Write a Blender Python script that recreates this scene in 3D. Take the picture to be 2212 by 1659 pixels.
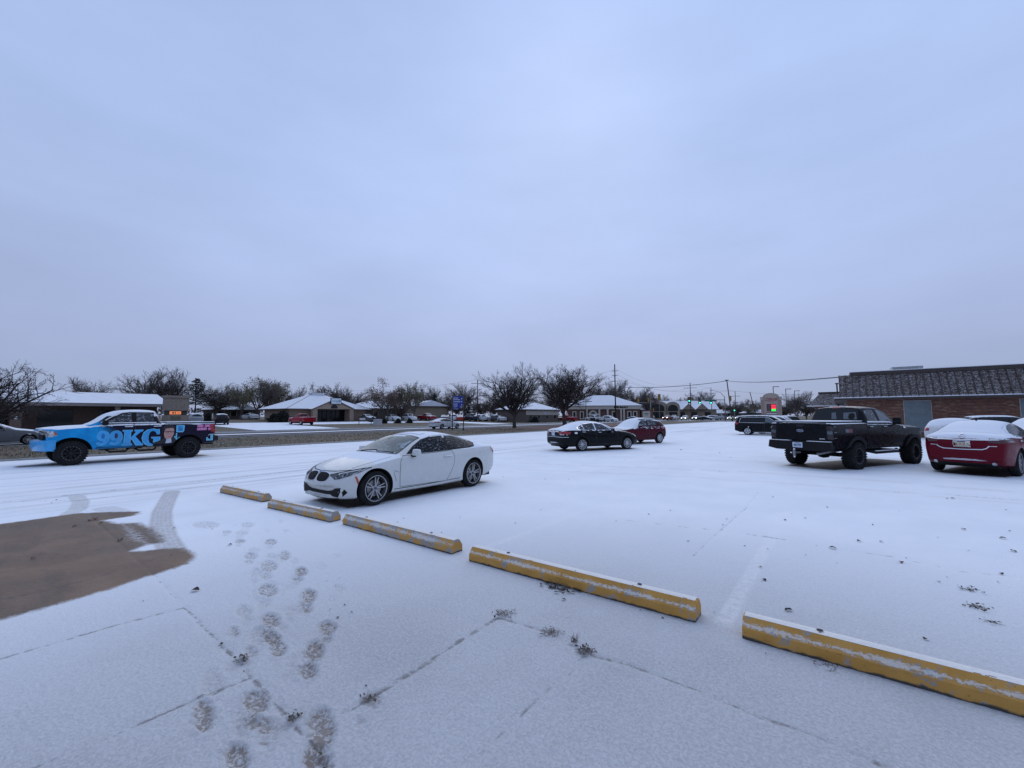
import bpy, bmesh, math, random
import numpy as np
from mathutils import Vector, Matrix, noise
from mathutils.bvhtree import BVHTree
from mathutils.geometry import delaunay_2d_cdt
for _o in list(bpy.data.objects): bpy.data.objects.remove(_o)
S = bpy.context.scene
C = S.collection
R = math.radians
RND = random.Random(7)

# ------------------------------------------------------------------ camera
YAW, PITCH, ROLL, EYE, FPX = R(37.5), R(4.26), R(-0.15), 1.75, 920.0
cd = bpy.data.cameras.new('camera'); cam = bpy.data.objects.new('camera', cd); C.objects.link(cam)
cd.sensor_fit = 'HORIZONTAL'; cd.sensor_width = 36.0; cd.lens = 36.0 * FPX / 2212.0
cd.clip_start = 0.05; cd.clip_end = 3000
CM = Matrix.Rotation(YAW, 4, 'Z') @ Matrix.Rotation(R(90) + PITCH, 4, 'X') @ Matrix.Rotation(ROLL, 4, 'Z')
CM.translation = (0, 0, EYE)
cam.matrix_world = CM
S.camera = cam

# ------------------------------------------------------------------ overcast sky and weak veiled sun
SUN_EL, SUN_AZ = R(38), R(-30)            # azimuth clockwise from +Y
w = bpy.data.worlds.new('World'); S.world = w; w.use_nodes = True
nt = w.node_tree; nt.nodes.clear()
def wn(t, **k):
    n = nt.nodes.new(t)
    for a, b in k.items(): setattr(n, a, b)
    return n
out = wn('ShaderNodeOutputWorld'); bg = wn('ShaderNodeBackground'); bg.inputs[1].default_value = 1.03
tc = wn('ShaderNodeTexCoord'); sep = wn('ShaderNodeSeparateXYZ'); nt.links.new(tc.outputs['Generated'], sep.inputs[0])
ramp = wn('ShaderNodeValToRGB'); cr = ramp.color_ramp
cr.elements[0].position = 0.0; cr.elements[0].color = (.335, .405, .610, 1)
cr.elements[1].position = 1.0; cr.elements[1].color = (.395, .538, .875, 1)
for p, c in ((.06, (.355, .430, .650, 1)), (.16, (.405, .485, .745, 1)), (.32, (.435, .545, .835, 1)), (.50, (.440, .572, .890, 1))):
    e = cr.elements.new(p); e.color = c
nt.links.new(sep.outputs[2], ramp.inputs[0])
mp = wn('ShaderNodeMapping'); mp.inputs['Scale'].default_value = (1.1, 1.1, 3.2); nt.links.new(tc.outputs['Generated'], mp.inputs[0])
nz = wn('ShaderNodeTexNoise'); nz.inputs['Scale'].default_value = 2.2; nz.inputs['Detail'].default_value = 4; nz.inputs['Roughness'].default_value = .5
nt.links.new(mp.outputs[0], nz.inputs[0])
mr = wn('ShaderNodeMapRange'); mr.inputs[1].default_value = .3; mr.inputs[2].default_value = .7; mr.inputs[3].default_value = .925; mr.inputs[4].default_value = 1.05
nt.links.new(nz.outputs[0], mr.inputs[0])
mu = wn('ShaderNodeMix', data_type='RGBA', blend_type='MULTIPLY'); mu.inputs[0].default_value = 1
nt.links.new(ramp.outputs[0], mu.inputs[6]); nt.links.new(mr.outputs[0], mu.inputs[7])
# broad brightening of the cloud in front of the sun
sd = Vector((math.sin(SUN_AZ) * math.cos(SUN_EL), math.cos(SUN_AZ) * math.cos(SUN_EL), math.sin(SUN_EL)))
dt = wn('ShaderNodeVectorMath', operation='DOT_PRODUCT'); dt.inputs[1].default_value = sd
nt.links.new(tc.outputs['Generated'], dt.inputs[0])
gl = wn('ShaderNodeMapRange', interpolation_type='SMOOTHSTEP'); gl.inputs[1].default_value = .35; gl.inputs[2].default_value = 1.0; gl.inputs[3].default_value = .93; gl.inputs[4].default_value = 1.08
nt.links.new(dt.outputs['Value'], gl.inputs[0])
mu2 = wn('ShaderNodeMix', data_type='RGBA', blend_type='MULTIPLY'); mu2.inputs[0].default_value = 1
nt.links.new(mu.outputs[2], mu2.inputs[6]); nt.links.new(gl.outputs[0], mu2.inputs[7])
sky = wn('ShaderNodeTexSky'); sky.sky_type = 'NISHITA'; sky.sun_disc = False
sky.sun_elevation = SUN_EL; sky.sun_rotation = SUN_AZ
sk = wn('ShaderNodeMix', data_type='RGBA', blend_type='MULTIPLY'); sk.inputs[0].default_value = 1; sk.inputs[7].default_value = (.05, .05, .05, 1)
nt.links.new(sky.outputs[0], sk.inputs[6])
mx = wn('ShaderNodeMix', data_type='RGBA'); mx.inputs[0].default_value = .90
nt.links.new(sk.outputs[2], mx.inputs[6]); nt.links.new(mu2.outputs[2], mx.inputs[7])
nt.links.new(mx.outputs[2], bg.inputs[0]); nt.links.new(bg.outputs[0], out.inputs[0])
sl = bpy.data.lights.new('sun', 'SUN'); sl.energy = 1.0; sl.angle = R(80); sl.color = (1, .96, .92)
so = bpy.data.objects.new('sun', sl); C.objects.link(so)
so.rotation_euler = (-sd).to_track_quat('-Z', 'Y').to_euler(); so.location = (0, 0, 60)
S.view_settings.view_transform = 'Standard'; S.view_settings.look = 'None'
S.view_settings.exposure = 0.0; S.view_settings.gamma = 1.0; S.view_settings.use_curve_mapping = False
S.render.engine = 'CYCLES'

# ------------------------------------------------------------------ pixel (2212 x 1659 measuring grid) to place
CM3 = CM.to_3x3()
def ray(px, py): return CM3 @ Vector(((px - 1106) / FPX, (829.5 - py) / FPX, -1.0))
def G(px, py, z=0.0):
    r = ray(px, py); k = (z - EYE) / r.z
    return Vector((r.x * k, r.y * k, z))
def AT(px, py, D):
    r = ray(px, py); k = D / (-math.sin(YAW) * r.x + math.cos(YAW) * r.y)
    return Vector((r.x * k, r.y * k, EYE + r.z * k))
def terrain(X):                                    # the far side of the street lies a little higher
    return max(0.0, min(1.0, (-56.0 - X) / 40.0)) * 1.0
def PT(px, D):                                     # point on the ground in direction px at depth D
    p = AT(px, 898, D); p.z = terrain(p.x) if p.x < -56 else 0.0
    return p

# ------------------------------------------------------------------ object helpers
def link(name, me, parent=None, m=None, smooth=False):
    o = bpy.data.objects.new(name, me); C.objects.link(o)
    if parent is not None: o.parent = parent
    if m is not None:
        for k in (m if isinstance(m, (list, tuple)) else [m]): me.materials.append(k)
    if smooth and me is not None:
        me.polygons.foreach_set('use_smooth', [True] * len(me.polygons))
    return o
def empty(name, loc=(0, 0, 0), rz=0.0):
    o = bpy.data.objects.new(name, None); C.objects.link(o); o.location = loc; o.rotation_euler = (0, 0, rz); o.empty_display_size = .1
    return o
def tag(o, label=None, cat=None, group=None, kind=None):
    if label: o['label'] = label
    if cat: o['category'] = cat
    if group: o['group'] = group
    if kind: o['kind'] = kind
    return o
class MB:
    def __init__(s): s.v = []; s.f = []
    def add(s, vs, fs):
        n = len(s.v); s.v += [tuple(p) for p in vs]; s.f += [tuple(i + n for i in f) for f in fs]; return s
    def box(s, x0, x1, y0, y1, z0, z1):
        return s.add([(x0,y0,z0),(x1,y0,z0),(x1,y1,z0),(x0,y1,z0),(x0,y0,z1),(x1,y0,z1),(x1,y1,z1),(x0,y1,z1)],
                     [(0,3,2,1),(4,5,6,7),(0,1,5,4),(1,2,6,5),(2,3,7,6),(3,0,4,7)])
    def prism(s, poly, axis, a, b):
        """poly: 2D loop (ccw), extruded along axis from a to b. axis 'x': poly=(y,z); 'y': (x,z); 'z': (x,y)"""
        n = len(poly)
        def q(p, t): return {'x': (t, p[0], p[1]), 'y': (p[0], t, p[1]), 'z': (p[0], p[1], t)}[axis]
        vs = [q(p, a) for p in poly] + [q(p, b) for p in poly]
        fs = [tuple(range(n))[::-1], tuple(range(n, 2 * n))] + [(i, (i + 1) % n, n + (i + 1) % n, n + i) for i in range(n)]
        return s.add(vs, fs)
    def tube(s, pts, rad, n=6, cap=True):
        pts = [Vector(p) for p in pts]; rad = rad if isinstance(rad, (list, tuple)) else [rad] * len(pts)
        vs = []; fs = []
        for i, p in enumerate(pts):
            d = (pts[min(i + 1, len(pts) - 1)] - pts[max(i - 1, 0)]).normalized()
            u = d.cross(Vector((0, 0, 1)) if abs(d.z) < .9 else Vector((1, 0, 0))).normalized(); v = d.cross(u)
            for k in range(n):
                a = 2 * math.pi * k / n; vs.append(p + (u * math.cos(a) + v * math.sin(a)) * rad[i])
        for i in range(len(pts) - 1):
            for k in range(n): fs.append((i * n + k, i * n + (k + 1) % n, (i + 1) * n + (k + 1) % n, (i + 1) * n + k))
        if cap:
            fs.append(tuple(range(n))[::-1]); fs.append(tuple(range((len(pts) - 1) * n, len(pts) * n)))
        return s.add(vs, fs)
    def lathe_y(s, prof, n=32, cx=0, cz=0):           # prof: (radius, y)
        vs = []; fs = []; m = len(prof)
        for k in range(n):
            a = 2 * math.pi * k / n
            for r, y in prof: vs.append((cx + r * math.cos(a), y, cz + r * math.sin(a)))
        for k in range(n):
            k2 = (k + 1) % n
            for j in range(m - 1): fs.append((k * m + j, k * m + j + 1, k2 * m + j + 1, k2 * m + j))
        return s.add(vs, fs)
    def mesh(s, name='m'):
        me = bpy.data.meshes.new(name); me.from_pydata(s.v, [], s.f); me.update()
        return me
    def fix(s, name='m'):
        me = s.mesh(name); bm = bmesh.new(); bm.from_mesh(me); bmesh.ops.recalc_face_normals(bm, faces=bm.faces); bm.to_mesh(me); bm.free(); return me
    def obj(s, name, m, parent=None, smooth=False, bevel=0, loc=None):
        me = s.fix(name)
        if bevel:
            bm = bmesh.new(); bm.from_mesh(me)
            bmesh.ops.bevel(bm, geom=list(bm.edges), offset=bevel, segments=2, affect='EDGES', profile=.5)
            bm.to_mesh(me); bm.free()
        o = link(name, me, parent, m, smooth)
        if loc is not None: o.location = loc
        return o
def copy_tree(o, parent=None):
    c = o.copy(); C.objects.link(c); c.parent = parent
    for ch in KIDS.get(o.name, None) or [k for k in bpy.data.objects if k.parent == o]: copy_tree(ch, c)
    return c
KIDS = {}
def children_of(o): return [k for k in bpy.data.objects if k.parent == o]

# ------------------------------------------------------------------ materials
def newmat(name):
    m = bpy.data.materials.new(name); m.use_nodes = True; t = m.node_tree; t.nodes.clear()
    o = t.nodes.new('ShaderNodeOutputMaterial'); return m, t, o
def nd(t, ty, ins=None, **k):
    n = t.nodes.new(ty)
    for a, b in k.items(): setattr(n, a, b)
    if ins:
        for a, b in ins.items():
            if isinstance(b, bpy.types.NodeSocket): t.links.new(b, n.inputs[a])
            else: n.inputs[a].default_value = b
    return n
def c4(c): return (c[0], c[1], c[2], 1)
def math_(t, op, a, b=0.0, c=None):
    ins = {0: a, 1: b}
    if c is not None: ins[2] = c
    return nd(t, 'ShaderNodeMath', ins, operation=op).outputs[0]
def noise_(t, vec, scale, detail=3, rough=.5, dist=0):
    n = nd(t, 'ShaderNodeTexNoise', {'Scale': scale, 'Detail': detail, 'Roughness': rough, 'Distortion': dist})
    if vec is not None: t.links.new(vec, n.inputs['Vector'])
    return n.outputs[0]
def sstep(t, x, a, b, c=0.0, d=1.0):
    return nd(t, 'ShaderNodeMapRange', {0: x, 1: a, 2: b, 3: c, 4: d}, interpolation_type='SMOOTHSTEP').outputs[0]
def mixc(t, f, a, b):
    n = nd(t, 'ShaderNodeMix', None, data_type='RGBA')
    for i, v in ((0, f), (6, a), (7, b)):
        if isinstance(v, bpy.types.NodeSocket): t.links.new(v, n.inputs[i])
        else: n.inputs[i].default_value = v if i == 0 else c4(v)
    return n.outputs[2]
def ocoord(t): return nd(t, 'ShaderNodeTexCoord').outputs['Object']
def wcoord(t): return nd(t, 'ShaderNodeNewGeometry').outputs['Position']
def scaled(t, vec, s): return nd(t, 'ShaderNodeMapping', {0: vec, 'Scale': s}).outputs[0]
def bump_(t, h, strength, dist=.02): return nd(t, 'ShaderNodeBump', {'Strength': strength, 'Distance': dist, 'Height': h}).outputs[0]
SNOW = (.80, .83, .88)
def plain(name, col, rough=.6, metal=0.0, var=.12, scale=6.0, coat=0.0, bump=0.0, bscale=40., emit=None, estr=0., spec=.5):
    m, t, o = newmat(name)
    b = nd(t, 'ShaderNodeBsdfPrincipled', {'Roughness': rough, 'Metallic': metal, 'Coat Weight': coat, 'Coat Roughness': .05, 'Specular IOR Level': spec})
    v = ocoord(t)
    if var:
        n = noise_(t, v, scale, 4)
        t.links.new(mixc(t, sstep(t, n, .3, .7), [c * (1 - var) for c in col], [min(1, c * (1 + var)) for c in col]), b.inputs['Base Color'])
    else: b.inputs['Base Color'].default_value = c4(col)
    if bump: t.links.new(bump_(t, noise_(t, v, bscale, 4), bump), b.inputs['Normal'])
    if emit: b.inputs['Emission Color'].default_value = c4(emit); b.inputs['Emission Strength'].default_value = estr
    t.links.new(b.outputs[0], o.inputs[0]); return m
def snow_mix(t, base, o, amount_attr='snow', nscale=9.0, hard=.18, col=SNOW):
    """lay snow over a shader where the mesh attribute says it rests"""
    a = nd(t, 'ShaderNodeAttribute', None, attribute_name=amount_attr).outputs['Fac']
    v = ocoord(t)
    n = noise_(t, v, nscale, 5, .65); n2 = noise_(t, v, nscale * 7, 3, .6)
    s = math_(t, 'ADD', a, math_(t, 'MULTIPLY', math_(t, 'SUBTRACT', n, .5), 1.1))
    s = math_(t, 'ADD', s, math_(t, 'MULTIPLY', math_(t, 'SUBTRACT', n2, .5), .35))
    f = sstep(t, s, .5 - hard, .5 + hard)
    f = math_(t, 'MULTIPLY', f, sstep(t, a, .03, .15))
    sb = nd(t, 'ShaderNodeBsdfPrincipled', {'Base Color': c4(col), 'Roughness': .85, 'Specular IOR Level': .25,
             'Normal': bump_(t, n2, .35, .01)})
    mx = nd(t, 'ShaderNodeMixShader', {0: f, 1: base, 2: sb.outputs[0]})
    t.links.new(mx.outputs[0], o.inputs[0])
def paint_mat(name, col=None, metal=.0, rough=.28, coat=.05, spec=.12, colfn=None, nscale=9.0, hard=.18):
    m, t, o = newmat(name)
    b = nd(t, 'ShaderNodeBsdfPrincipled', {'Roughness': rough, 'Metallic': metal, 'Coat Weight': coat, 'Coat Roughness': .05, 'Specular IOR Level': spec})
    v = ocoord(t)
    if colfn: base = colfn(t, v)
    elif col is None: base = nd(t, 'ShaderNodeObjectInfo').outputs['Color']
    else: base = None; b.inputs['Base Color'].default_value = c4(col)
    if base is not None:
        # road grime low on the body, broken up by noise
        sp = nd(t, 'ShaderNodeSeparateXYZ', {0: v}).outputs[2]
        g = math_(t, 'MULTIPLY', sstep(t, math_(t, 'ADD', sp, math_(t, 'MULTIPLY', noise_(t, v, 5, 4), .35)), .30, .60, .14, 0.0), 1.0)
        t.links.new(mixc(t, g, base, (.10, .095, .095)), b.inputs['Base Color'])
    t.links.new(sstep(t, noise_(t, v, 7, 4), .35, .7, rough * .8, rough * 1.35), b.inputs['Roughness'])
    snow_mix(t, b.outputs[0], o, nscale=nscale, hard=hard); return m
def glass_mat(name, col=(.012, .014, .017), rough=.06, frost=.0, fscale=16., fstretch=(1, 1, 1), fcol=(.55, .58, .63), spec=.5):
    m, t, o = newmat(name)
    b = nd(t, 'ShaderNodeBsdfPrincipled', {'Base Color': c4(col), 'Roughness': rough, 'Specular IOR Level': spec})
    sh = b.outputs[0]
    if frost:
        v = scaled(t, ocoord(t), fstretch)
        n = noise_(t, v, fscale, 5, .65, 1.2)
        fb = nd(t, 'ShaderNodeBsdfPrincipled', {'Base Color': c4(fcol), 'Roughness': .8})
        f = sstep(t, n, .62 - frost * .3, .74 - frost * .3, 0, .85)
        sh = nd(t, 'ShaderNodeMixShader', {0: f, 1: sh, 2: fb.outputs[0]}).outputs[0]
    snow_mix(t, sh, o, nscale=12.0, hard=.3); return m
def emis(name, col, s):
    m, t, o = newmat(name); e = nd(t, 'ShaderNodeEmission', {0: c4(col), 1: s}); t.links.new(e.outputs[0], o.inputs[0]); return m

M = {}
M['paint'] = paint_mat('car_paint')
M['paint_gloss'] = paint_mat('glossy_white_paint', coat=.18, spec=.25, rough=.25, colfn=lambda t, v: nd(t, 'ShaderNodeObjectInfo').outputs['Color'])
M['glass'] = glass_mat('tinted_glass', spec=.3)
M['glass_grey'] = glass_mat('grey_glass', (.10, .12, .135), .12)
M['glass_frost'] = glass_mat('frosted_side_glass', (.012, .013, .016), .08, frost=.26, fscale=24., fstretch=(.8, 1, 1.5), fcol=(.38, .40, .44), spec=.10)
M['glass_frost2'] = glass_mat('lightly_frosted_glass', (.02, .022, .026), .08, frost=.25, fscale=9., fstretch=(.8, 1, 2.0))
M['wind_frost'] = glass_mat('frosted_windscreen', (.045, .085, .095), .2, frost=.30, fscale=3., fcol=(.36, .42, .48), spec=.12)
M['wind_snow'] = glass_mat('snowed_windscreen', (.20, .24, .26), .4, frost=1.0, fscale=4., fcol=(.66, .70, .76))
M['black'] = plain('black_plastic', (.010, .010, .011), .5, spec=.15)
M['under'] = plain('underbody_black', (.006, .006, .006), .9)
M['trim'] = plain('dark_trim', (.018, .018, .020), .4, spec=.2)
M['chrome'] = plain('chrome', (.75, .76, .78), .16, 1.0, var=.05)
M['alloy'] = plain('alloy_rim', (.42, .42, .43), .35, .8)
M['alloy_white'] = plain('silver_rim', (.55, .56, .58), .4, .35)
M['blackrim'] = plain('black_rim', (.016, .016, .018), .4, .1, spec=.25)
M['steel'] = plain('worn_steel', (.25, .25, .26), .45, .7)
M['rubber'] = plain('tyre_rubber', (.017, .017, .018), .85, bump=.3, bscale=60, var=.3, spec=.15)
M['rubber_snow'] = M['rubber']
M['lens'] = plain('head_lamp_lens', (.42, .44, .46), .12, .4, var=.5, scale=14)
M['lens_dark'] = plain('dark_head_lamp', (.09, .095, .10), .08, .4, var=.6, scale=16)
M['tail'] = plain('tail_lamp_red', (.33, .012, .02), .15, coat=.5, var=.25, scale=14)
M['tail_dark'] = plain('smoked_tail_lamp', (.06, .006, .01), .12, coat=.5)
M['amber'] = plain('amber_lens', (.5, .07, .03), .2)
M['white'] = plain('white_plastic', (.72, .73, .74), .5)
M['lamp_on'] = emis('lit_head_lamp', (1.0, .93, .78), 9.0)
M['plate'] = plain('plate_blue_white', (.50, .58, .68), .5, var=.1)
M['plate_tan'] = plain('plate_tan', (.58, .55, .47), .5, var=.12)
M['ink'] = plain('plate_ink', (.02, .03, .10), .6, var=0)
M['snow'] = None
def snow_mat(name, col=SNOW, bump=.5, scale=30.):
    m, t, o = newmat(name); v = wcoord(t)
    n = noise_(t, v, scale, 5, .6)
    b = nd(t, 'ShaderNodeBsdfPrincipled', {'Roughness': .85, 'Specular IOR Level': .25, 'Normal': bump_(t, n, bump, .02)})
    t.links.new(mixc(t, sstep(t, noise_(t, v, 1.1, 5), .3, .7), [c * .93 for c in col], col), b.inputs['Base Color'])
    t.links.new(b.outputs[0], o.inputs[0]); return m
M['snow'] = snow_mat('settled_snow')
def text_geo(s, size=1.0, bold=0.0, shear=0.0, align='CENTER'):
    cu = bpy.data.curves.new('t', 'FONT'); cu.body = s; cu.size = size; cu.align_x = align; cu.offset = bold; cu.shear = shear; cu.resolution_u = 3
    o = bpy.data.objects.new('t', cu); C.objects.link(o)
    me = bpy.data.meshes.new_from_object(o.evaluated_get(bpy.context.evaluated_depsgraph_get()))
    vs = [(v.co.x, v.co.y) for v in me.vertices]; fs = [tuple(p.vertices) for p in me.polygons]
    bpy.data.objects.remove(o); bpy.data.curves.remove(cu); bpy.data.meshes.remove(me)
    return vs, fs
# ================================================================== GROUND
def seg_dist(P, a, b):
    ab = b - a; t = np.clip(((P - a) @ ab) / (ab @ ab + 1e-12), 0, 1)
    return np.linalg.norm(P - (a + t[:, None] * ab), axis=1)
def poly_sd(P, poly):                               # signed distance, negative inside
    poly = np.asarray(poly); n = len(poly); d = np.full(len(P), 1e9); ins = np.zeros(len(P), bool)
    for i in range(n):
        a, b = poly[i], poly[(i + 1) % n]
        d = np.minimum(d, seg_dist(P, a, b))
        c = (a[1] > P[:, 1]) != (b[1] > P[:, 1])
        with np.errstate(divide='ignore', invalid='ignore'):
            x = (b[0] - a[0]) * (P[:, 1] - a[1]) / (b[1] - a[1]) + a[0]
        ins ^= c & (P[:, 0] < x)
    return np.where(ins, -d, d)
def gp(pts): return np.array([[G(*p).x, G(*p).y] for p in pts])
def sm(x, a, b):
    t = np.clip((x - a) / (b - a), 0, 1); return t * t * (3 - 2 * t)
def grow_axis(fine0, fine1, step, lo, hi, g):
    a = list(np.arange(fine0, fine1, step)); s = step; x = a[-1]
    while x < hi: s *= g; x += s; a.append(min(x, hi))
    s = step; x = a[0]
    while x > lo: s *= g; x -= s; a.insert(0, max(x, lo))
    return np.array(a)
LOT_X0 = -26.3
gx = grow_axis(-11.5, 1.2, .026, LOT_X0, 42, 1.03)
gy = grow_axis(-.6, 5.6, .022, -14, 128, 1.03)
XX, YY = np.meshgrid(gx, gy); P = np.stack([XX.ravel(), YY.ravel()], 1); NV = len(P)
bare = np.zeros(NV); crack = np.zeros(NV); track = np.zeros(NV); zz = np.zeros(NV)
def near(box, pad=.6):
    lo, hi = box.min(0) - pad, box.max(0) + pad
    return np.where((P[:, 0] > lo[0]) & (P[:, 0] < hi[0]) & (P[:, 1] > lo[1]) & (P[:, 1] < hi[1]))[0]
# bare wet patch left where a vehicle stood
patch = gp([(-90,1146),(0,1132),(60,1124),(115,1116),(165,1109),(235,1106),(303,1105),(288,1114),(250,1120),(222,1124),(255,1129),(300,1128),(330,1140),(352,1158),(358,1172),(320,1180),(285,1190),(315,1190),(355,1185),(395,1184),(416,1194),(421,1204),(402,1219),(350,1236),(300,1251),(240,1272),(160,1295),(80,1318),(0,1340),(-90,1364)])
i = near(patch, 1.2); sdp = poly_sd(P[i], patch); bare[i] = np.maximum(bare[i], sm(-sdp, -.20, .18))
dirty = gp([(225,1128),(300,1126),(345,1150),(365,1178),(330,1186),(280,1190),(240,1170)])
i = near(dirty); s_ = poly_sd(P[i], dirty); bare[i] -= sm(-s_, -.1, .35) * .45
# joints and cracks between slabs  (polyline, half width, strength)
JOINTS = [
 ([(399,1312),(250,1350),(94,1395),(0,1423),(-80,1446)], .016, .8),
 ([(174,1093),(250,1165),(331,1240),(399,1312)], .014, .55),
 ([(399,1312),(478,1392),(518,1430),(544,1461),(593,1517),(642,1573),(674,1604),(722,1662)], .017, .78),
 ([(60,1664),(253,1583),(400,1520),(536,1465)], .014, .9),
 ([(728,1545),(794,1510),(919,1434),(1000,1380),(1076,1333)], .018, .75),
 ([(1076,1333),(1185,1365),(1265,1413),(1355,1434),(1490,1484),(1646,1549),(1789,1601),(1930,1664)], .017, .75),
 ([(1010,1650),(1042,1621),(1077,1588),(1160,1510),(1230,1453),(1265,1413)], .013, .6),
 ([(1612,1097),(1567,1135),(1497,1201)], .022, .5),
 ([(1640,1060),(1612,1097)], .022, .4),
 ([(1344,1123),(1460,1136),(1539,1144),(1660,1160),(1800,1183),(1932,1203),(2081,1235),(2212,1247),(2300,1258)], .018, .6),
 ([(0,1083),(174,1081),(358,1058),(486,1050)], .03, .7),
 ([(100,1074),(156,1069),(300,1052),(503,1032),(649,1017)], .04, .95),
 ([(-60,1310),(0,1296),(130,1270),(220,1243),(310,1214),(345,1205)], .024, 1.0),
 ([(0,1158),(70,1148),(165,1130)], .02, .7),
 ([(1067,973),(1186,960)], .05, .8),
 ([(1880,1060),(2040,1068),(2212,1081)], .03, .5),
]
for pl, hw, st in JOINTS:
    q = gp(pl); i = near(q, .3)
    # long straight edges are sampled with a little wander so that they do not look ruled
    d = np.full(len(i), 9.)
    wob = np.array([noise.noise((p[0] * 3.1, p[1] * 3.1, 4)) for p in P[i]]) * .022 if len(i) < 60000 else 0
    for a, b in zip(q[:-1], q[1:]): d = np.minimum(d, seg_dist(P[i], a, b))
    d = np.abs(d + wob * .6)
    crack[i] = np.maximum(crack[i], st * np.clip(1.3 - d / (hw * 1.1), 0, 1))
    zz[i] -= .006 * np.clip(1 - d / (hw * 2.2), 0, 1)
for pl, w_, st in (  # tyre marks
 ([(372,1062),(362,1080),(350,1105),(348,1130),(356,1160),(372,1188)], .17, .75),
 ([(165,1072),(175,1085),(168,1100),(150,1110)], .15, .55),
 ([(225,1098),(280,1112)], .2, .4),
 ([(1120,1000),(1400,1011),(1650,1021),(1900,1039),(2230,1067)], .13, .22), ([(1120,1014),(1450,1028),(1800,1051),(2230,1091)], .13, .18), ([(1300,985),(1700,1000),(2230,1046)], .14, .14), ([(640,1000),(1090,968),(1400,941)], .15, .25), ([(600,990),(1090,958),(1350,938)], .15, .2)):
    q = gp(pl); i = near(q, .5); d = np.full(len(i), 9.)
    for a, b in zip(q[:-1], q[1:]): d = np.minimum(d, seg_dist(P[i], a, b))
    rib = .85 + .15 * np.cos(d / w_ * 3 * 2 * np.pi)
    track[i] = np.maximum(track[i], st * sm(-d, -w_, -w_ * .8) * rib)
# footprints: (px, py, half length px across, half height px, strength)
FZ = [(640,1205,80,52,.85),(545,1330,48,60,.35),(525,1555,78,70,.95),(1055,1370,80,95,.95),(1022,1560,90,75,.95),(700,1350,45,38,.6),(320,1285,62,75,.85),(370,1080,75,62,.3),
 (1092,742,52,32,.9),(1072,800,38,30,.4),(1010,890,58,50,.9),(968,1015,52,40,.85),(735,700,55,34,.85),(800,742,40,20,.3),(748,815,52,28,.8),(785,875,50,36,.7),(655,795,55,45,.35),(612,895,45,26,.5),
 (975,545,46,32,.85),(942,602,40,16,.5),(925,398,38,22,.85),(905,447,34,11,.5),(720,360,55,26,.55),(640,402,40,22,.35),(715,512,62,30,.6),(740,472,45,14,.35),(610,298,45,16,.55),(822,295,36,22,.55),
 (565,640,55,30,.4),(508,772,32,26,.6),(595,690,36,14,.3),(330,105,90,16,.4),(590,105,50,12,.4),(460,150,32,8,.45),(550,155,45,11,.4),(735,212,40,14,.6),(545,207,34,10,.6),(632,262,40,10,.35),
 (740,300,45,14,.35),(1045,365,40,20,.22),(1180,790,50,45,.18),(1370,1190,60,45,.4),(1300,1335,40,30,.3)]
rgf = random.Random(3); foot = np.zeros(NV)
for _ in range(46):      # many fainter, half filled prints along the same walk
    y_ = rgf.uniform(40, 1560); x_ = 640 + 260 * (1 - y_ / 1600) + rgf.gauss(0, 190 - y_ * .03); k_ = .35 + .65 * y_ / 1500
    FZ.append((x_, y_, 62 * k_, (34 + 26 * rgf.random()) * k_ * (.45 + .55 * y_ / 1500), rgf.uniform(.10, .34)))
FX = []
for cx, cy, rx, ry, st in FZ:                 # a print is a ball, a narrower heel behind it and often a scuffed arch between
    FX.append((cx, cy, rx * .95, ry * 1.35, min(1, st * 1.15)))
    if st > .28 and rgf.random() < .8:
        FX.append((cx - rx * .28, cy + ry * 2.45, rx * .70, ry * .9, st * rgf.uniform(.55, .95))); FX.append((cx - rx * .15, cy + ry * 1.3, rx * .42, ry * .55, st * .35))
for cx, cy, rx, ry, st in FX:
    px, py = (600 + cx / 1.58) / 1.8228, (2000 + cy / 1.58) / 1.8228; rx /= 1.58 * 1.8228; ry /= 1.58 * 1.8228
    c = G(px, py); ex = (G(px + rx, py) - G(px - rx, py)) * .5; ey = (G(px, py - ry) - G(px, py + ry)) * .5
    A = np.linalg.inv(np.array([[ex.x, ey.x], [ex.y, ey.y]])); q = np.array([[c.x, c.y]])
    i = near(q, max(ex.length, ey.length) * 1.6)
    if len(i) == 0: continue
    uv = (P[i] - q) @ A.T; r = np.sqrt((uv ** 2).sum(1))
    lug = .86 + .14 * np.sin((uv[:, 1] * 4.5 + uv[:, 0] * rgf.uniform(.8, 1.6)) * 3.0 + rgf.uniform(0, 6))
    f = sm(-r, -1.10, -.90)
    foot[i] = np.maximum(foot[i], st * f * lug)
    zz[i] -= .016 * st * f; zz[i] += .012 * st * np.exp(-((r - 1.18) / .12) ** 2)
# snow-free ground under each vehicle, with its shadow painted in
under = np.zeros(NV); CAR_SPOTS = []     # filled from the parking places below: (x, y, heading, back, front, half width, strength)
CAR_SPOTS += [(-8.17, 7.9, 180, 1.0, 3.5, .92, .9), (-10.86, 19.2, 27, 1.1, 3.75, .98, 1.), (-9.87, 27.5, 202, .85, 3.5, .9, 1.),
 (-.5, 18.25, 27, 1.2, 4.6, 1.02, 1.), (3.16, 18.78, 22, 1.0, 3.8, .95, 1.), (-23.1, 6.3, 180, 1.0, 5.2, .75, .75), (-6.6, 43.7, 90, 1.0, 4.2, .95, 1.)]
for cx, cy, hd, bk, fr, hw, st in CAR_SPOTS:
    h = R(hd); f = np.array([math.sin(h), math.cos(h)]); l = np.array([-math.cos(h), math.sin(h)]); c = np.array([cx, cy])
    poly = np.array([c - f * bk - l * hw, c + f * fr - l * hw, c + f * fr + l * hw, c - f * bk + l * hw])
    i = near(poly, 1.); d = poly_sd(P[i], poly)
    bare[i] = np.maximum(bare[i], st * sm(-d, -.05, .45)); under[i] = np.maximum(under[i], st * sm(-d, -.05, .45))
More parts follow.
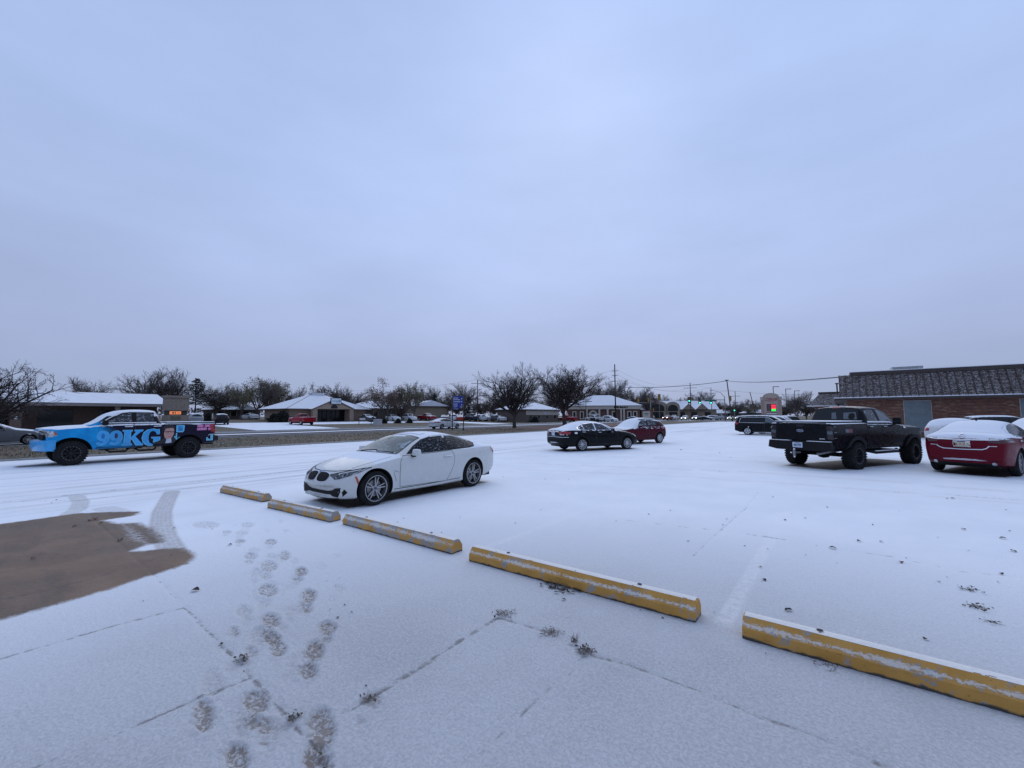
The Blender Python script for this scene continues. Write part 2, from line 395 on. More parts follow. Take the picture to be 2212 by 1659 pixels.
# faint brighter stripes where paint lies under the snow
stripe = np.zeros(NV)
for x, y0, y1, st in ((-.86, 3.95, 11.5, .9), (-3.82, 4.0, 11, .6), (-6.55, 4.0, 11, .5), (2.1, 3.95, 11, .5)):
    i = np.where((np.abs(P[:, 0] - x) < .3) & (P[:, 1] > y0 - .2) & (P[:, 1] < y1 + .2))[0]
    stripe[i] = np.maximum(stripe[i], st * sm(-np.abs(P[i, 0] - x), -.085, -.05) * sm(P[i, 1], y0, y0 + .1) * sm(-P[i, 1], -y1, -y1 + 5))
# thin snow by the camera, plus shade of the unmodelled building behind, painted in
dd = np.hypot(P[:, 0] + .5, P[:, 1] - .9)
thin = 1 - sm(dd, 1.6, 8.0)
# wheel ruts in the driving aisle beside the verge
lane = sm(-P[:, 0], 10.6, 12.5)
rs = np.random.RandomState(2)
fineidx = np.where((P[:, 1] < 9) & (P[:, 1] > -1) & (P[:, 0] > -13) & (P[:, 0] < 3))[0]
zz[fineidx] += rs.normal(0, .0012, len(fineidx))
me = bpy.data.meshes.new('parking_lot')
nx, ny = len(gx), len(gy)
idx = np.arange(NV).reshape(ny, nx)
q = np.stack([idx[:-1, :-1].ravel(), idx[:-1, 1:].ravel(), idx[1:, 1:].ravel(), idx[1:, :-1].ravel()], 1).astype(np.int32)
me.vertices.add(NV); me.vertices.foreach_set('co', np.column_stack([P, zz]).astype(np.float32).ravel())
me.loops.add(q.size); me.loops.foreach_set('vertex_index', q.ravel())
me.polygons.add(len(q)); me.polygons.foreach_set('loop_start', np.arange(0, q.size, 4, dtype=np.int32))
me.polygons.foreach_set('use_smooth', np.ones(len(q), bool))
me.update(calc_edges=True)
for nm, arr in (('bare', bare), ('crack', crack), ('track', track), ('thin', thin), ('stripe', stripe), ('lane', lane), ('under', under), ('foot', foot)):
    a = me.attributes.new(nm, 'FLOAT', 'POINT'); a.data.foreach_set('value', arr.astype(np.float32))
def lot_mat():
    m, t, o = newmat('snowy_concrete'); v = wcoord(t)
    A = lambda n: nd(t, 'ShaderNodeAttribute', None, attribute_name=n).outputs['Fac']
    n_s = noise_(t, v, 70, 4, .65); n_m = noise_(t, v, 13, 5, .6); n_l = noise_(t, v, .8, 5, .55); n_f = noise_(t, scaled(t, v, (1.0, 1.0, 1.0)), 46, 4, .7, .6)
    # concrete
    con = mixc(t, sstep(t, noise_(t, v, 1.7, 6, .6), .3, .7), (.165, .103, .064), (.230, .148, .094))
    con = mixc(t, sstep(t, noise_(t, v, .45, 3), .42, .62, 0, .6), con, (.135, .102, .076))
    con = mixc(t, sstep(t, n_s, .45, .75, 0, .45), con, (.085, .066, .052))
    con = mixc(t, sstep(t, noise_(t, scaled(t, v, (.6, 1.8, 1)), 1.3, 5, .65), .48, .62, 0, .55), con, (.105, .075, .055))
    con = mixc(t, sstep(t, noise_(t, v, 24, 4, .7), .62, .70, 0, .6), con, (.30, .26, .22))
    con = mixc(t, math_(t, 'MULTIPLY', A('under'), .85), con, (.085, .075, .07))  # vehicle shadow painted as a darker tone into the bare concrete
    # snow greyed where it is thin and where the building's shade is painted
    sn = mixc(t, sstep(t, n_l, .3, .7), (.80, .83, .87), (.86, .885, .92))
    grain = sstep(t, math_(t, 'ADD', math_(t, 'MULTIPLY', n_f, .65), math_(t, 'MULTIPLY', n_s, .35)), .36, .62)
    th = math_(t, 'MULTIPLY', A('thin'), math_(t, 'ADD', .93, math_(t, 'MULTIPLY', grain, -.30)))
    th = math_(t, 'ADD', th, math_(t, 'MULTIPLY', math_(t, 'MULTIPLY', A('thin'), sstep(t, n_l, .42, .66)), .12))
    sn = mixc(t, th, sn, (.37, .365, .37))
    sn = mixc(t, sstep(t, grain, .3, .0, 0, .12), sn, (.50, .51, .54))
    sn = mixc(t, math_(t, 'MULTIPLY', A('stripe'), sstep(t, n_m, .35, .65, .1, .42)), sn, (.90, .885, .88))
    # rutted lane: streaks along the driving direction
    st = noise_(t, scaled(t, v, (2.4, .07, 1)), 1.0, 5, .62); st2 = noise_(t, scaled(t, v, (7.5, .10, 1)), 1.0, 4, .6)
    rut = math_(t, 'MULTIPLY', A('lane'), math_(t, 'MAXIMUM', sstep(t, st, .50, .66, 0, .60), sstep(t, st2, .56, .70, 0, .45)))
    sn = mixc(t, rut, sn, (.45, .455, .48))
    far = sstep(t, noise_(t, scaled(t, v, (.5, .12, 1)), 1.0, 5, .6), .5, .7, 0, .20)
    sn = mixc(t, far, sn, (.62, .64, .68))
    sn = mixc(t, math_(t, 'MULTIPLY', A('track'), sstep(t, n_m, .25, .6, .5, 1.0)), sn, (.38, .35, .33))
    b0 = math_(t, 'ADD', A('bare'), math_(t, 'MULTIPLY', math_(t, 'SUBTRACT', n_m, .5), .45))
    b0 = math_(t, 'ADD', b0, math_(t, 'MULTIPLY', math_(t, 'SUBTRACT', n_s, .5), .5))
    bf = math_(t, 'MULTIPLY', sstep(t, b0, .34, .74), sstep(t, A('bare'), .02, .12))
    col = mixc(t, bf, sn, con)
    ft = math_(t, 'MULTIPLY', A('foot'), sstep(t, math_(t, 'ADD', math_(t, 'MULTIPLY', noise_(t, v, 38, 4, .6, .8), .7), math_(t, 'MULTIPLY', n_s, .3)), .38, .60, .12, 1.0))
    col = mixc(t, sstep(t, ft, .04, .75, 0, .92), col, (.235, .195, .165))
    brk = noise_(t, v, 11, 5, .65)
    c0 = math_(t, 'MULTIPLY', A('crack'), sstep(t, math_(t, 'ADD', math_(t, 'MULTIPLY', brk, .8), math_(t, 'MULTIPLY', n_s, .2)), .38, .62, .12, 1.15))
    cf = sstep(t, c0, .12, .75, 0, .66)
    col = mixc(t, cf, col, (.10, .085, .078))
    h = math_(t, 'ADD', math_(t, 'MULTIPLY', n_f, .6), math_(t, 'MULTIPLY', n_s, .4))
    b = nd(t, 'ShaderNodeBsdfPrincipled', {'Base Color': col, 'Specular IOR Level': .3, 'Normal': bump_(t, h, .55, .02)})
    t.links.new(mixr(t, bf, .85, .6), b.inputs['Roughness'])
    t.links.new(b.outputs[0], o.inputs[0]); return m
def mixr(t, f, a, b): return math_(t, 'ADD', a, math_(t, 'MULTIPLY', f, b - a))
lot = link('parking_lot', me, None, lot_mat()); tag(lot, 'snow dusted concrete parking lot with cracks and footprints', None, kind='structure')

# ---- wide ground sheet under everything
def sheet(name, x0, x1, y0, y1, z, m, nx=1, ny=1, zf=None):
    xs = np.linspace(x0, x1, nx + 1); ys = np.linspace(y0, y1, ny + 1); b = MB()
    vs = [(x, y, zf(x, y) if zf else z) for y in ys for x in xs]
    fs = [(j * (nx + 1) + i, j * (nx + 1) + i + 1, (j + 1) * (nx + 1) + i + 1, (j + 1) * (nx + 1) + i) for j in range(ny) for i in range(nx)]
    b.add(vs, fs); o = link(name, b.mesh(name), None, m, True); tag(o, kind='structure'); return o
def turf_mat(name, snow=.25, red=False):
    m, t, o = newmat(name); v = wcoord(t)
    n = noise_(t, v, 3, 6, .7); n2 = noise_(t, v, .35, 4, .6)
    if red: c = mixc(t, sstep(t, n, .3, .7), (.075, .032, .025), (.16, .075, .055))
    else:
        c = mixc(t, sstep(t, n, .3, .7), (.068, .052, .034), (.155, .118, .074))
        c = mixc(t, sstep(t, n2, .45, .65), c, (.065, .065, .038))
    c = mixc(t, sstep(t, math_(t, 'ADD', math_(t, 'MULTIPLY', noise_(t, v, 6, 5, .7), .7), math_(t, 'MULTIPLY', n2, .3)), .64 - snow * .35, .72 - snow * .3, 0, .8), c, (.7, .72, .76))
    b = nd(t, 'ShaderNodeBsdfPrincipled', {'Base Color': c, 'Roughness': .9, 'Normal': bump_(t, n, .8, .05)}); t.links.new(b.outputs[0], o.inputs[0]); return m
M['turf'] = turf_mat('winter_turf', .16); M['turf2'] = turf_mat('verge_turf', .12); M['mulch'] = turf_mat('red_mulch', .02, True)
base = sheet('ground', -1500, 1500, -600, 2200, -.035, M['turf'], 2, 2); base['label'] = 'brown winter turf reaching to the horizon'
def rise(x, y): return terrain(x) + .01
far_side = sheet('far_terrain', -140, -53.6, -120, 260, 0, M['turf'], 44, 60, rise); far_side['label'] = 'brown winter lawn beyond the street'
far2 = sheet('far_terrain', -700, -140, -300, 700, 1.01, M['turf'], 1, 1); far2['label'] = 'winter fields beyond the far lawns'

# ---- verge between lot and street, with kerb
def verge_z(x, y): return .07 + .05 * noise.noise((x * .3, y * .3, 0)) + .02 * noise.noise((x * 1.5, y * 1.5, 3))
vg = sheet('grass_verge', -37.6, -26.5, -60, 126, 0, M['turf2'], 26, 300, verge_z); vg['label'] = 'brown grass verge between parking lot and street'
mulch = sheet('mulch_bed', -37.2, -26.7, 41.5, 82, 0, M['mulch'], 22, 80, lambda x, y: verge_z(x, y) + .03 - .12 * max(0, abs(y - 61.7) - 18) / 2)
mulch['label'] = 'dark red mulch bed under the two bare trees'
kb = MB(); kb.box(-26.52, -26.3, -60, 126, -.02, .07); k1 = kb.obj('kerb', plain('kerb_concrete', (.33, .32, .31), .85, bump=.3)); tag(k1, kind='structure')
kb = MB(); kb.box(-37.85, -37.6, -60, 126, -.02, .12); k2 = kb.obj('kerb', k1.data.materials[0]); tag(k2, kind='structure')
kb = MB(); kb.box(-53.9, -53.65, -60, 132, -.02, .12); k3 = kb.obj('kerb', k1.data.materials[0]); tag(k3, kind='structure')
# short dry grass standing on the verge (uncountable)
gb = MB(); rg = random.Random(11)
gv = []; gf = []
for _ in range(15000):
    x = rg.uniform(-37.5, -26.6); y = -8 + 62 * rg.random() ** 1.3
    if 43 < y and rg.random() < .9: continue
    z = verge_z(x, y); h = rg.uniform(.03, .10); a = rg.uniform(0, 6.28); ww = .018; dx, dy = math.cos(a), math.sin(a); lx, ly = rg.uniform(-.05, .05), rg.uniform(-.05, .05)
    k = len(gv); gv += [(x - dx * ww, y - dy * ww, z), (x + dx * ww, y + dy * ww, z), (x + lx, y + ly, z + h)]; gf.append((k, k + 1, k + 2))
gb.add(gv, gf); go = link('grass', gb.mesh(), None, plain('dry_grass', (.125, .10, .062), .9, var=.45, scale=.6)); tag(go, 'short dry brown grass covering the verge', 'grass', kind='stuff')

# ---- street: wet asphalt with strips of snow between the wheel tracks
def street_mat(name, axis):
    m, t, o = newmat(name); v = wcoord(t); sp = nd(t, 'ShaderNodeSeparateXYZ', {0: v}).outputs
    u = sp[0] if axis == 'y' else sp[1]
    al = scaled(t, v, (1.4, .05, 1) if axis == 'y' else (.05, 1.4, 1))
    wob = math_(t, 'MULTIPLY', math_(t, 'SUBTRACT', noise_(t, scaled(t, v, (0, .045, 0) if axis == 'y' else (.045, 0, 0)), 1.0, 3), .5), .7)
    x = math_(t, 'ADD', u, wob)
    n = noise_(t, v, 2.5, 5, .65)
    asp = mixc(t, sstep(t, n, .3, .7), (.026, .026, .028), (.050, .049, .050))
    asp = mixc(t, sstep(t, noise_(t, al, 3, 5, .65), .60, .78, 0, .3), asp, (.12, .12, .13))
    f = None
    strips = [(-38.7, .85), (-42.9, .14), (-47.2, 1.05), (-50.4, .12), (-53.4, .55)] if axis == 'y' else [(152, .6), (155.6, .6), (159.4, .7), (162.8, .6)]
    for c, hw in strips:
        d = math_(t, 'ABSOLUTE', math_(t, 'SUBTRACT', x, c))
        g = sstep(t, d, hw + .12, hw - .12)
        f = g if f is None else math_(t, 'MAXIMUM', f, g)
    f = math_(t, 'MULTIPLY', f, sstep(t, n, .24, .40, .6, 1.0))
    col = mixc(t, f, asp, (.82, .84, .88))
    b = nd(t, 'ShaderNodeBsdfPrincipled', {'Base Color': col, 'Specular IOR Level': .05})
    t.links.new(mixr(t, f, .75, .9), b.inputs['Roughness']); t.links.new(b.outputs[0], o.inputs[0]); return m
st = sheet('street', -53.66, -37.84, -120, 900, .004, street_mat('snowy_street', 'y'), 4, 40); st['label'] = 'wet dark street with strips of snow between wheel tracks'
cs = sheet('cross_street', -400, 120, 149.5, 164.5, .010, street_mat('snowy_cross_street', 'x'), 40, 4); cs['label'] = 'snowy cross street at the traffic lights'
bpy.data.objects.remove(cs)
cs = sheet('cross_street', -400, 120, 149.5, 164.5, 0, street_mat('snowy_cross_street', 'x'), 104, 4, lambda x, y: (terrain(x) if x < -56 else 0) + .018); cs['label'] = 'snowy cross street at the traffic lights'
# ================================================================== VEHICLES
def ti(tab, d): return float(np.interp(d, [a for a, b in tab], [b for a, b in tab]))
def evaluated(o):
    bpy.context.view_layer.update()
    return bpy.data.meshes.new_from_object(o.evaluated_get(bpy.context.evaluated_depsgraph_get()))
def hull_mesh(sp, sub=2, axles=None):
    """closed body skin lofted through cross sections; d runs from the front bumper backwards"""
    st = sp['st']; XF = sp['XF']; n = len(st); rings = []
    for d in st:
        sz, sw, mw, mz = ti(sp['sz'], d), ti(sp['sw'], d), ti(sp['mw'], d), ti(sp['mz'], d)
        bw, bz, ew, top = ti(sp['bw'], d), ti(sp['bz'], d), ti(sp['ew'], d), ti(sp['top'], d)
        ez = top - ti(sp['de'], d)
        cz = mz + (bz - mz) * sp.get('cl', .62); cw = mw + (bw - mw) * sp.get('cw', .35)
        h = [(0, sz), (sw - .12, sz), (sw, sz + .05), (mw, mz), (cw, cz), (bw, bz), (ew, max(ez, bz + .004)), (ew * .55, max(top - .22 * (top - ez), bz + .006)), (0, max(top, bz + .008))]
        W = sp['W'] / 2; ring = []
        for y, z in h:
            dx = sp['cf'] * (y / W) ** 2 * max(0, 1 - d / sp.get('cfl', .9)) ** 1.3 - sp['cr'] * (y / W) ** 2 * max(0, 1 - (sp['L'] - d) / sp.get('crl', .8)) ** 1.3
            ring.append((XF - d - dx, y, z))
        full = ring + [(x, -y, z) for x, y, z in ring[-2:0:-1]]
        rings.append(full)
    m = len(rings[0]); vs = [p for r in rings for p in r]; fs = []
    for i in range(n - 1):
        for k in range(m): fs.append((i * m + k, i * m + (k + 1) % m, (i + 1) * m + (k + 1) % m, (i + 1) * m + k))
    for base, flip in ((0, 0), ((n - 1) * m, 1)):     # end caps as quad strips
        hN = 8
        fs.append((base, base + 1, base + m - 1) if not flip else (base, base + m - 1, base + 1))
        for k in range(1, hN - 1):
            f = (base + k, base + k + 1, base + m - k - 1, base + m - k); fs.append(f if not flip else f[::-1])
        f = (base + hN - 1, base + hN, base + m - hN + 1); fs.append(f if not flip else f[::-1])
    me = bpy.data.meshes.new('hull'); me.from_pydata(vs, [], fs); me.update()
    bm = bmesh.new(); bm.from_mesh(me); bmesh.ops.recalc_face_normals(bm, faces=bm.faces)
    bm.verts.ensure_lookup_table(); cl = bm.edges.layers.float.new('crease_edge')
    for e in bm.edges:
        a, b = e.verts[0].index, e.verts[1].index
        if abs(a - b) == m or (a // m) != (b // m):
            k = min(a % m, m - a % m)
            e[cl] = sp.get('cre', {}).get(k, {5: .35, 2: .5, 6: .25, 4: .25}.get(k, 0))
        elif a // m == b // m:
            d = st[a // m]
            if d in sp.get('sharp', ()): e[cl] = .6
    bm.to_mesh(me); bm.free()
    o = link('hull', me); md = o.modifiers.new('s', 'SUBSURF'); md.levels = sub; md.render_levels = sub
    m2 = evaluated(o); bpy.data.objects.remove(o)
    co = np.empty(len(m2.vertices) * 3); m2.vertices.foreach_get('co', co); co = co.reshape(-1, 3)
    lo, hi = co.min(0), co.max(0)
    co[:, 0] = (co[:, 0] - lo[0]) / (hi[0] - lo[0]) * (st[-1] - st[0]) + XF - st[-1]
    co[:, 1] *= sp['W'] / (hi[1] - lo[1])
    zt = sp['H']; zb = sp.get('zb', lo[2]); co[:, 2] = zb + (co[:, 2] - lo[2]) / (hi[2] - lo[2]) * (zt - zb)
    m2.vertices.foreach_set('co', co.ravel()); m2.update()
    if axles:
        o = link('hull', m2); cut = []
        for ax, r, ar in axles:
            b = MB(); b.lathe_y([(ar, -1.4), (ar, 1.4)], 40, ax, r)
            b.f.append(tuple(range(0, 80, 2))); b.f.append(tuple(range(1, 80, 2)))
            # open the arch downwards
            c = link('cut', b.fix()); cut.append(c)
            md = o.modifiers.new('b', 'BOOLEAN'); md.operation = 'DIFFERENCE'; md.object = c; md.solver = 'EXACT'
        m3 = evaluated(o)
        bpy.data.objects.remove(o)
        for c in cut: bpy.data.objects.remove(c)
        for p in m3.polygons:
            for ax, r, ar in axles:
                if all(abs(math.hypot(m3.vertices[i].co.x - ax, m3.vertices[i].co.z - r) - ar) < .004 for i in p.vertices): p.material_index = 1
        m2 = m3
    for p in m2.polygons:
        p.use_smooth = True
    m2.set_sharp_from_angle(angle=R(38))
    return m2
class Body:
    """a skin plus helpers that lay panels, glass, lamps and print on it"""
    def __init__(s, me, XF, root, snowfn=None, extra=None):
        s.me = me; s.XF = XF; s.root = root; s.snowfn = snowfn or (lambda p, n: 0)
        vs = [v.co.copy() for v in me.vertices]; fs = [tuple(p.vertices) for p in me.polygons]
        if extra is not None:
            k = len(vs); vs += [v.co.copy() for v in extra.vertices]; fs += [tuple(i + k for i in p.vertices) for p in extra.polygons]
        s.bvh = BVHTree.FromPolygons(vs, fs)
    def snow_attr(s, me, nrm=None):
        a = me.attributes.new('snow', 'FLOAT', 'POINT')
        vals = [s.snowfn(v.co, (nrm[i] if nrm else v.normal)) for i, v in enumerate(me.vertices)]
        a.data.foreach_set('value', vals)
    def hit(s, side, a, b):
        if side in ('L', 'R'):
            sg = 1 if side == 'L' else -1; x = s.XF - a
            r = s.bvh.ray_cast(Vector((x, sg * 4, b)), Vector((0, -sg, 0))); q = Vector((x, sg * .8, b)); ax = Vector((0, sg, 0))
        elif side in ('F', 'B'):
            sg = 1 if side == 'F' else -1
            r = s.bvh.ray_cast(Vector((sg * 12, a, b)), Vector((-sg, 0, 0))); q = Vector((s.XF if sg > 0 else s.XF - 4.6, a, b)); ax = Vector((sg, 0, 0))
        else:
            x = s.XF - a
            r = s.bvh.ray_cast(Vector((x, b, 6)), Vector((0, 0, -1))); q = Vector((x, b, 1.)); ax = Vector((0, 0, 1))
        if r[0] is not None and side in ('L', 'R') and r[0].y * sg < .35: r = (None,)
        if r[0] is None:
            if side in ('L', 'R'): q = Vector((x, sg * 1.0, b))
            r = s.bvh.find_nearest(q)
        n = r[1]
        if n.dot(ax) < 0: n = -n
        return r[0], n
    def geo(s, side, vs, fs, off):
        pts = []; nr = []
        for a, b in vs:
            p, n = s.hit(side, a, b); pts.append(p + n * off); nr.append(n)
        return pts, fs, nr
    def lay(s, name, side, poly, m, off=.004, res=.07, parent=None, smooth=0, snow=True, thick=0.0, color=None, holes=()):
        poly = [tuple(p) for p in poly]
        for _ in range(smooth):
            q = []
            for i in range(len(poly)):
                a, b = poly[i], poly[(i + 1) % len(poly)]
                q += [(a[0] * .75 + b[0] * .25, a[1] * .75 + b[1] * .25), (a[0] * .25 + b[0] * .75, a[1] * .25 + b[1] * .75)]
            poly = q
        def dens(pl):
            out = []
            for i in range(len(pl)):
                a, b = pl[i], pl[(i + 1) % len(pl)]; k = max(1, int(math.hypot(b[0] - a[0], b[1] - a[1]) / res))
                out += [(a[0] + (b[0] - a[0]) * j / k, a[1] + (b[1] - a[1]) * j / k) for j in range(k)]
            return out
        bd = dens(poly); nb = len(bd); ar = np.array(bd); lo, hi = ar.min(0), ar.max(0)
        gx_ = np.arange(lo[0] + res * .5, hi[0], res); gy_ = np.arange(lo[1] + res * .5, hi[1], res)
        ins = []
        if len(gx_) and len(gy_):
            g = np.array([(x, y) for x in gx_ for y in gy_]); d = poly_sd(g, ar); ins = [tuple(p) for p in g[d < -res * .35]]
        allv = [Vector(p) for p in bd + ins]
        r = delaunay_2d_cdt(allv, [], [list(range(nb))], 1, 1e-6)
        vs = [(v.x, v.y) for v in r[0]]; fs = [tuple(f) for f in r[2]]
        pts, fs, nr = s.geo(side, vs, fs, off)
        b = MB()
        if side in ('R', 'F'): fs = [f[::-1] for f in fs]
        b.add(pts, fs); me = b.mesh(name)
        # consistent outward normals
        bm = bmesh.new(); bm.from_mesh(me); bm.normal_update()
        if bm.faces and sum(f.normal.dot(nr[f.verts[0].index] if f.verts[0].index < len(nr) else f.normal) for f in bm.faces) < 0: bmesh.ops.reverse_faces(bm, faces=bm.faces)
        if thick:
            bmesh.ops.solidify(bm, geom=list(bm.faces), thickness=thick)
        bm.to_mesh(me); bm.free()
        o = link(name, me, parent if parent is not None else s.root, m, True)
        if thick: me.set_sharp_from_angle(angle=R(40))
        if snow: s.snow_attr(me)
        if color: o.color = c4(color)
        return o
    def line(s, name, side, pts, wd, m, off=.003, parent=None, closed=False, snow=False, thick=0.0):
        """a thin strip following the skin"""
        P_ = [np.array(p, float) for p in pts]
        if closed: P_.append(P_[0])
        q = [P_[0]]
        for a, b in zip(P_[:-1], P_[1:]):
            k = max(1, int(np.linalg.norm(b - a) / .06)); q += [a + (b - a) * j / k for j in range(1, k + 1)]
        vs = []; fs = []
        for i, p in enumerate(q):
            d = q[min(i + 1, len(q) - 1)] - q[max(0, i - 1)]
            if closed and i in (0, len(q) - 1): d = q[1] - q[-2]
            d = d / (np.linalg.norm(d) + 1e-9); nn = np.array([-d[1], d[0]]) * wd / 2
            vs += [tuple(p + nn), tuple(p - nn)]
        for i in range(len(q) - 1): fs.append((2 * i, 2 * i + 1, 2 * i + 3, 2 * i + 2))
        pts3, fs, nr = s.geo(side, vs, fs, off)
        b = MB(); b.add(pts3, fs); me = b.mesh(name)
        bm = bmesh.new(); bm.from_mesh(me); bm.normal_update()
        if sum(f.normal.dot(nr[f.verts[0].index]) for f in bm.faces) < 0: bmesh.ops.reverse_faces(bm, faces=bm.faces)
        if thick: bmesh.ops.solidify(bm, geom=list(bm.faces), thickness=thick)
        bm.to_mesh(me); bm.free()
        o = link(name, me, parent if parent is not None else s.root, m, True)
        if snow: s.snow_attr(me)
        return o
    def text(s, name, side, txt, ca, cb, size, m, off=.008, parent=None, bold=0., mirror=False, sx=1.0, shear=0.):
        vs, fs = text_geo(txt, size, bold, shear)
        sg = 1 if side in ('L', 'B') else -1
        if side in ('L', 'R'): uv = [(ca + sg * x * sx, cb + y) for x, y in vs]     # d grows to the right on the left side
        elif side == 'B': uv = [(ca - x * sx, cb + y) for x, y in vs]
        else: uv = [(ca + x * sx, cb + y) for x, y in vs]
        pts, fs, nr = s.geo(side, uv, fs, off)
        b = MB(); b.add(pts, fs); o = link(name, b.mesh(name), parent if parent is not None else s.root, m); return o
def add_body(me, root, mats, snowfn, XF, name='body', color=None, extra=None):
    for k in mats: me.materials.append(k)
    o = bpy.data.objects.new(name, me); C.objects.link(o); o.parent = root
    b = Body(me, XF, root, snowfn, extra); b.snow_attr(me); b.o = o
    if color: o.color = c4(color)
    return b
M['seam'] = plain('panel_gap', (.05, .05, .052), .8)
# ---------------------------------------------------------------- wheels
def wheel_meshes(Rt, Wd, Rr, style, mrim):
    h = Wd / 2
    t = MB(); sh = Rr + (Rt - Rr) * .12
    t.lathe_y([(Rr - .03, -h * .8), (sh, -h * .92), ((Rr + Rt) / 2, -h), (Rt - .03, -h * .92), (Rt - .006, -h * .72), (Rt, -h * .4), (Rt, h * .4), (Rt - .006, h * .72), (Rt - .03, h * .92), ((Rr + Rt) / 2, h), (sh, h * .92), (Rr - .03, h * .8)], 48)
    if style.startswith('truck'):
        for k in range(30):
            a = 2 * math.pi * k / 30
            for sg in (-1, 1):
                a2 = a + (sg > 0) * math.pi / 30; ca, sa = math.cos(a2), math.sin(a2); w2 = .026
                pr = [(Rt - .05, h * .86), (Rt - .05, h * 1.04), (Rt + .008, h * 1.0), (Rt + .018, h * .8), (Rt + .018, h * .25), (Rt - .02, h * .25)]
                vs = []
                for sgn in (-1, 1):
                    for r, y in pr: vs.append((ca * r - sa * w2 * sgn, sg * y, sa * r + ca * w2 * sgn))
                n = len(pr); t.add(vs, [tuple(range(n)), tuple(range(n, 2 * n))[::-1]] + [(i, (i + 1) % n, n + (i + 1) % n, n + i) for i in range(n)])
    tm = t.fix('tyre'); tm.materials.append(M['rubber']); tm.polygons.foreach_set('use_smooth', [True] * len(tm.polygons)); tm.set_sharp_from_angle(angle=R(35))
    d = MB()                                            # dark barrel, disc and hub behind the spokes
    d.lathe_y([(.001, h * .25), (Rr * .75, h * .22), (Rr * .9, h * .1), (Rr * .9, -h * .7), (.001, -h * .7)], 32)
    dm = d.fix('wheel'); dm.materials.append(M['under']); 
    r = MB(); yo = h * .86
    def lip(w=.022): r.lathe_y([(Rr + .004, yo - .05), (Rr + .006, yo + .012), (Rr - w * .4, yo + .014), (Rr - w, yo - .01), (Rr - w - .01, yo - .09)], 48)
    def spoke(a, r0, r1, w0, w1, y0, y1, th=.03):
        ca, sa = math.cos(a), math.sin(a)
        def q(rr, s, y): return (ca * rr - sa * s, y, sa * rr + ca * s)
        vs = [q(r0, -w0, y0 - th), q(r0, w0, y0 - th), q(r1, w1, y1 - th), q(r1, -w1, y1 - th), q(r0, -w0 * .7, y0), q(r0, w0 * .7, y0), q(r1, w1 * .7, y1), q(r1, -w1 * .7, y1)]
        r.add(vs, [(0,1,2,3),(7,6,5,4),(0,4,5,1),(1,5,6,2),(2,6,7,3),(3,7,4,0)])
    def hub(rr, y): r.lathe_y([(.001, y), (rr * .8, y), (rr, y - .015), (rr, y - .06)], 20)
    if style == 'double5':
        lip(.018); hub(.055, yo - .02)
        for k in range(5):
            a = math.pi / 2 + .12 + 2 * math.pi * k / 5
            for s_ in (-1, 1): spoke(a + s_ * .165, .045, Rr - .012, .0135, .0125, yo - .025, yo - .005)
    elif style == 'multi':
        lip(.02); hub(.06, yo - .01)
        for k in range(7):
            a = 2 * math.pi * k / 7
            for s_ in (-1, 1): spoke(a + s_ * .13, .05, Rr - .012, .017, .026, yo - .012, yo - .012)
    elif style == 'ten':
        lip(.02); hub(.055, yo - .01)
        for k in range(10): spoke(2 * math.pi * k / 10, .05, Rr - .012, .02, .016, yo - .012, yo - .006)
    elif style == 'five':
        lip(.03); hub(.06, yo)
        for k in range(5): spoke(math.pi / 2 + 2 * math.pi * k / 5, .04, Rr - .015, .035, .05, yo - .01, yo - .01)
    elif style == 'van':
        lip(.05); hub(.075, yo)
        for k in range(5):
            a = math.pi / 2 + 2 * math.pi * k / 5
            spoke(a, .05, Rr - .03, .03, .04, yo - .01, yo - .01); spoke(a + .35, .12, Rr - .03, .012, .02, yo - .015, yo - .015); spoke(a - .35, .12, Rr - .03, .012, .02, yo - .015, yo - .015)
    else:
        lip(.04); hub(.07, yo - .05)
        ns = 8
        for k in range(ns):
            a = 2 * math.pi * k / ns
            for s_ in (-1, 1): spoke(a + s_ * .12, .05, Rr - .03, .016, .022, yo - .075, yo - .03)
    rm = r.fix('rim'); rm.materials.append(mrim)
    bolts = None
    if style.startswith('truck'):
        bq = MB()
        for k in range(18):
            a = 2 * math.pi * k / 18; bq.lathe_y([(.001, yo + .03), (.011, yo + .03), (.013, yo + .01)], 6, math.cos(a) * (Rr - .012), math.sin(a) * (Rr - .012))
        bolts = bq.fix('bolt_ring'); bolts.materials.append(M['steel'])
    return tm, dm, rm, bolts
def put_wheels(root, WB, track, Rt, Wd, Rr, style, mrim, dress=None, lite=False):
    tm, dm, rm, bo = wheel_meshes(Rt, Wd, Rr, style, mrim)
    for ax in (0, WB):
        for sg in (1, -1):
            w_ = bpy.data.objects.new('wheel', dm); C.objects.link(w_); w_.parent = root
            w_.location = (ax, sg * track / 2, Rt); w_.rotation_euler = (0, 0, 0 if sg > 0 else math.pi)
            for nm, me in (('tyre', tm), ('rim', rm), ('bolt_ring', bo)):
                if me is None: continue
                c = bpy.data.objects.new(nm, me); C.objects.link(c); c.parent = w_
                if nm == 'bolt_ring': c['kind'] = 'stuff'
            if dress: dress(w_, sg, ax)
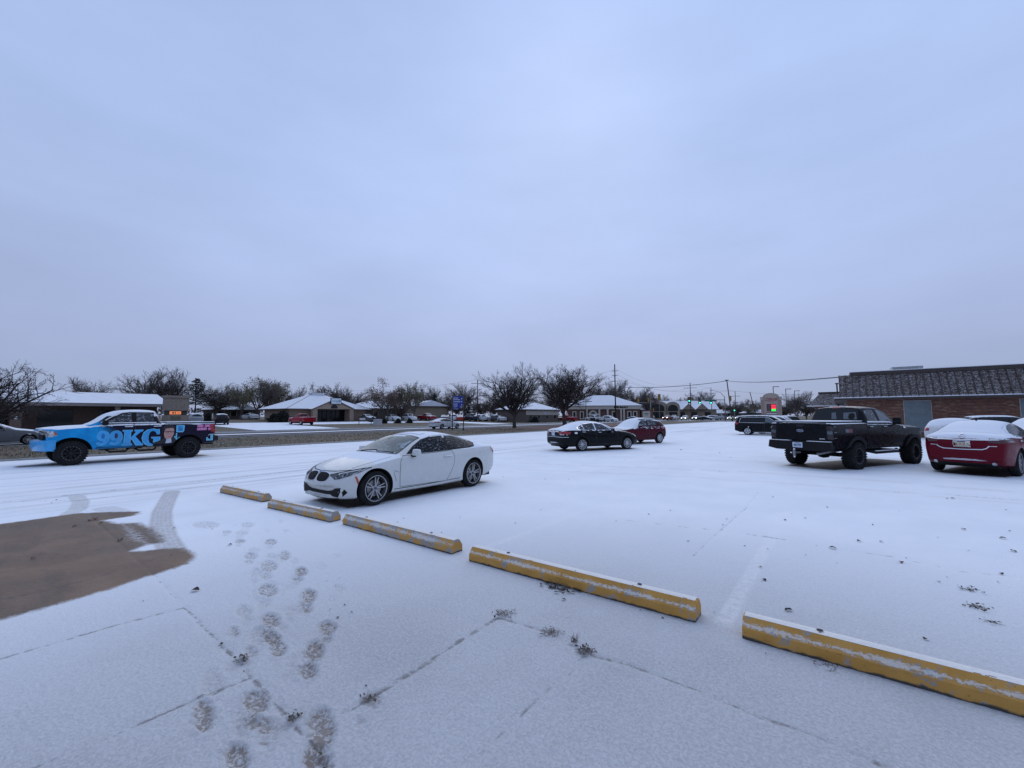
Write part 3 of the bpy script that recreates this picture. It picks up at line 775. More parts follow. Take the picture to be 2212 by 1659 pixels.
def mirror(root, XF, d, y, z, m, mcap, size=1.0, sides=(1, -1), glass=None, snow=False):
    for sg in sides:
        b = MB(); x = XF - d; s = size
        y0 = sg * y; y1 = sg * (y + .20 * s); 
        lo_ = [(x + .045 * s, y0), (x + .055 * s, (y0 + y1) / 2), (x + .02 * s, y1), (x - .075 * s, y1), (x - .08 * s, y0 + sg * .03)]
        if sg < 0: lo_ = lo_[::-1]
        n = len(lo_); vs = [(px, py, z - .012) for px, py in lo_] + [(px, py, z + .075 * s) for px, py in lo_]
        cx = sum(p[0] for p in lo_) / n; cy = sum(p[1] for p in lo_) / n
        vs += [(cx + (px - cx) * .75, cy + (py - cy) * .85, z + .135 * s) for px, py in lo_]
        fs = [tuple(range(n))[::-1], tuple(range(2 * n, 3 * n))]
        for l in range(2): fs += [(l * n + i, l * n + (i + 1) % n, (l + 1) * n + (i + 1) % n, (l + 1) * n + i) for i in range(n)]
        b.add(vs, fs); o = b.obj('mirror', mcap, root, smooth=True, bevel=.008)
        a = o.data.attributes.new('snow', 'FLOAT', 'POINT')
        if snow: a.data.foreach_set('value', [max(0, v.normal.z) * 1.1 for v in o.data.vertices])
        b = MB(); b.box(x - .05, x + .02, min(sg * (y - .09), sg * (y + .03)), max(sg * (y - .09), sg * (y + .03)), z - .045, z + .0); b.obj('mirror_foot', m, o)
        b = MB(); b.box(x - .083 * s, x - .079 * s, min(y0 + sg * .05, y1 - sg * .01), max(y0 + sg * .05, y1 - sg * .01), z + .005, z + .1 * s); b.obj('mirror_glass', M['glass_grey'], o)
        if mcap in (M['paint'], M['paint_gloss']): o.color = root_color(root)
def root_color(root): return tuple(root.get('paint_rgb', (.5, .5, .5))) + (1,)
def new_car(name, x, y, heading, color, label, cat, group=None):
    r = empty(name, (x, y, 0), R(90 - heading)); tag(r, label, cat, group); r['paint_rgb'] = color; return r
def finish(root):
    c = root_color(root)
    for k in children_of(root):
        if k.data and k.data.materials and k.data.materials[0] in (M['paint'], M['paint_gloss']): k.color = c
        for g in children_of(k):
            if g.data and g.data.materials and g.data.materials[0] in (M['paint'], M['paint_gloss']): g.color = c
    if 'paint_rgb' in root: del root['paint_rgb']
def door(B, side, poly, seam=True, handle=None, hm=None, snow=True, mat=None):
    hm = hm or mat
    o = B.lay('door', side, poly, mat or M['paint'], .0035, .09, smooth=0, snow=snow)
    if seam: B.line('door_seam', side, poly, .009, M['seam'], .0045, parent=o, closed=True)
    if handle:
        d, z, ln = handle
        B.line('handle', side, [(d, z), (d + ln, z + .006)], .03, hm or M['paint'], .028, parent=o, thick=.02, snow=True)
    return o
def soften(n, a=.55, b=.85):
    t = max(0, min(1, (n - a) / (b - a))); return t * t * (3 - 2 * t)
# ---------------------------------------------------------------- white coupe
def screen_poly(sp, d0, d1, i0, i1, n=4, bulge0=0., bulge1=0.):
    """top-view outline of a wind screen between the pillars"""
    L_ = [(d0 + (d1 - d0) * k / n, ti(sp['ew'], d0 + (d1 - d0) * k / n) - (i0 + (i1 - i0) * k / n)) for k in range(n + 1)]
    top = [(d1 + bulge1 * (1 - (y / L_[-1][1]) ** 2), y) for y in np.linspace(L_[-1][1], -L_[-1][1], 7)[1:-1]]
    bot = [(d0 + bulge0 * (1 - (y / L_[0][1]) ** 2), y) for y in np.linspace(-L_[0][1], L_[0][1], 7)[1:-1]]
    return L_ + top + [(d, -y) for d, y in L_[::-1]] + bot
def circ(cx, cy, r, n=16, ry=None): return [(cx + r * math.cos(2 * math.pi * k / n), cy + (ry or r) * math.sin(2 * math.pi * k / n)) for k in range(n)]
def base_tabs(W, L, FO, WB, wide=.0):
    h = W / 2; ra = FO + WB
    return dict(
      mw=[(0, h * .74), (.08, h * .83), (.3, h * .935), (FO, h * 1.0), (FO + .7, h * .985), (ra - .7, h * .985), (ra, h * 1.005), (L - .5, h * .955), (L - .12, h * .88), (L, h * .8)],
      bw=[(0, h * .66), (.08, h * .76), (.3, h * .87), (FO, h * .935), (ra - .6, h * .935), (ra, h * .955), (L - .5, h * .91), (L - .12, h * .84), (L, h * .76)],
      sw=[(0, h * .72), (.3, h * .90), (FO, h * .945), (ra, h * .95), (L - .45, h * .89), (L, h * .78)])
def tele(v, a, b): return max(0., min(1., (v - a) / (b - a)))
sp = dict(L=4.64, W=1.825, H=1.375, XF=.79 + 2.81, cf=.26, cfl=1.0, cr=.17, zb=.15,
  st=[0, .03, .10, .28, .60, .95, 1.16, 1.36, 1.62, 1.88, 2.14, 2.55, 2.95, 3.35, 3.70, 4.02, 4.26, 4.48, 4.58, 4.62, 4.64],
  top=[(0, .42), (.03, .55), (.10, .665), (.28, .755), (.6, .845), (.95, .91), (1.16, .945), (1.36, .985), (1.62, 1.115), (1.88, 1.26), (2.14, 1.35), (2.55, 1.39), (2.95, 1.375), (3.35, 1.30), (3.7, 1.19), (4.02, 1.085), (4.26, 1.035), (4.48, 1.03), (4.58, .995), (4.62, .9), (4.64, .75)],
  de=[(0, .02), (.1, .04), (.6, .05), (1.3, .055), (1.62, .055), (2.15, .075), (3.0, .08), (3.7, .07), (4.3, .05), (4.64, .05)],
  ew=[(0, .48), (.1, .60), (.3, .68), (.6, .735), (1.16, .76), (1.36, .76), (1.62, .72), (1.88, .665), (2.14, .62), (2.55, .605), (2.95, .60), (3.35, .60), (3.7, .62), (4.02, .67), (4.3, .70), (4.5, .69), (4.64, .60)],
  bz=[(0, .40), (.03, .50), (.1, .59), (.28, .67), (.6, .76), (.95, .83), (1.36, .885), (2.0, .905), (2.75, .93), (3.5, .96), (4.08, .98), (4.3, .97), (4.48, .95), (4.58, .9), (4.64, .7)],
  mz=[(0, .34), (.3, .45), (.8, .54), (1.4, .57), (2.4, .60), (3.6, .68), (4.4, .70), (4.64, .6)],
  sz=[(0, .22), (.05, .18), (.3, .15), (.8, .165), (2.4, .15), (3.6, .17), (4.2, .21), (4.5, .27), (4.64, .40)], cl=.66, cw=.25, cre={5: .65, 2: .5, 6: .45, 4: .6})
sp.update(base_tabs(1.825, 4.64, .79, 2.81))
XF = sp['XF']
car = new_car('coupe_car', -8.17, 7.92, 180, (.62, .63, .615), 'white two-door coupe parked nose-up to the yellow wheel stops', 'car')
def bmw_snow(p, n):
    d = XF - p.x; z = p.z
    if d < 1.38: return soften(n.z, .6, .9) * (.12 + 1.1 * tele(d, .65, 1.05)) if n.z > .5 else 0
    if 1.38 <= d < 2.1: return .20 * soften(n.z, .3, .8) if p.z < 1.30 else 1.2 * soften(n.z, .5, .8)
    if d > 3.2: return 1.2 * soften(n.z, .35, .75)
    return 1.25 * soften(n.z, .45, .8)
me = hull_mesh(sp, 2, [(0, .335, .392), (2.81, .335, .392)])
B = add_body(me, car, [M['paint_gloss'], M['under']], bmw_snow, XF, color=(.62, .63, .615))
MB().box(-.9, 3.4, -.62, .62, .19, .62).obj('underbody', M['under'], car)
# glass
ws = B.lay('windscreen', 'T', screen_poly(sp, 1.39, 2.08, .045, .05, 4, -.09, -.02), M['wind_frost'], .004, .07)
B.line('windscreen_seal', 'T', screen_poly(sp, 1.375, 2.09, .03, .035, 4, -.09, -.02), .026, M['black'], .0055, closed=True, parent=ws)
B.line('wiper', 'T', [(1.33, -.5), (1.38, .05)], .02, M['black'], .02, thick=.012); B.line('wiper', 'T', [(1.33, .1), (1.385, .62)], .02, M['black'], .02, thick=.012)
B.lay('leaf_on_glass', 'T', [(1.84, -.20), (1.88, -.11), (1.90, -.05), (1.87, -.09), (1.83, -.16)], M['black'], .012, .05)
B.lay('rear_window', 'T', screen_poly(sp, 3.16, 3.80, .06, .06, 4, -.02, .04), M['wind_frost'], .004, .08)
for sd_ in 'LR':
    fr = [(1.62, .955), (1.84, 1.095), (2.10, 1.205), (2.40, 1.266), (2.66, 1.282), (2.74, 1.28), (2.74, .968), (2.2, .955)]
    rr = [(2.81, 1.280), (3.05, 1.265), (3.30, 1.215), (3.54, 1.14), (3.72, 1.07), (3.64, 1.015), (3.48, .995), (2.81, .974)]
    surround = [(1.56, .94), (1.80, 1.095), (2.08, 1.222), (2.40, 1.285), (2.75, 1.302), (3.08, 1.283), (3.34, 1.232), (3.60, 1.15), (3.79, 1.07), (3.67, .99), (3.49, .97), (2.2, .938)]
    sr = B.lay('window_surround', sd_, surround, M['black'], .0035, .08, snow=False)
    B.lay('side_window', sd_, fr, M['glass_frost'], .0065, .06, snow=False); B.lay('side_window', sd_, rr, M['glass_frost'], .0065, .06, snow=False)
    door(B, sd_, [(1.36, .29), (1.34, .55), (1.36, .80), (1.46, .915), (2.3, .925), (2.86, .945), (2.92, .80), (2.90, .62), (2.80, .44), (2.68, .265)], handle=(2.58, .82, .23), mat=M['paint_gloss'])
    B.line('sill_line', sd_, [(1.22, .262), (2.0, .255), (3.12, .275)], .012, M['trim'], .003)
    B.line('fender_vent', sd_, [(1.31, .60), (1.20, .64), (1.19, .58), (1.26, .42)], .012, M['steel'], .004)
    B.lay('side_marker', sd_, [(.40, .60), (.365, .60), (.41, .45), (.445, .45)], M['amber'], .006, .05)
    B.lay('tail_lamp', sd_, [(4.30, .93), (4.46, .955), (4.60, .91), (4.61, .78), (4.48, .76), (4.37, .83)], M['tail'], .010, .05, smooth=1)
    B.line('bonnet_seam', 'T', [(.42, .62 * (1 if sd_ == 'L' else -1)), (.8, .715 * (1 if sd_ == 'L' else -1)), (1.24, .74 * (1 if sd_ == 'L' else -1))], .010, M['trim'], .002)
for y in (1, -1):
    k = [(.03, .64), (.09, .665), (.27, .655), (.36, .615), (.34, .535), (.26, .50), (.10, .50), (.045, .535)]
    g0 = B.lay('grille', 'F', [(y * (a * 1.0 + (.018 if a > .2 else -.012)), z + (.014 if z > .58 else -.014)) for a, z in k], M['chrome'], .006, .05, smooth=1)
    B.lay('grille_mesh', 'F', [(y * a, z) for a, z in k], M['under'], .012, .05, parent=g0, smooth=1)
    for q in range(6): B.line('grille_bar', 'F', [(y * (.08 + q * .04), .645), (y * (.08 + q * .038), .52)], .007, M['trim'], .016, parent=g0)
    hl = B.lay('head_lamp', 'F', [(y * a, z) for a, z in [(.37, .61), (.50, .645), (.66, .685), (.845, .735), (.81, .665), (.74, .61), (.62, .56), (.52, .55), (.46, .58)]], M['lens_dark'], .007, .05)
    B.line('lamp_brow', 'F', [(y * a, z) for a, z in [(.36, .62), (.50, .657), (.66, .698), (.85, .745)]], .016, M['black'], .010, parent=hl)
    for cy in (.56, .67): B.lay('lamp_ring', 'F', circ(y * cy, .602 + (cy - .56) * .2, .036), M['lens'], .014, .05, parent=hl); B.lay('lamp_eye', 'F', circ(y * cy, .602 + (cy - .56) * .2, .022, 12), M['glass'], .02, .05, parent=hl)
    B.line('lamp_strip', 'F', [(y * .54, .642), (y * .80, .71)], .014, M['white'], .013, parent=hl)
lo = [(0, .315), (.30, .32), (.44, .345), (.54, .39), (.68, .405), (.74, .365), (.755, .315), (.71, .255), (.62, .23), (.50, .235), (.40, .262), (.2, .255), (0, .255)]
inl = B.lay('air_intake', 'F', lo + [(-a, z) for a, z in lo[-2:0:-1]], M['black'], .008, .06)
for y in (1, -1): B.lay('fog_lamp', 'F', circ(y * .645, .325, .022, 12), M['lens_dark'], .012, .05, parent=inl)
B.lay('bumper_lip', 'F', [(-.62, .215), (-.4, .205), (.4, .205), (.62, .215), (.6, .19), (-.6, .19)], M['black'], .008, .06)
B.lay('bonnet_emblem', 'T', circ(.13, 0, .04), M['chrome'], .006, .04); B.lay('emblem_field', 'T', circ(.13, 0, .026, 12), plain('emblem_blue', (.05, .12, .35), .3, var=0), .008, .04)
B.line('bonnet_front_seam', 'F', [(-.66, .715), (-.4, .69), (0, .68), (.4, .69), (.66, .715)], .010, M['trim'], .003)
B.lay('sunroof', 'T', [(2.22, -.42), (2.22, .42), (2.42, .42), (2.42, -.42)], M['glass_grey'], .008, .08)
mirror(car, XF, 1.68, .91, .925, M['black'], M['paint_gloss'], .88, snow=True)
hubm = plain('hub_blue', (.06, .08, .13), .3, var=0)
def bdress(w_, sg, ax):
    b = MB(); b.lathe_y([(.001, .10), (.024, .10), (.027, .09)], 14); b.obj('hub_cap', hubm, w_)
    b = MB(); b.lathe_y([(.06, .03), (.16, .03), (.16, .01), (.06, .01)], 24); b.obj('brake_disc', M['steel'], w_)
put_wheels(car, 2.81, 1.565, .335, .225, .247, 'double5', M['alloy'], bdress)
finish(car)

# ---------------------------------------------------------------- sedan builder (black sedan, dark red sedan, street sedan)
def sedan_spec(L=4.93, W=1.85, H=1.475, FO=.97, WB=2.80):
    k = (L - FO - WB) / 1.16
    a = FO + WB
    s = dict(L=L, W=W, H=H, XF=a, cf=.28, cfl=1.1, cr=.14, zb=.19,
      st=[0, .04, .14, .40, .80, 1.2, 1.52, 1.85, 2.2, 2.5, 2.95, 3.4, a + .0, a + .28 * k, a + .55 * k, a + .85 * k, L - .13, L - .05, L],
      top=[(0, .5), (.04, .64), (.14, .76), (.4, .86), (.8, .94), (1.2, 1.0), (1.52, 1.045), (1.85, 1.2), (2.2, 1.365), (2.5, 1.45), (2.95, 1.49), (3.4, 1.46), (a, 1.36), (a + .28 * k, 1.245), (a + .55 * k, 1.15), (a + .85 * k, 1.13), (L - .13, 1.11), (L - .05, 1.0), (L, .8)],
      de=[(0, .02), (.14, .05), (.8, .06), (1.5, .06), (2.5, .085), (3.4, .09), (a + .5 * k, .06), (L, .05)],
      ew=[(0, .5), (.14, .62), (.4, .72), (.8, .77), (1.5, .775), (1.85, .735), (2.2, .67), (2.5, .63), (2.95, .615), (3.4, .61), (a, .625), (a + .28 * k, .65), (a + .55 * k, .70), (a + .85 * k, .72), (L, .64)],
      bz=[(0, .48), (.04, .58), (.14, .68), (.4, .77), (.8, .86), (1.2, .91), (1.52, .935), (2.5, .965), (3.4, 1.0), (a + .3 * k, 1.04), (a + .6 * k, 1.05), (L - .13, 1.02), (L - .05, .93), (L, .75)],
      mz=[(0, .40), (.4, .52), (1, .60), (2.5, .64), (a, .70), (L - .2, .72), (L, .62)],
      sz=[(0, .26), (.3, .2), (1, .2), (2.5, .19), (a, .2), (L - .5, .24), (L - .12, .29), (L, .42)], cl=.64, cw=.3)
    s.update(base_tabs(W, L, FO, WB)); return s
def sedan(name, x, y, hd, col, label, cat, spec, Rt, style, rim, detail=2, snowfn=None, fglass='glass_grey', rglass='wind_frost', sglass='glass_frost2', chrome_line=True, lamps=None, group=None, sub=2):
    s = spec; XF = s['XF']; WB = s['WB']; L = s['L']; a = XF
    car = new_car(name, x, y, hd, col, label, cat, group)
    def sf(p, n):
        if snowfn: return snowfn(XF - p.x, p, n)
        return 1.25 * soften(n.z, .5, .85)
    me = hull_mesh(s, sub, [(0, Rt, Rt + .055), (WB, Rt, Rt + .055)])
    B = add_body(me, car, [M['paint'], M['under']], sf, XF)
    MB().box(-.9, WB + .5, -.62, .62, .22, .62).obj('underbody', M['under'], car)
    k = (L - XF) / 1.16
    B.lay('windscreen', 'T', screen_poly(s, 1.60, 2.40, .05, .055, 4, -.08, -.02), M[fglass], .004, .09)
    B.lay('rear_window', 'T', screen_poly(s, 3.48, a + .50 * k, .06, .06, 4, -.02, .05), M[rglass], .004, .09)
    for sd_ in 'LR':
        lo_, hi_ = 1.015, 1.365
        pr = B.lay('window_surround', sd_, [(1.93, lo_ - .01), (2.15, 1.165), (2.42, 1.315), (2.75, hi_ + .02), (3.1, hi_ + .025), (3.5, hi_ - .015), (3.85, 1.255), (4.02, 1.14), (4.0, 1.06), (3.2, 1.025)], M['chrome'] if chrome_line else M['black'], .0035, .09, snow=False)
        B.lay('side_window', sd_, [(2.02, lo_ + .01), (2.2, 1.15), (2.46, 1.295), (2.75, hi_ - .005), (2.90, hi_), (2.90, 1.035)], M[sglass], .007, .08, snow=False)
        B.lay('side_window', sd_, [(2.98, hi_), (3.2, hi_ - .01), (3.5, hi_ - .05), (3.62, 1.31), (3.62, 1.055), (2.98, 1.035)], M[sglass], .007, .08, snow=False)
        B.lay('quarter_window', sd_, [(3.66, 1.29), (3.84, 1.215), (3.95, 1.12), (3.92, 1.075), (3.66, 1.058)], M[sglass], .007, .08, snow=False)
        if detail > 1:
            door(B, sd_, [(1.62, .34), (1.58, .6), (1.62, .86), (1.78, .99), (2.3, .998), (2.90, 1.02), (2.92, .7), (2.90, .34)], handle=(2.62, .90, .2), hm=M['paint'])
            door(B, sd_, [(2.95, .34), (2.97, .7), (2.95, 1.02), (3.6, 1.04), (3.86, 1.05), (3.9, .92), (3.72, .72), (3.5, .58), (3.38, .38)], handle=(3.60, .93, .2), hm=M['paint'])
            B.line('side_trim', sd_, [(1.35, .50), (2.4, .47), (3.3, .49)], .035, M['paint'], .010, thick=.008)
        B.lay('tail_lamp', sd_, [(L - .44, .955), (L - .10, 1.0), (L - .03, .95), (L - .05, .84), (L - .3, .85)], M['tail'], .006, .07)
        sg = 1 if sd_ == 'L' else -1
        B.lay('tail_lamp', 'B', [(sg * .86, .96), (sg * .5, .965), (sg * .47, .87), (sg * .86, .83)], M['tail'], .007, .07)
        B.lay('reversing_lamp', 'B', [(sg * .84, .845), (sg * .56, .86), (sg * .56, .815), (sg * .84, .79)], M['lens'], .008, .07)
        hl = B.lay('head_lamp', 'F', [(sg * .50, .66), (sg * .62, .76), (sg * .80, .80), (sg * .86, .76), (sg * .80, .66), (sg * .6, .61)], M[lamps or 'lens'], .008, .07)
    B.lay('grille', 'F', [(-.42, .70), (.42, .70), (.36, .56), (-.36, .56)], M['black'], .008, .08); B.lay('air_intake', 'F', [(-.5, .4), (.5, .4), (.6, .28), (-.6, .28)], M['black'], .008, .08)
    B.lay('plate', 'B', [(-.17, .93), (.17, .93), (.17, .77), (-.17, .77)], M['plate'], .012, .09)
    if detail > 1: B.line('boot_trim', 'B', [(-.47, .955), (0, .965), (.47, .955)], .03, M['chrome'], .012, thick=.008)
    mirror(car, XF, 2.0, s['W'] / 2, .985, M['black'], M['paint'], 1.0, snow=True)
    put_wheels(car, WB, s['W'] - .27, Rt, .215, Rt * .70, style, rim)
    return car, B
sa = sedan_spec(); sa['WB'] = 2.80
def acc_snow(d, p, n):
    if d < 1.55: return soften(n.z, .75, .97) * .42 * tele(d, .8, 1.5)
    if d > 3.3: return 1.3 * soften(n.z, .35, .7)
    if n.z < .45: return .30 if .97 < p.z < 1.04 else (.14 if .80 < p.z < .98 else 0)
    return 1.25 * soften(n.z, .5, .85)
c1, B = sedan('sedan_car', -10.86, 19.2, 27, (.006, .0065, .008), 'black four-door sedan with snowy rear window, parked beside the red crossover', 'car', sa, .325, 'ten', M['alloy_white'], snowfn=acc_snow)
B.lay('boot_emblem', 'B', [(-.05, 1.05), (.05, 1.05), (.04, .98), (-.04, .98)], M['chrome'], .012, .04)
B.line('bumper_seam', 'B', [(-.85, .70), (0, .71), (.85, .70)], .02, M['snow'], .012, thick=.01)
for i_ in range(9):
    d_ = RND.uniform(1.7, 4.2); z_ = RND.choice((1.005, 1.01, .93))
    B.lay('snow_clump', 'R', circ(d_, z_ + RND.uniform(-.02, .02), RND.uniform(.03, .07), 9, RND.uniform(.015, .03)), M['snow'], .012, .04)
B.lay('snow_clump', 'R', circ(4.15, .90, .09, 10, .05), M['snow'], .014, .04)
finish(c1)
# dark red sedan beside the black pickup: lower tail, long chrome strip, snow-covered glass and deck
sm_ = sedan_spec(4.86, 1.84, 1.45, .96, 2.83); sm_['WB'] = 2.83
def maz_snow(d, p, n):
    if d > 3.3: return 1.5 * soften(n.z, .30, .6)
    return 1.3 * soften(n.z, .4, .75) + (.2 if n.z > .15 and p.z > 1.0 else 0)
c2 = new_car('sedan_car', 3.16, 18.78, 22, (.125, .003, .013), 'dark red sedan with snow covered rear window, parked right of the black pickup', 'car')
XF2 = sm_['XF']; L2 = sm_['L']; k2 = (L2 - XF2) / 1.16
me = hull_mesh(sm_, 2, [(0, .345, .40), (2.83, .345, .40)])
B = add_body(me, c2, [M['paint'], M['under']], lambda p, n: maz_snow(XF2 - p.x, p, n), XF2)
MB().box(-.75, 3.3, -.62, .62, .22, .62).obj('underbody', M['under'], c2)
B.lay('windscreen', 'T', screen_poly(sm_, 1.60, 2.40, .05, .055, 4, -.08, -.02), M['wind_frost'], .004, .09)
rw = B.lay('rear_window', 'T', screen_poly(sm_, 3.42, XF2 + .52 * k2, .05, .05, 4, -.02, .06), M['wind_frost'], .004, .08)
for sd_ in 'LR':
    sg = 1 if sd_ == 'L' else -1
    B.lay('window_surround', sd_, [(1.93, 1.0), (2.15, 1.15), (2.42, 1.3), (2.75, 1.365), (3.1, 1.37), (3.5, 1.335), (3.85, 1.235), (4.05, 1.12), (4.0, 1.045), (3.2, 1.01)], M['chrome'], .0035, .09, snow=False)
    B.lay('side_window', sd_, [(2.02, 1.02), (2.2, 1.135), (2.46, 1.28), (2.75, 1.34), (2.90, 1.345), (2.90, 1.02)], M['glass_frost'], .007, .08, snow=False)
    B.lay('side_window', sd_, [(2.98, 1.345), (3.2, 1.335), (3.5, 1.295), (3.80, 1.2), (3.95, 1.11), (3.9, 1.06), (2.98, 1.02)], M['glass_frost'], .007, .08, snow=False)
    door(B, sd_, [(1.62, .34), (1.58, .6), (1.62, .86), (1.78, .975), (2.9, 1.005), (2.92, .7), (2.90, .34)], handle=(2.62, .88, .2))
    door(B, sd_, [(2.95, .34), (2.97, .7), (2.95, 1.005), (3.86, 1.035), (3.9, .92), (3.72, .72), (3.5, .58), (3.38, .38)], handle=(3.6, .91, .2), hm=M['chrome'])
    B.lay('tail_lamp', 'B', [(sg * .89, .985), (sg * .50, .965), (sg * .50, .88), (sg * .72, .86), (sg * .89, .89)], M['tail_dark'], .007, .05)
    B.lay('tail_lamp', sd_, [(L2 - .42, .97), (L2 - .1, .985), (L2 - .04, .93), (L2 - .1, .87), (L2 - .3, .9)], M['tail_dark'], .006, .06)
    B.line('lamp_chrome', 'B', [(sg * .86, .972), (sg * .5, .952)], .016, M['chrome'], .014, thick=.006)
    B.lay('reversing_lamp', 'B', [(sg * .66, .80), (sg * .5, .80), (sg * .5, .785), (sg * .66, .785)], M['white'], .008, .05)
    B.lay('exhaust_pipe', 'B', circ(sg * .58, .34, .045, 12), M['chrome'], .012, .04)
B.line('boot_chrome', 'B', [(-.70, .955), (-.5, .945), (0, .94), (.5, .945), (.70, .955)], .026, M['chrome'], .016, thick=.012)
bl = B.lay('lower_bumper', 'B', [(-.72, .42), (.72, .42), (.66, .28), (-.66, .28)], M['black'], .010, .08)
B.line('bumper_snow', 'B', [(-.52, .80), (-.46, .73), (-.38, .70), (0, .69), (.38, .70), (.46, .73), (.52, .78)], .022, M['snow'], .016, thick=.012)
pl = B.lay('plate', 'B', [(-.165, .91), (.165, .91), (.165, .765), (-.165, .765)], M['plate_tan'], .014, .09)
B.line('plate_frame', 'B', [(-.165, .91), (.165, .91), (.165, .765), (-.165, .765)], .012, M['chrome'], .018, parent=pl, closed=True)
pb_ = plain('plate_brown', (.34, .20, .07), .6, var=0)
B.line('plate_heading', 'B', [(-.08, .885), (.08, .885)], .022, M['ink'], .018, parent=pl)
for j in range(7): B.line('plate_glyph', 'B', [(-.115 + j * .038, .795), (-.108 + j * .038 + (.012 if j % 2 else -.006), .855)], .016, pb_, .018, parent=pl)
em = B.line('boot_emblem', 'B', circ(0, 1.03, .062, 18, .05), .012, M['chrome'], .02, closed=True, thick=.008)
B.line('emblem_wing', 'B', [(-.055, 1.05), (-.02, 1.035), (0, 1.015), (.02, 1.035), (.055, 1.05)], .012, M['chrome'], .02, parent=em, thick=.008)
b = MB(); b.prism([(.0, 0), (.10, 0), (.03, .05)], 'y', -.014, .014); b.obj('aerial_fin', M['trim'], c2, loc=(XF2 - 3.36, 0, 1.425))
mirror(c2, XF2, 2.0, .92, .97, M['black'], M['paint'], 1.0, snow=True)
put_wheels(c2, 2.83, 1.57, .345, .22, .25, 'multi', M['steel'])
finish(c2); c2.scale = (1.03, 1.03, 1.09)
# white street sedan driving away
ss = sedan_spec(4.87, 1.79, 1.45, .95, 2.85); ss['WB'] = 2.85
c3, B = sedan('sedan_car', -43.0, 39.6, 0, (.60, .615, .63), 'white sedan driving on the far street, behind the blue sign', 'car', ss, .32, 'five', M['alloy'], detail=2, rglass='glass_grey', sglass='glass', chrome_line=False,
   snowfn=lambda d, p, n: .7 * soften(n.z, .6, .95))
B.lay('lower_bumper', 'B', [(-.75, .42), (.75, .42), (.68, .29), (-.68, .29)], M['black'], .010, .08)
finish(c3)
# ---------------------------------------------------------------- pickups: box body plus cab
def truck_specs(L, W, FO, WB, z_sill, z_hood0, z_hood1, z_belt, z_bed, H, cowl, rf, rr, cab_end):
    XF = FO + WB; h = W / 2
    lo = dict(L=L, W=W, H=z_bed, XF=XF, cf=.22, cfl=.7, cr=.03, crl=.3, zb=z_sill,
      st=[0, .03, .12, .35, .8, 1.2, cowl - .05, cowl + .1, 2.4, 3.2, cab_end - .02, cab_end + .02, 4.6, L - .25, L - .04, L],
      top=[(0, z_hood0 - .12), (.03, z_hood0 - .03), (.12, z_hood0 + .01), (.35, z_hood0 + .05), (.8, (z_hood0 + z_hood1) / 2 + .03), (cowl, z_hood1), (cowl + .1, z_belt), (cab_end, z_belt), (cab_end + .02, z_bed), (L - .04, z_bed), (L, z_bed - .04)],
      de=[(0, .02), (.35, .05), (cowl, .07), (cowl + .1, .03), (cab_end, .02), (L, .012)],
      ew=[(0, h * .74), (.12, h * .80), (.8, h * .80), (cowl, h * .80), (cowl + .1, h * .85), (2.4, h * .87), (cab_end, h * .88), (cab_end + .02, h * .90), (L, h * .9)],
      bz=[(0, z_hood0 - .22), (.03, z_hood0 - .13), (.12, z_hood0 - .09), (.35, z_hood0 - .06), (.8, (z_hood0 + z_hood1) / 2 - .09), (cowl, z_hood1 - .10), (cowl + .1, z_belt - .04), (cab_end, z_belt - .03), (cab_end + .02, z_bed - .03), (L, z_bed - .05)],
      bw=[(0, h * .86), (.03, h * .90), (.12, h * .925), (.35, h * .945), (.8, h * .955), (cowl, h * .95), (2.4, h * .945), (cab_end, h * .95), (L, h * .955)],
      mw=[(0, h * .88), (.12, h * .95), (.35, h * .98), (FO, h), (cowl, h * .985), (3, h * .98), (XF, h), (L - .1, h * .985), (L, h * .97)],
      mz=[(0, z_sill + .35), (.4, z_sill + .45), (L, z_sill + .5)],
      sw=[(0, h * .84), (.3, h * .92), (cowl, h * .93), (L, h * .95)],
      sz=[(0, z_sill + .02), (.2, z_sill), (L - .4, z_sill + .05), (L, z_sill + .10)], cre={2: .6, 3: .1, 4: .2, 5: .55, 6: .55, 7: 0}, sharp=(cab_end - .02, cab_end + .02, L - .04, L))
    c0 = cowl - .15
    cb = dict(L=cab_end, W=W * .93, H=H, XF=XF, cf=.10, cfl=cowl + 1.2, cr=.04, crl=.3, zb=z_belt - .12,
      st=[c0, c0 + .10, c0 + .35, (cowl + rf) / 2, rf - .1, rf + .15, (rf + rr) / 2, rr - .25, rr, cab_end - .05, cab_end],
      top=[(c0, z_belt - .05), (c0 + .1, z_belt + .0), (c0 + .35, z_belt + .12), ((cowl + rf) / 2, (z_belt + H) / 2 + .10), (rf - .1, H - .06), (rf + .15, H - .01), ((rf + rr) / 2, H + .01), (rr - .25, H), (rr, H - .03), (cab_end - .05, z_belt + .06), (cab_end, z_belt - .04)],
      de=[(c0, .02), (rf - .1, .06), (rr, .06), (cab_end, .02)],
      ew=[(c0, h * .80), (c0 + .35, h * .79), ((cowl + rf) / 2, h * .75), (rf, h * .70), (rr, h * .69), (cab_end, h * .76)],
      bz=[(c0, z_belt - .09), (rf, z_belt - .03), (cab_end, z_belt - .06)],
      bw=[(c0, h * .85), (c0 + .5, h * .90), (rf, h * .915), (rr, h * .92), (cab_end, h * .91)],
      mw=[(c0, h * .86), (c0 + .5, h * .92), (cab_end, h * .925)], mz=[(0, z_belt - .10), (L, z_belt - .10)], sw=[(c0, h * .84), (L, h * .90)], sz=[(0, z_belt - .13), (L, z_belt - .13)], cre={5: .5, 6: .35, 2: .3}, sharp=(cab_end, rr))
    return lo, cb
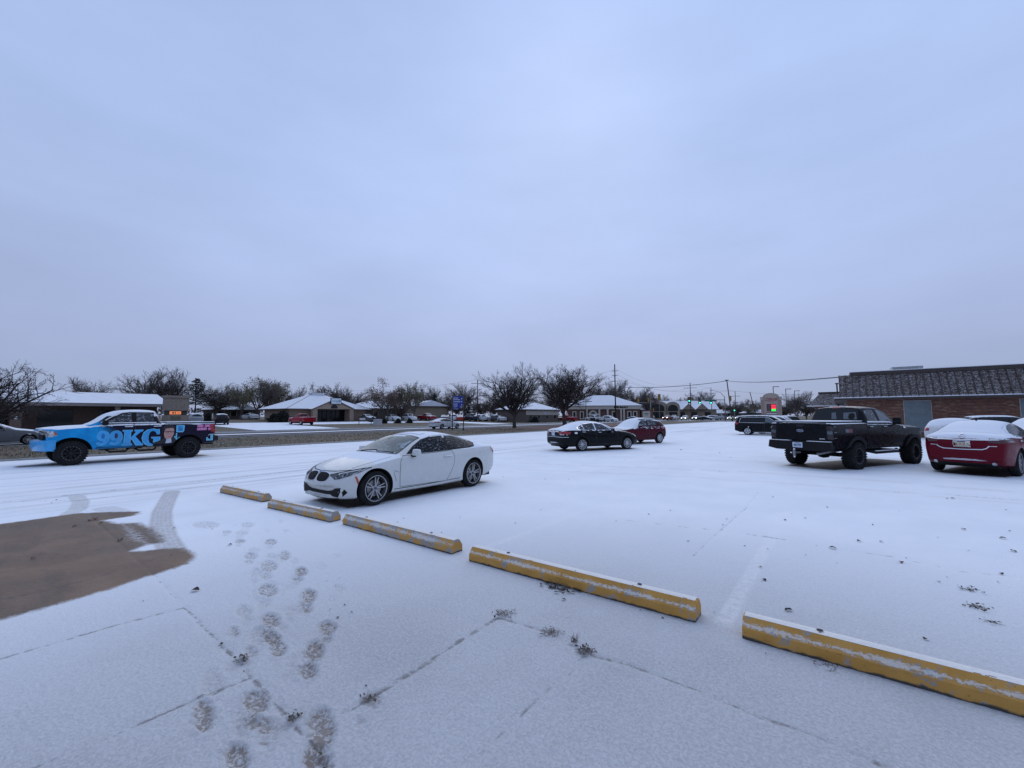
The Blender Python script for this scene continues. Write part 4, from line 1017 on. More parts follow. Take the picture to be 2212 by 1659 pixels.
# blue and black wrapped pickup -------------------------------------------------
def wrap_col(t, v):
    sp_ = nd(t, 'ShaderNodeSeparateXYZ', {0: v}).outputs
    # printed wrap: cyan nose running into a near-black tail, cut low along the doors
    u = math_(t, 'ADD', math_(t, 'SUBTRACT', 4.61, sp_[0]), math_(t, 'MULTIPLY', sp_[2], .95))      # distance from the nose plus height
    u = math_(t, 'ADD', u, math_(t, 'MULTIPLY', math_(t, 'SUBTRACT', noise_(t, v, 2.2, 3), .5), .55))
    f = sstep(t, u, 3.0, 3.55)
    f = math_(t, 'MAXIMUM', f, math_(t, 'MULTIPLY', sstep(t, sp_[2], 1.32, 1.42), sstep(t, math_(t, 'SUBTRACT', 4.61, sp_[0]), 1.80, 2.0)))
    blu = mixc(t, sstep(t, noise_(t, v, 3.0, 4), .35, .7), (.008, .25, .57), (.012, .34, .71))
    return mixc(t, f, blu, (.010, .008, .024))
M['wrap'] = paint_mat('wrap_print', colfn=wrap_col, rough=.3)
lo, cb = truck_specs(5.36, 2.0, .88, 3.50, .50, 1.34, 1.46, 1.47, 1.48, 2.04, 1.40, 2.22, 3.28, 3.52)
rx = empty('pickup_truck', (-23.1, 6.12, 0), R(90 - 180)); tag(rx, 'lifted pickup with a blue and black printed wrap driving along the grass verge', 'pickup truck')
lo['cf'] = .36; lo['cfl'] = .8
XFr = lo['XF'] + .14        # print and trim are measured from the bumper face
def ram_snow(p, n):
    d = XFr - p.x
    if d < 1.45: return soften(n.z, .78, .97) * 1.0
    if p.z > 1.93: return 1.3 * soften(n.z, .1, .5)
    if d > 3.66: return 1.15 * soften(n.z, .3, .8)
    return 1.0 * soften(n.z, .35, .7)
ml = hull_mesh(lo, 2, [(0, .435, .55), (3.50, .435, .57)]); mc = hull_mesh(cb, 2)
cabB = add_body(mc, rx, [M['wrap'], M['under']], lambda p, n: 1.7 * tele(p.z, 1.74, 1.90) + .9 * soften(n.z, .2, .6) if XFr - p.x > 1.55 else ram_snow(p, n), XFr, 'cab')
B = add_body(ml, rx, [M['wrap'], M['under']], ram_snow, XFr, 'body', extra=mc)
MB().box(-1.0, 4.2, -.65, .65, .52, 1.1).obj('underbody', M['under'], rx)
for ax in (0, 3.50):
    b = MB(); b.tube([(ax, -.75, .43), (ax, .75, .43)], .06, 8); b.obj('axle', M['under'], rx)
B.lay('windscreen', 'T', [(a + .14, y) for a, y in screen_poly(cb, 1.36, 2.18, .05, .06, 4, -.10, -.03)], M['wind_snow'], .005, .09)
for sd_ in 'LR':
    B.lay('window_surround', sd_, [(1.80, 1.50), (2.06, 1.70), (2.38, 1.895), (2.60, 1.93), (3.36, 1.92), (3.46, 1.83), (3.48, 1.50)], M['black'], .004, .1, snow=False)
    w1 = B.lay('side_window', sd_, [(1.92, 1.52), (2.14, 1.695), (2.44, 1.88), (2.66, 1.905), (2.66, 1.515)], M['glass_frost2'], .008, .08, snow=False)
    w2 = B.lay('side_window', sd_, [(2.80, 1.905), (3.26, 1.895), (3.34, 1.82), (3.36, 1.52), (2.80, 1.515)], M['glass_frost2'], .008, .08, snow=False)
    B.lay('window_snow', sd_, [(1.86, 1.495), (1.86, 1.522), (2.8, 1.527), (3.42, 1.527), (3.42, 1.495)], M['snow'], .014, .08, snow=False)
    B.line('roof_edge_trim', sd_, [(1.78, 1.53), (2.02, 1.71), (2.36, 1.915), (2.60, 1.95), (3.34, 1.94), (3.46, 1.87)], .028, M['white'], .008)
    door(B, sd_, [(1.72, .64), (1.70, 1.1), (1.72, 1.44), (2.70, 1.47), (2.72, 1.1), (2.70, .64)], handle=(2.44, 1.36, .24), hm=M['chrome'], mat=M['wrap'])
    door(B, sd_, [(2.75, .64), (2.77, 1.1), (2.75, 1.47), (3.60, 1.47), (3.61, 1.1), (3.54, .66)], handle=(3.32, 1.36, .24), hm=M['chrome'], mat=M['wrap'])
    B.line('bed_seam', sd_, [(3.68, 1.46), (3.68, .66)], .022, M['under'], .006)
    B.line('rocker_trim', sd_, [(1.66, .585), (2.8, .58), (3.62, .59)], .05, M['trim'], .008)
    sg = 1 if sd_ == 'L' else -1
    for d0 in (1.95, 2.80):
        b = MB(); b.tube([(XFr - d0, sg * .86, .50), (XFr - d0 - .10, sg * 1.0, .42), (XFr - d0 - .55, sg * 1.0, .42), (XFr - d0 - .65, sg * .86, .50)], .035, 8); b.obj('side_step', M['black'], rx, True)
    hl = B.lay('head_lamp', 'F', [(sg * .53, 1.26), (sg * .75, 1.27), (sg * .95, 1.24), (sg * .97, 1.10), (sg * .9, 1.04), (sg * .53, 1.05)], M['lens'], .012, .07)
    hs = B.lay('head_lamp', sd_, [(.325, 1.03), (.325, 1.24), (.50, 1.25), (.62, 1.19), (.65, 1.09), (.54, 1.04)], M['lens'], .010, .06)
    B.lay('side_marker', sd_, [(.55, 1.23), (.62, 1.18), (.64, 1.10), (.58, 1.11)], M['amber'], .014, .05, parent=hs)
    B.lay('tail_lamp', sd_, [(5.27, 1.42), (5.47, 1.43), (5.48, 1.06), (5.34, 1.06), (5.29, 1.18)], M['tail'], .012, .06)
    B.lay('tail_lamp', 'B', [(sg * .98, 1.42), (sg * .82, 1.42), (sg * .82, 1.06), (sg * .98, 1.06)], M['tail'], .012, .06)
    B.lay('fog_pocket', 'F', [(sg * .52, .78), (sg * .88, .78), (sg * .84, .66), (sg * .56, .68)], M['black'], .012, .07)
    B.line('bumper_vent', sd_, [(.42, .74), (.44, .60)], .03, M['trim'], .008)
gr = B.lay('grille', 'F', [(-.52, 1.33), (.52, 1.33), (.50, .98), (.40, .93), (-.40, .93), (-.50, .98)], M['white'], .016, .07)
for y in (1, -1):
    B.lay('grille_mesh', 'F', [(y * .05, 1.29), (y * .44, 1.29), (y * .44, 1.165), (y * .05, 1.165)], M['under'], .022, .07, parent=gr)
    B.lay('grille_mesh', 'F', [(y * .05, 1.12), (y * .44, 1.12), (y * .40, .98), (y * .05, .98)], M['under'], .022, .07, parent=gr)
gs = B.lay('grille', 'L', [(.15, 1.31), (.30, 1.32), (.31, .94), (.16, .94)], M['white'], .014, .05)
for z0_, z1_ in ((1.16, 1.28), (.98, 1.11)): B.lay('grille_mesh', 'L', [(.19, z1_), (.26, z1_), (.265, z0_), (.195, z0_)], M['under'], .018, .05, parent=gs)
B.lay('lower_intake', 'F', [(-.42, .70), (.42, .70), (.36, .60), (-.36, .60)], M['black'], .012, .07)
# bumper bars standing proud of the skin
bb = MB(); n_ = 9; prof = []
for k in range(n_):
    y = -1.0 + 2.0 * k / (n_ - 1); prof.append((XFr - .06 - .26 * abs(y) ** 2.2, y))
vs = []; fs = []
for x, y in prof: vs += [(x - .10, y, .93), (x - .01, y, .90), (x, y, .72), (x - .06, y, .55), (x - .30, y, .53), (x - .30, y, .93)]
for k in range(n_ - 1): fs += [(k * 6 + j, k * 6 + (j + 1) % 6, (k + 1) * 6 + (j + 1) % 6, (k + 1) * 6 + j) for j in range(6)]
fs += [tuple(range(6)), tuple(range((n_ - 1) * 6, n_ * 6))[::-1]]
bb.add(vs, fs); bo = bb.obj('front_bumper', plain('bumper_blue', (.02, .33, .70), .3, coat=.6), rx, True); bo.data.set_sharp_from_angle(angle=R(30))
bm_ = MB(); bm_.box(XFr - 5.62, XFr - 5.42, -.98, .98, .68, .92); bm_.obj('rear_bumper', M['trim'], rx, bevel=.03)
B.line('bumper_chrome', 'L', [(5.22, .93), (5.28, .97), (5.48, .97)], .02, M['white'], .010)
# bed rail carrying snow
for sg in (1, -1):
    b = MB(); b.box(XFr - 5.48, XFr - 3.72, min(sg * .80, sg * .95), max(sg * .80, sg * .95), 1.475, 1.505); b.obj('bed_rail', M['black'], rx, bevel=.01)
    b = MB(); b.box(XFr - 5.46, XFr - 3.74, min(sg * .79, sg * .94), max(sg * .79, sg * .94), 1.507, 1.535); b.obj('rail_snow', M['snow'], rx, bevel=.012)
B.lay('rail_snow', 'L', [(3.72, 1.47), (5.44, 1.475), (5.44, 1.41), (5.2, 1.43), (4.8, 1.405), (4.3, 1.44), (3.72, 1.435)], M['snow'], .012, .07, snow=False)
# printed side: number and letters with pale outline, portrait, badges
cy_l = plain('print_cyan', (.02, .34, .72), .35, coat=.5, var=.18, scale=2); cy_o = plain('print_pale', (.16, .52, .70), .35, var=.1)
dk = plain('print_navy', (.012, .035, .10), .35, var=.2); pk = plain('print_pink', (.62, .22, .42), .4, var=.1); sk_ = plain('print_skin', (.50, .27, .23), .5, var=.18, scale=5)
hair = plain('print_dark', (.012, .011, .016), .5); shirt = plain('print_shirt', (.45, .49, .58), .5, var=.3, scale=9)
def nine(d, z, s, hole):
    x_ = s * .86
    def q(pl): return [(d + a * x_, z + b * s) for a, b in pl]
    o_ = [(.0, .62), (.06, .86), (.25, 1.0), (.50, 1.0), (.70, .86), (.78, .60), (.74, .34), (.62, .12), (.42, .0), (.18, .0), (.04, .08), (.0, .20), (.10, .27), (.22, .22), (.28, .15), (.37, .20), (.40, .33), (.25, .30), (.08, .42)]
    gl_ = B.lay('number_glyph', 'L', [(d + (a - .38) * x_ * 1.06 + .38 * x_, z + (b_ - .5) * s * 1.05 + .5 * s) for a, b_ in o_], cy_o, .009, .06, smooth=1, snow=False)
    B.lay('glyph_face', 'L', q(o_), cy_l, .0115, .06, smooth=1, snow=False, parent=gl_)
    B.lay('glyph_counter', 'L', [(d + (.38 + .11 * math.cos(t_)) * x_, z + (.64 + .20 * math.sin(t_)) * s) for t_ in np.linspace(0, 6.28, 14)[:-1]], hole, .014, .06, snow=False, parent=gl_)
nine(1.66, .68, .53, plain('print_blue_hole', (.01, .16, .42), .35, var=.1)); nine(2.03, .68, .53, dk)
def glyph(polys, d, z, s):
    root_ = None
    for pl in polys:
        cxm = sum(a for a, b_ in pl) / len(pl); czm = sum(b_ for a, b_ in pl) / len(pl)
        e = B.lay('number_glyph' if root_ is None else 'glyph_edge', 'L', [(d + (cxm + (a - cxm) * 1.0 + .035 * np.sign(a - cxm)) * s, z + (b_ + .03 * np.sign(b_ - czm)) * s) for a, b_ in pl], cy_o, .009 , .06, snow=False, parent=root_)
        if root_ is None: root_ = e
    for pl in polys: B.lay('glyph_face', 'L', [(d + a * s, z + b_ * s) for a, b_ in pl], cy_l, .0125, .06, snow=False, parent=root_)
glyph([[(0, 0), (.46, 0), (.46, .10), (.38, .14), (.38, .86), (.46, .90), (.46, 1.0), (0, 1.0), (0, .90), (.09, .86), (.09, .14), (0, .10)],
       [(.40, .46), (.72, .86), (.62, .90), (.62, 1.0), (1.02, 1.0), (1.02, .90), (.92, .87), (.64, .58), (.98, .12), (1.06, .08), (1.06, -.04), (.74, -.04), (.52, .36)]], 2.40, .65, .57)
glyph([[(.86, 1.0), (.88, .66), (.76, .66), (.68, .84), (.54, .92), (.40, .84), (.33, .62), (.33, .36), (.40, .12), (.56, .04), (.56, -.06), (.38, -.05), (.20, .04), (.06, .24), (.0, .5), (.08, .78), (.26, .97), (.52, 1.04), (.74, .98)],
       [(.50, .48), (.92, .48), (.92, .26), (.70, .20), (.62, .14), (.62, .36), (.50, .40)]], 2.98, .63, .60)
pm = B.lay('portrait_print', 'L', [(3.30, .64), (3.42, .72), (3.60, .82), (3.78, .93), (4.02, .88), (4.12, .74), (4.08, .66)], hair, .0145, .07, snow=False)
B.lay('portrait_shirt', 'L', [(3.73, .66), (3.76, .88), (3.90, .88), (3.94, .67)], shirt, .017, .07, snow=False, parent=pm)
B.lay('portrait_face', 'L', [(3.67, .94), (3.66, 1.10), (3.69, 1.26), (3.78, 1.31), (3.91, 1.30), (3.99, 1.24), (4.0, 1.08), (3.96, .93), (3.89, .84), (3.80, .82), (3.72, .85)], sk_, .0175, .06, snow=False, parent=pm, smooth=1)
B.lay('portrait_hair', 'L', [(3.65, 1.14), (3.63, 1.30), (3.70, 1.40), (3.92, 1.405), (4.02, 1.34), (4.02, 1.16), (3.97, 1.27), (3.86, 1.275), (3.72, 1.255), (3.68, 1.18)], hair, .020, .06, snow=False, parent=pm)
B.line('portrait_glasses', 'L', [(3.65, 1.155), (3.77, 1.145), (3.90, 1.135), (4.01, 1.13)], .024, hair, .021, parent=pm)
for cx_ in (3.76, 3.92): B.line('portrait_glasses', 'L', [(cx_ - .06, 1.14), (cx_ - .055, 1.08), (cx_ + .055, 1.08), (cx_ + .06, 1.135)], .012, hair, .021, parent=pm)
B.line('portrait_mouth', 'L', [(3.78, .935), (3.84, .925), (3.90, .94)], .014, plain('print_lip', (.30, .08, .08), .5, var=0), .021, parent=pm)
bd_ = B.lay('badge_print', 'L', [(4.07, 1.10), (4.07, 1.385), (4.36, 1.385), (4.34, 1.15), (4.29, 1.09)], cy_o, .0115, .06, snow=False)
B.lay('badge_field', 'L', [(4.105, 1.125), (4.105, 1.355), (4.315, 1.355), (4.305, 1.165), (4.27, 1.125)], cy_l, .014, .06, snow=False, parent=bd_)
for z_ in (1.31, 1.26, 1.21, 1.165): B.line('badge_lettering', 'L', [(4.135, z_), (4.285, z_)], .022, dk, .016, parent=bd_)
for k, (a, h_) in enumerate([(4.01, .22), (4.06, .34), (4.11, .14), (4.16, .18)]): B.lay('skyline_print', 'L', [(a, .72), (a + .045, .72), (a + .045, .72 + h_), (a, .72 + h_)], cy_o, .0125, .05, snow=False)
for k, (a, h_) in enumerate([(5.16, .14), (5.21, .08), (5.26, .05), (5.31, .26), (5.36, .24)]): B.lay('skyline_print', 'L', [(a, .70), (a + .045, .70), (a + .045, .71 + h_), (a, .71 + h_)], cy_o, .0125, .05, snow=False)
pk2 = plain('print_pink_dark', (.36, .08, .24), .4, var=.1)
def slogan(words, z, h_):
    for d0, d1 in words:
        o_ = B.lay('slogan_print', 'L', [(d0 + .01, z), (d1 - .012, z + .005), (d1, z + h_ * .6), (d1 - .01, z + h_), (d0 + .015, z + h_ - .008), (d0, z + h_ * .4)], pk, .011, .06, snow=False)
        k_ = int((d1 - d0) / .075)
        for j in range(k_):
            a = d0 + (d1 - d0) * (j + .5) / k_; B.line('slogan_stroke', 'L', [(a - .008, z + h_ * .3), (a + .006, z + h_ * .72)], .016, pk2, .013, parent=o_)
slogan([(4.80, 5.03), (5.07, 5.38)], 1.29, .115); slogan([(4.79, 5.16), (5.20, 5.37)], 1.155, .115)
# big black mirrors
for sg in (1, -1):
    b = MB(); x = XFr - 1.88
    b.box(x - .06, x + .10, min(sg * .96, sg * 1.21), max(sg * .96, sg * 1.21), 1.43, 1.62); o = b.obj('mirror', M['black'], rx, True, bevel=.035)
    b = MB(); b.box(x - .04, x + .05, min(sg * .80, sg * .98), max(sg * .80, sg * .98), 1.43, 1.50); b.obj('mirror_foot', M['black'], o)
b = MB(); b.tube([(XFr - 3.3, 0, 2.0), (XFr - 3.32, 0, 2.05)], .03, 6); b.obj('roof_aerial', M['trim'], rx)
put_wheels(rx, 3.50, 1.78, .435, .33, .255, 'truck', M['blackrim'])

# black lifted pickup seen from behind ------------------------------------------
lo2, cb2 = truck_specs(5.90, 2.03, .95, 3.68, .58, 1.34, 1.44, 1.46, 1.50, 2.06, 1.70, 2.55, 3.70, 3.92)
fx = new_car('pickup_truck', -.50, 18.2, 27, (.006, .0065, .009), 'black lifted pickup with knobbly tyres parked tail towards the open lot', 'pickup truck')
XFf = lo2['XF']
def f_snow(p, n):
    d = XFf - p.x
    if p.z > 1.95: return 1.3 * soften(n.z, .35, .75)
    if d > 3.95: return 1.15 * soften(n.z, .5, .9)
    return .9 * soften(n.z, .45, .8) * (1 if d > 1.7 else .35)
ml = hull_mesh(lo2, 2, [(0, .43, .505), (3.68, .43, .505)]); mc = hull_mesh(cb2, 2)
add_body(mc, fx, [M['paint'], M['under']], f_snow, XFf, 'cab')
B = add_body(ml, fx, [M['paint'], M['under']], f_snow, XFf, 'body', extra=mc)
MB().box(-1.0, 4.2, -.65, .65, .60, 1.1).obj('underbody', M['under'], fx)
for ax in (0, 3.68):
    b = MB(); b.tube([(ax, -.75, .43), (ax, .75, .43)], .07, 8); b.obj('axle', M['under'], fx)
b = MB(); b.lathe_y([(.001, -.16), (.12, -.14), (.15, 0), (.12, .14), (.001, .16)], 14, 0, .43); b.obj('differential', M['under'], fx, True)
b = MB(); b.tube([(-1.15, -.45, .50), (-.1, -.5, .58), (.6, -.5, .62)], .05, 8); b.obj('exhaust_pipe', M['steel'], fx, True)
# cab rear window: curved pane facing the bed
rwp = [(-.70, 1.56), (-.66, 1.93), (-.60, 1.97), (.60, 1.97), (.66, 1.93), (.70, 1.56)]
cw = Body(mc, XFf, fx)
pane = cw.lay('rear_window', 'B', rwp, M['glass'], .006, .08, snow=True)
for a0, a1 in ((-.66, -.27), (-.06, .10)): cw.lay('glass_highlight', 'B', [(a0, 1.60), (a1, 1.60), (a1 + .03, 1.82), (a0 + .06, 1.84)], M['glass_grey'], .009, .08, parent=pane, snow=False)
for a0 in (.50,): cw.lay('head_rest', 'B', [(-a0 - .10, 1.60), (-a0 + .10, 1.60), (-a0 + .09, 1.79), (-a0, 1.81), (-a0 - .09, 1.79)], M['under'], .012, .08, parent=pane, snow=False, smooth=1)
bl_ = cw.lay('brake_light', 'B', [(-.30, 2.035), (.30, 2.035), (.28, 1.985), (-.28, 1.985)], M['lens'], .010, .06, snow=False)
cw.lay('brake_light_lens', 'B', [(-.12, 2.02), (.12, 2.02), (.12, 1.99), (-.12, 1.99)], M['tail'], .014, .06, snow=False, parent=bl_)
B.lay('windscreen', 'T', screen_poly(cb2, 1.68, 2.52, .05, .06, 4, -.10, -.03), M['glass_grey'], .005, .09)
for sd_ in 'LR':
    sg = 1 if sd_ == 'L' else -1
    B.lay('window_surround', sd_, [(1.98, 1.46), (2.10, 1.56), (2.30, 1.73), (2.60, 1.92), (2.85, 1.955), (3.62, 1.945), (3.74, 1.85), (3.76, 1.52), (3.0, 1.51)], M['black'], .004, .1, snow=False)
    B.lay('side_window', sd_, [(2.12, 1.53), (2.36, 1.735), (2.66, 1.905), (2.86, 1.92), (2.92, 1.53)], M['glass_grey'], .008, .08, snow=False)
    B.lay('side_window', sd_, [(3.06, 1.92), (3.54, 1.91), (3.62, 1.83), (3.64, 1.54), (3.06, 1.54)], M['glass_frost2'], .008, .08, snow=False)
    B.lay('window_snow', sd_, [(1.98, 1.45), (2.10, 1.50), (2.35, 1.525), (3.0, 1.53), (3.72, 1.535), (3.72, 1.49), (2.4, 1.475), (2.05, 1.41)], M['snow'], .016, .08, snow=False)
    door(B, sd_, [(1.96, .70), (1.94, 1.1), (1.96, 1.40), (2.98, 1.47), (3.0, 1.1), (2.98, .70)], handle=(2.70, 1.34, .24))
    door(B, sd_, [(3.03, .70), (3.05, 1.1), (3.03, 1.47), (3.86, 1.47), (3.88, 1.1), (3.82, .72)], handle=(3.56, 1.34, .24))
    B.line('bed_seam', sd_, [(3.94, 1.46), (3.94, .72)], .02, M['under'], .006)
    for ax in (0, 3.68):
        dc = XFf - ax; o_, i_ = .635, .525
        ring = [(dc + o_ * math.cos(t_), .43 + o_ * math.sin(t_)) for t_ in np.linspace(.42, math.pi - .42, 15)] + [(dc + i_ * math.cos(t_), .43 + i_ * math.sin(t_)) for t_ in np.linspace(math.pi - .42, .42, 15)]
        B.lay('wheel_flare', sd_, ring, plain('flare_plastic', (.018, .018, .020), .55, spec=.15), .05, .06, snow=False, thick=.04)
    B.lay('tail_lamp', 'B', [(sg * .99, 1.40), (sg * .80, 1.40), (sg * .82, .98), (sg * .99, .98)], plain('smoked_lens', (.02, .012, .016), .2, coat=.4), .010, .06, snow=False)
    B.lay('reversing_lamp', 'B', [(sg * .97, 1.24), (sg * .82, 1.24), (sg * .82, 1.14), (sg * .97, 1.14)], M['glass_grey'], .013, .06, snow=False)
    for zz_ in (1.38, 1.20, 1.02): B.line('lamp_rib', sd_, [(5.72, zz_), (5.86, zz_)], .02, M['steel'], .010)
    b = MB(); b.tube([(XFf - 1.95, sg * .90, .56), (XFf - 2.2, sg * 1.04, .50), (XFf - 3.6, sg * 1.04, .50), (XFf - 3.85, sg * .90, .56)], .045, 8); sb = b.obj('side_step', M['black'], fx, True)
    b = MB(); b.box(XFf - 3.60, XFf - 2.2, sg * 1.04 - .035, sg * 1.04 + .035, .546, .566); b.obj('step_snow', M['snow'], sb)
    b = MB(); x = XFf - 2.12; b.box(x - .05, x + .10, min(sg * .93, sg * 1.15), max(sg * .93, sg * 1.15), 1.42, 1.66); mo = b.obj('mirror', M['black'], fx, True, bevel=.03)
    b = MB(); b.box(x - .06, x - .052, min(sg * .96, sg * 1.12), max(sg * .96, sg * 1.12), 1.45, 1.63); b.obj('mirror_glass', M['glass'], mo)
    b = MB(); b.box(x - .03, x + .04, min(sg * .74, sg * .95), max(sg * .74, sg * .95), 1.42, 1.50); b.obj('mirror_foot', M['black'], mo)
    B.lay('fender_badge', sd_, [(1.36, 1.34), (1.58, 1.34), (1.58, 1.28), (1.40, 1.28)], M['chrome'], .010, .06, snow=False)
# flag sticker on the bed side
fl = B.lay('flag_sticker', 'R', [(4.86, 1.30), (5.26, 1.30), (5.26, 1.18), (4.86, 1.18)], plain('flag_red', (.18, .05, .06), .5, var=.3, scale=20), .008, .05, snow=False)
B.lay('flag_field', 'R', [(5.06, 1.30), (5.26, 1.30), (5.26, 1.18), (5.06, 1.18)], plain('flag_grey', (.12, .13, .15), .5, var=.5, scale=30), .011, .05, snow=False, parent=fl)
# tailgate, emblem, bumper, plate, hitch
tg = B.lay('tailgate', 'B', [(-.79, 1.475), (.79, 1.475), (.80, .96), (-.80, .96)], M['paint'], .010, .09, snow=True); tg.color = (.006, .0065, .009, 1)
B.line('tailgate_seam', 'B', [(-.79, 1.475), (.79, 1.475), (.80, .96), (-.80, .96)], .016, M['under'], .012, parent=tg, closed=True)
B.lay('tailgate_handle', 'B', [(-.13, 1.44), (.13, 1.44), (.10, 1.36), (-.10, 1.36)], M['trim'], .016, .06, parent=tg, snow=False)
eb = B.lay('emblem_oval', 'B', circ(0, 1.235, .115, 20, .047), M['chrome'], .016, .05, snow=False)
B.lay('emblem_field', 'B', circ(0, 1.235, .100, 20, .036), M['ink'], .019, .05, parent=eb, snow=False)
B.text('emblem_script', 'B', 'Ford', 0, 1.215, .075, M['chrome'], .022, eb, shear=.35, sx=1.1)
B.lay('tailgate_badge', 'B', [(-.74, 1.0), (-.58, 1.0), (-.58, .98), (-.74, .98)], M['chrome'], .016, .05, snow=False)
b = MB(); b.prism([(-1.0, .66), (-.96, .90), (.96, .90), (1.0, .66), (.70, .60), (-.70, .60)], 'x', XFf - 6.06, XFf - 5.86); b.obj('rear_bumper', plain('bumper_black', (.010, .010, .011), .45, spec=.15), fx, bevel=.02)
for y0, y1 in ((.28, .95), (-.95, -.28)):
    b = MB(); b.box(XFf - 6.05, XFf - 5.90, y0, y1, .902, .915); b.obj('bumper_snow', M['snow'], fx)
bp = MB(); bp.box(XFf - 6.072, XFf - 6.062, -.155, .155, .69, .86); plo = bp.obj('plate', M['plate'], fx)
vs, fs = text_geo('093 PYE', .095, .003)
b = MB(); b.add([(XFf - 6.0745, -x * .72, .735 + y) for x, y in vs], fs); b.obj('plate_number', M['ink'], plo)
b = MB(); b.box(XFf - 6.076, XFf - 6.0725, -.07, .07, .832, .845); b.obj('plate_heading', M['ink'], plo)
b = MB(); b.box(XFf - 6.25, XFf - 5.95, -.03, .03, .50, .56); b.box(XFf - 6.27, XFf - 6.22, -.035, .035, .42, .60); hb = b.obj('hitch', M['steel'], fx)
for zz_ in (.64, .40):
    b = MB(); b.lathe_y([(.001, -.03), (.025, -.022), (.03, 0), (.025, .022), (.001, .03)], 10, XFf - 6.245, zz_); b.obj('hitch_ball', M['chrome'], hb, True)
b = MB(); b.tube([(XFf - 6.245, .07, .52), (XFf - 6.245, .12, .53)], .025, 8); b.obj('hitch_lock', M['chrome'], hb)
b = MB(); b.box(XFf - 5.80, XFf - 4.0, -.86, .86, 1.505, 1.53); tc_ = b.obj('bed_cover', M['black'], fx, bevel=.006)
b = MB(); b.box(XFf - 5.82, XFf - 3.98, -.88, .88, 1.532, 1.556); b.obj('cover_snow', M['snow'], fx, bevel=.008)
put_wheels(fx, 3.68, 1.80, .43, .33, .26, 'truck', M['blackrim'])
finish(fx)

# ---------------------------------------------------------------- crossover, minivan and generic hatch/SUV
def suv_spec(L, W, H, FO, WB, hood=1.0, cowl=1.25, rf=2.05, rr=None, belt=1.02, rake=.28):
    a = FO + WB; h = W / 2; rr = rr or L - .45
    s = dict(L=L, W=W, H=H, XF=a, cf=.26, cfl=1.0, cr=.12, zb=.21,
      st=[0, .04, .14, .4, .8, cowl - .05, cowl + .22, (cowl + rf) / 2 + .1, rf, rf + .35, (rf + rr) / 2 + .1, rr - .35, rr, rr + rake * .5, L - .06, L],
      top=[(0, .55), (.04, .72), (.14, .85), (.4, hood - .06), (.8, hood), (cowl, hood + .05), (cowl + .22, hood + .17), ((cowl + rf) / 2 + .1, (hood + H) / 2 + .10), (rf, H - .05), (rf + .35, H), ((rf + rr) / 2, H + .01), (rr - .35, H - .02), (rr, H - .06), (rr + rake * .5, (H + belt) / 2 + .1), (L - .06, belt + .02), (L, .85)],
      de=[(0, .02), (.4, .05), (cowl, .06), (rf, .085), (rr, .08), (L - .06, .03), (L, .03)],
      ew=[(0, h * .56), (.14, h * .68), (.4, h * .78), (cowl, h * .83), ((cowl + rf) / 2, h * .76), (rf, h * .69), (rr, h * .68), (L - .06, h * .74), (L, h * .72)],
      bz=[(0, .5), (.04, .64), (.14, .75), (.4, hood - .14), (.8, hood - .08), (cowl, hood - .03), (rf, belt - .02), (rr, belt + .05), (L - .06, belt - .03), (L, .8)],
      mz=[(0, .42), (.4, .55), (1, .64), (L - .2, .72), (L, .64)], sz=[(0, .28), (.3, .22), (1, .22), (a, .22), (L - .4, .27), (L, .40)], cl=.64, cw=.3)
    s.update(base_tabs(W, L, FO, WB)); s['WB'] = WB; s['cowl'] = cowl; s['rf'] = rf; s['rr'] = rr; s['belt'] = belt; s['H'] = H
    return s
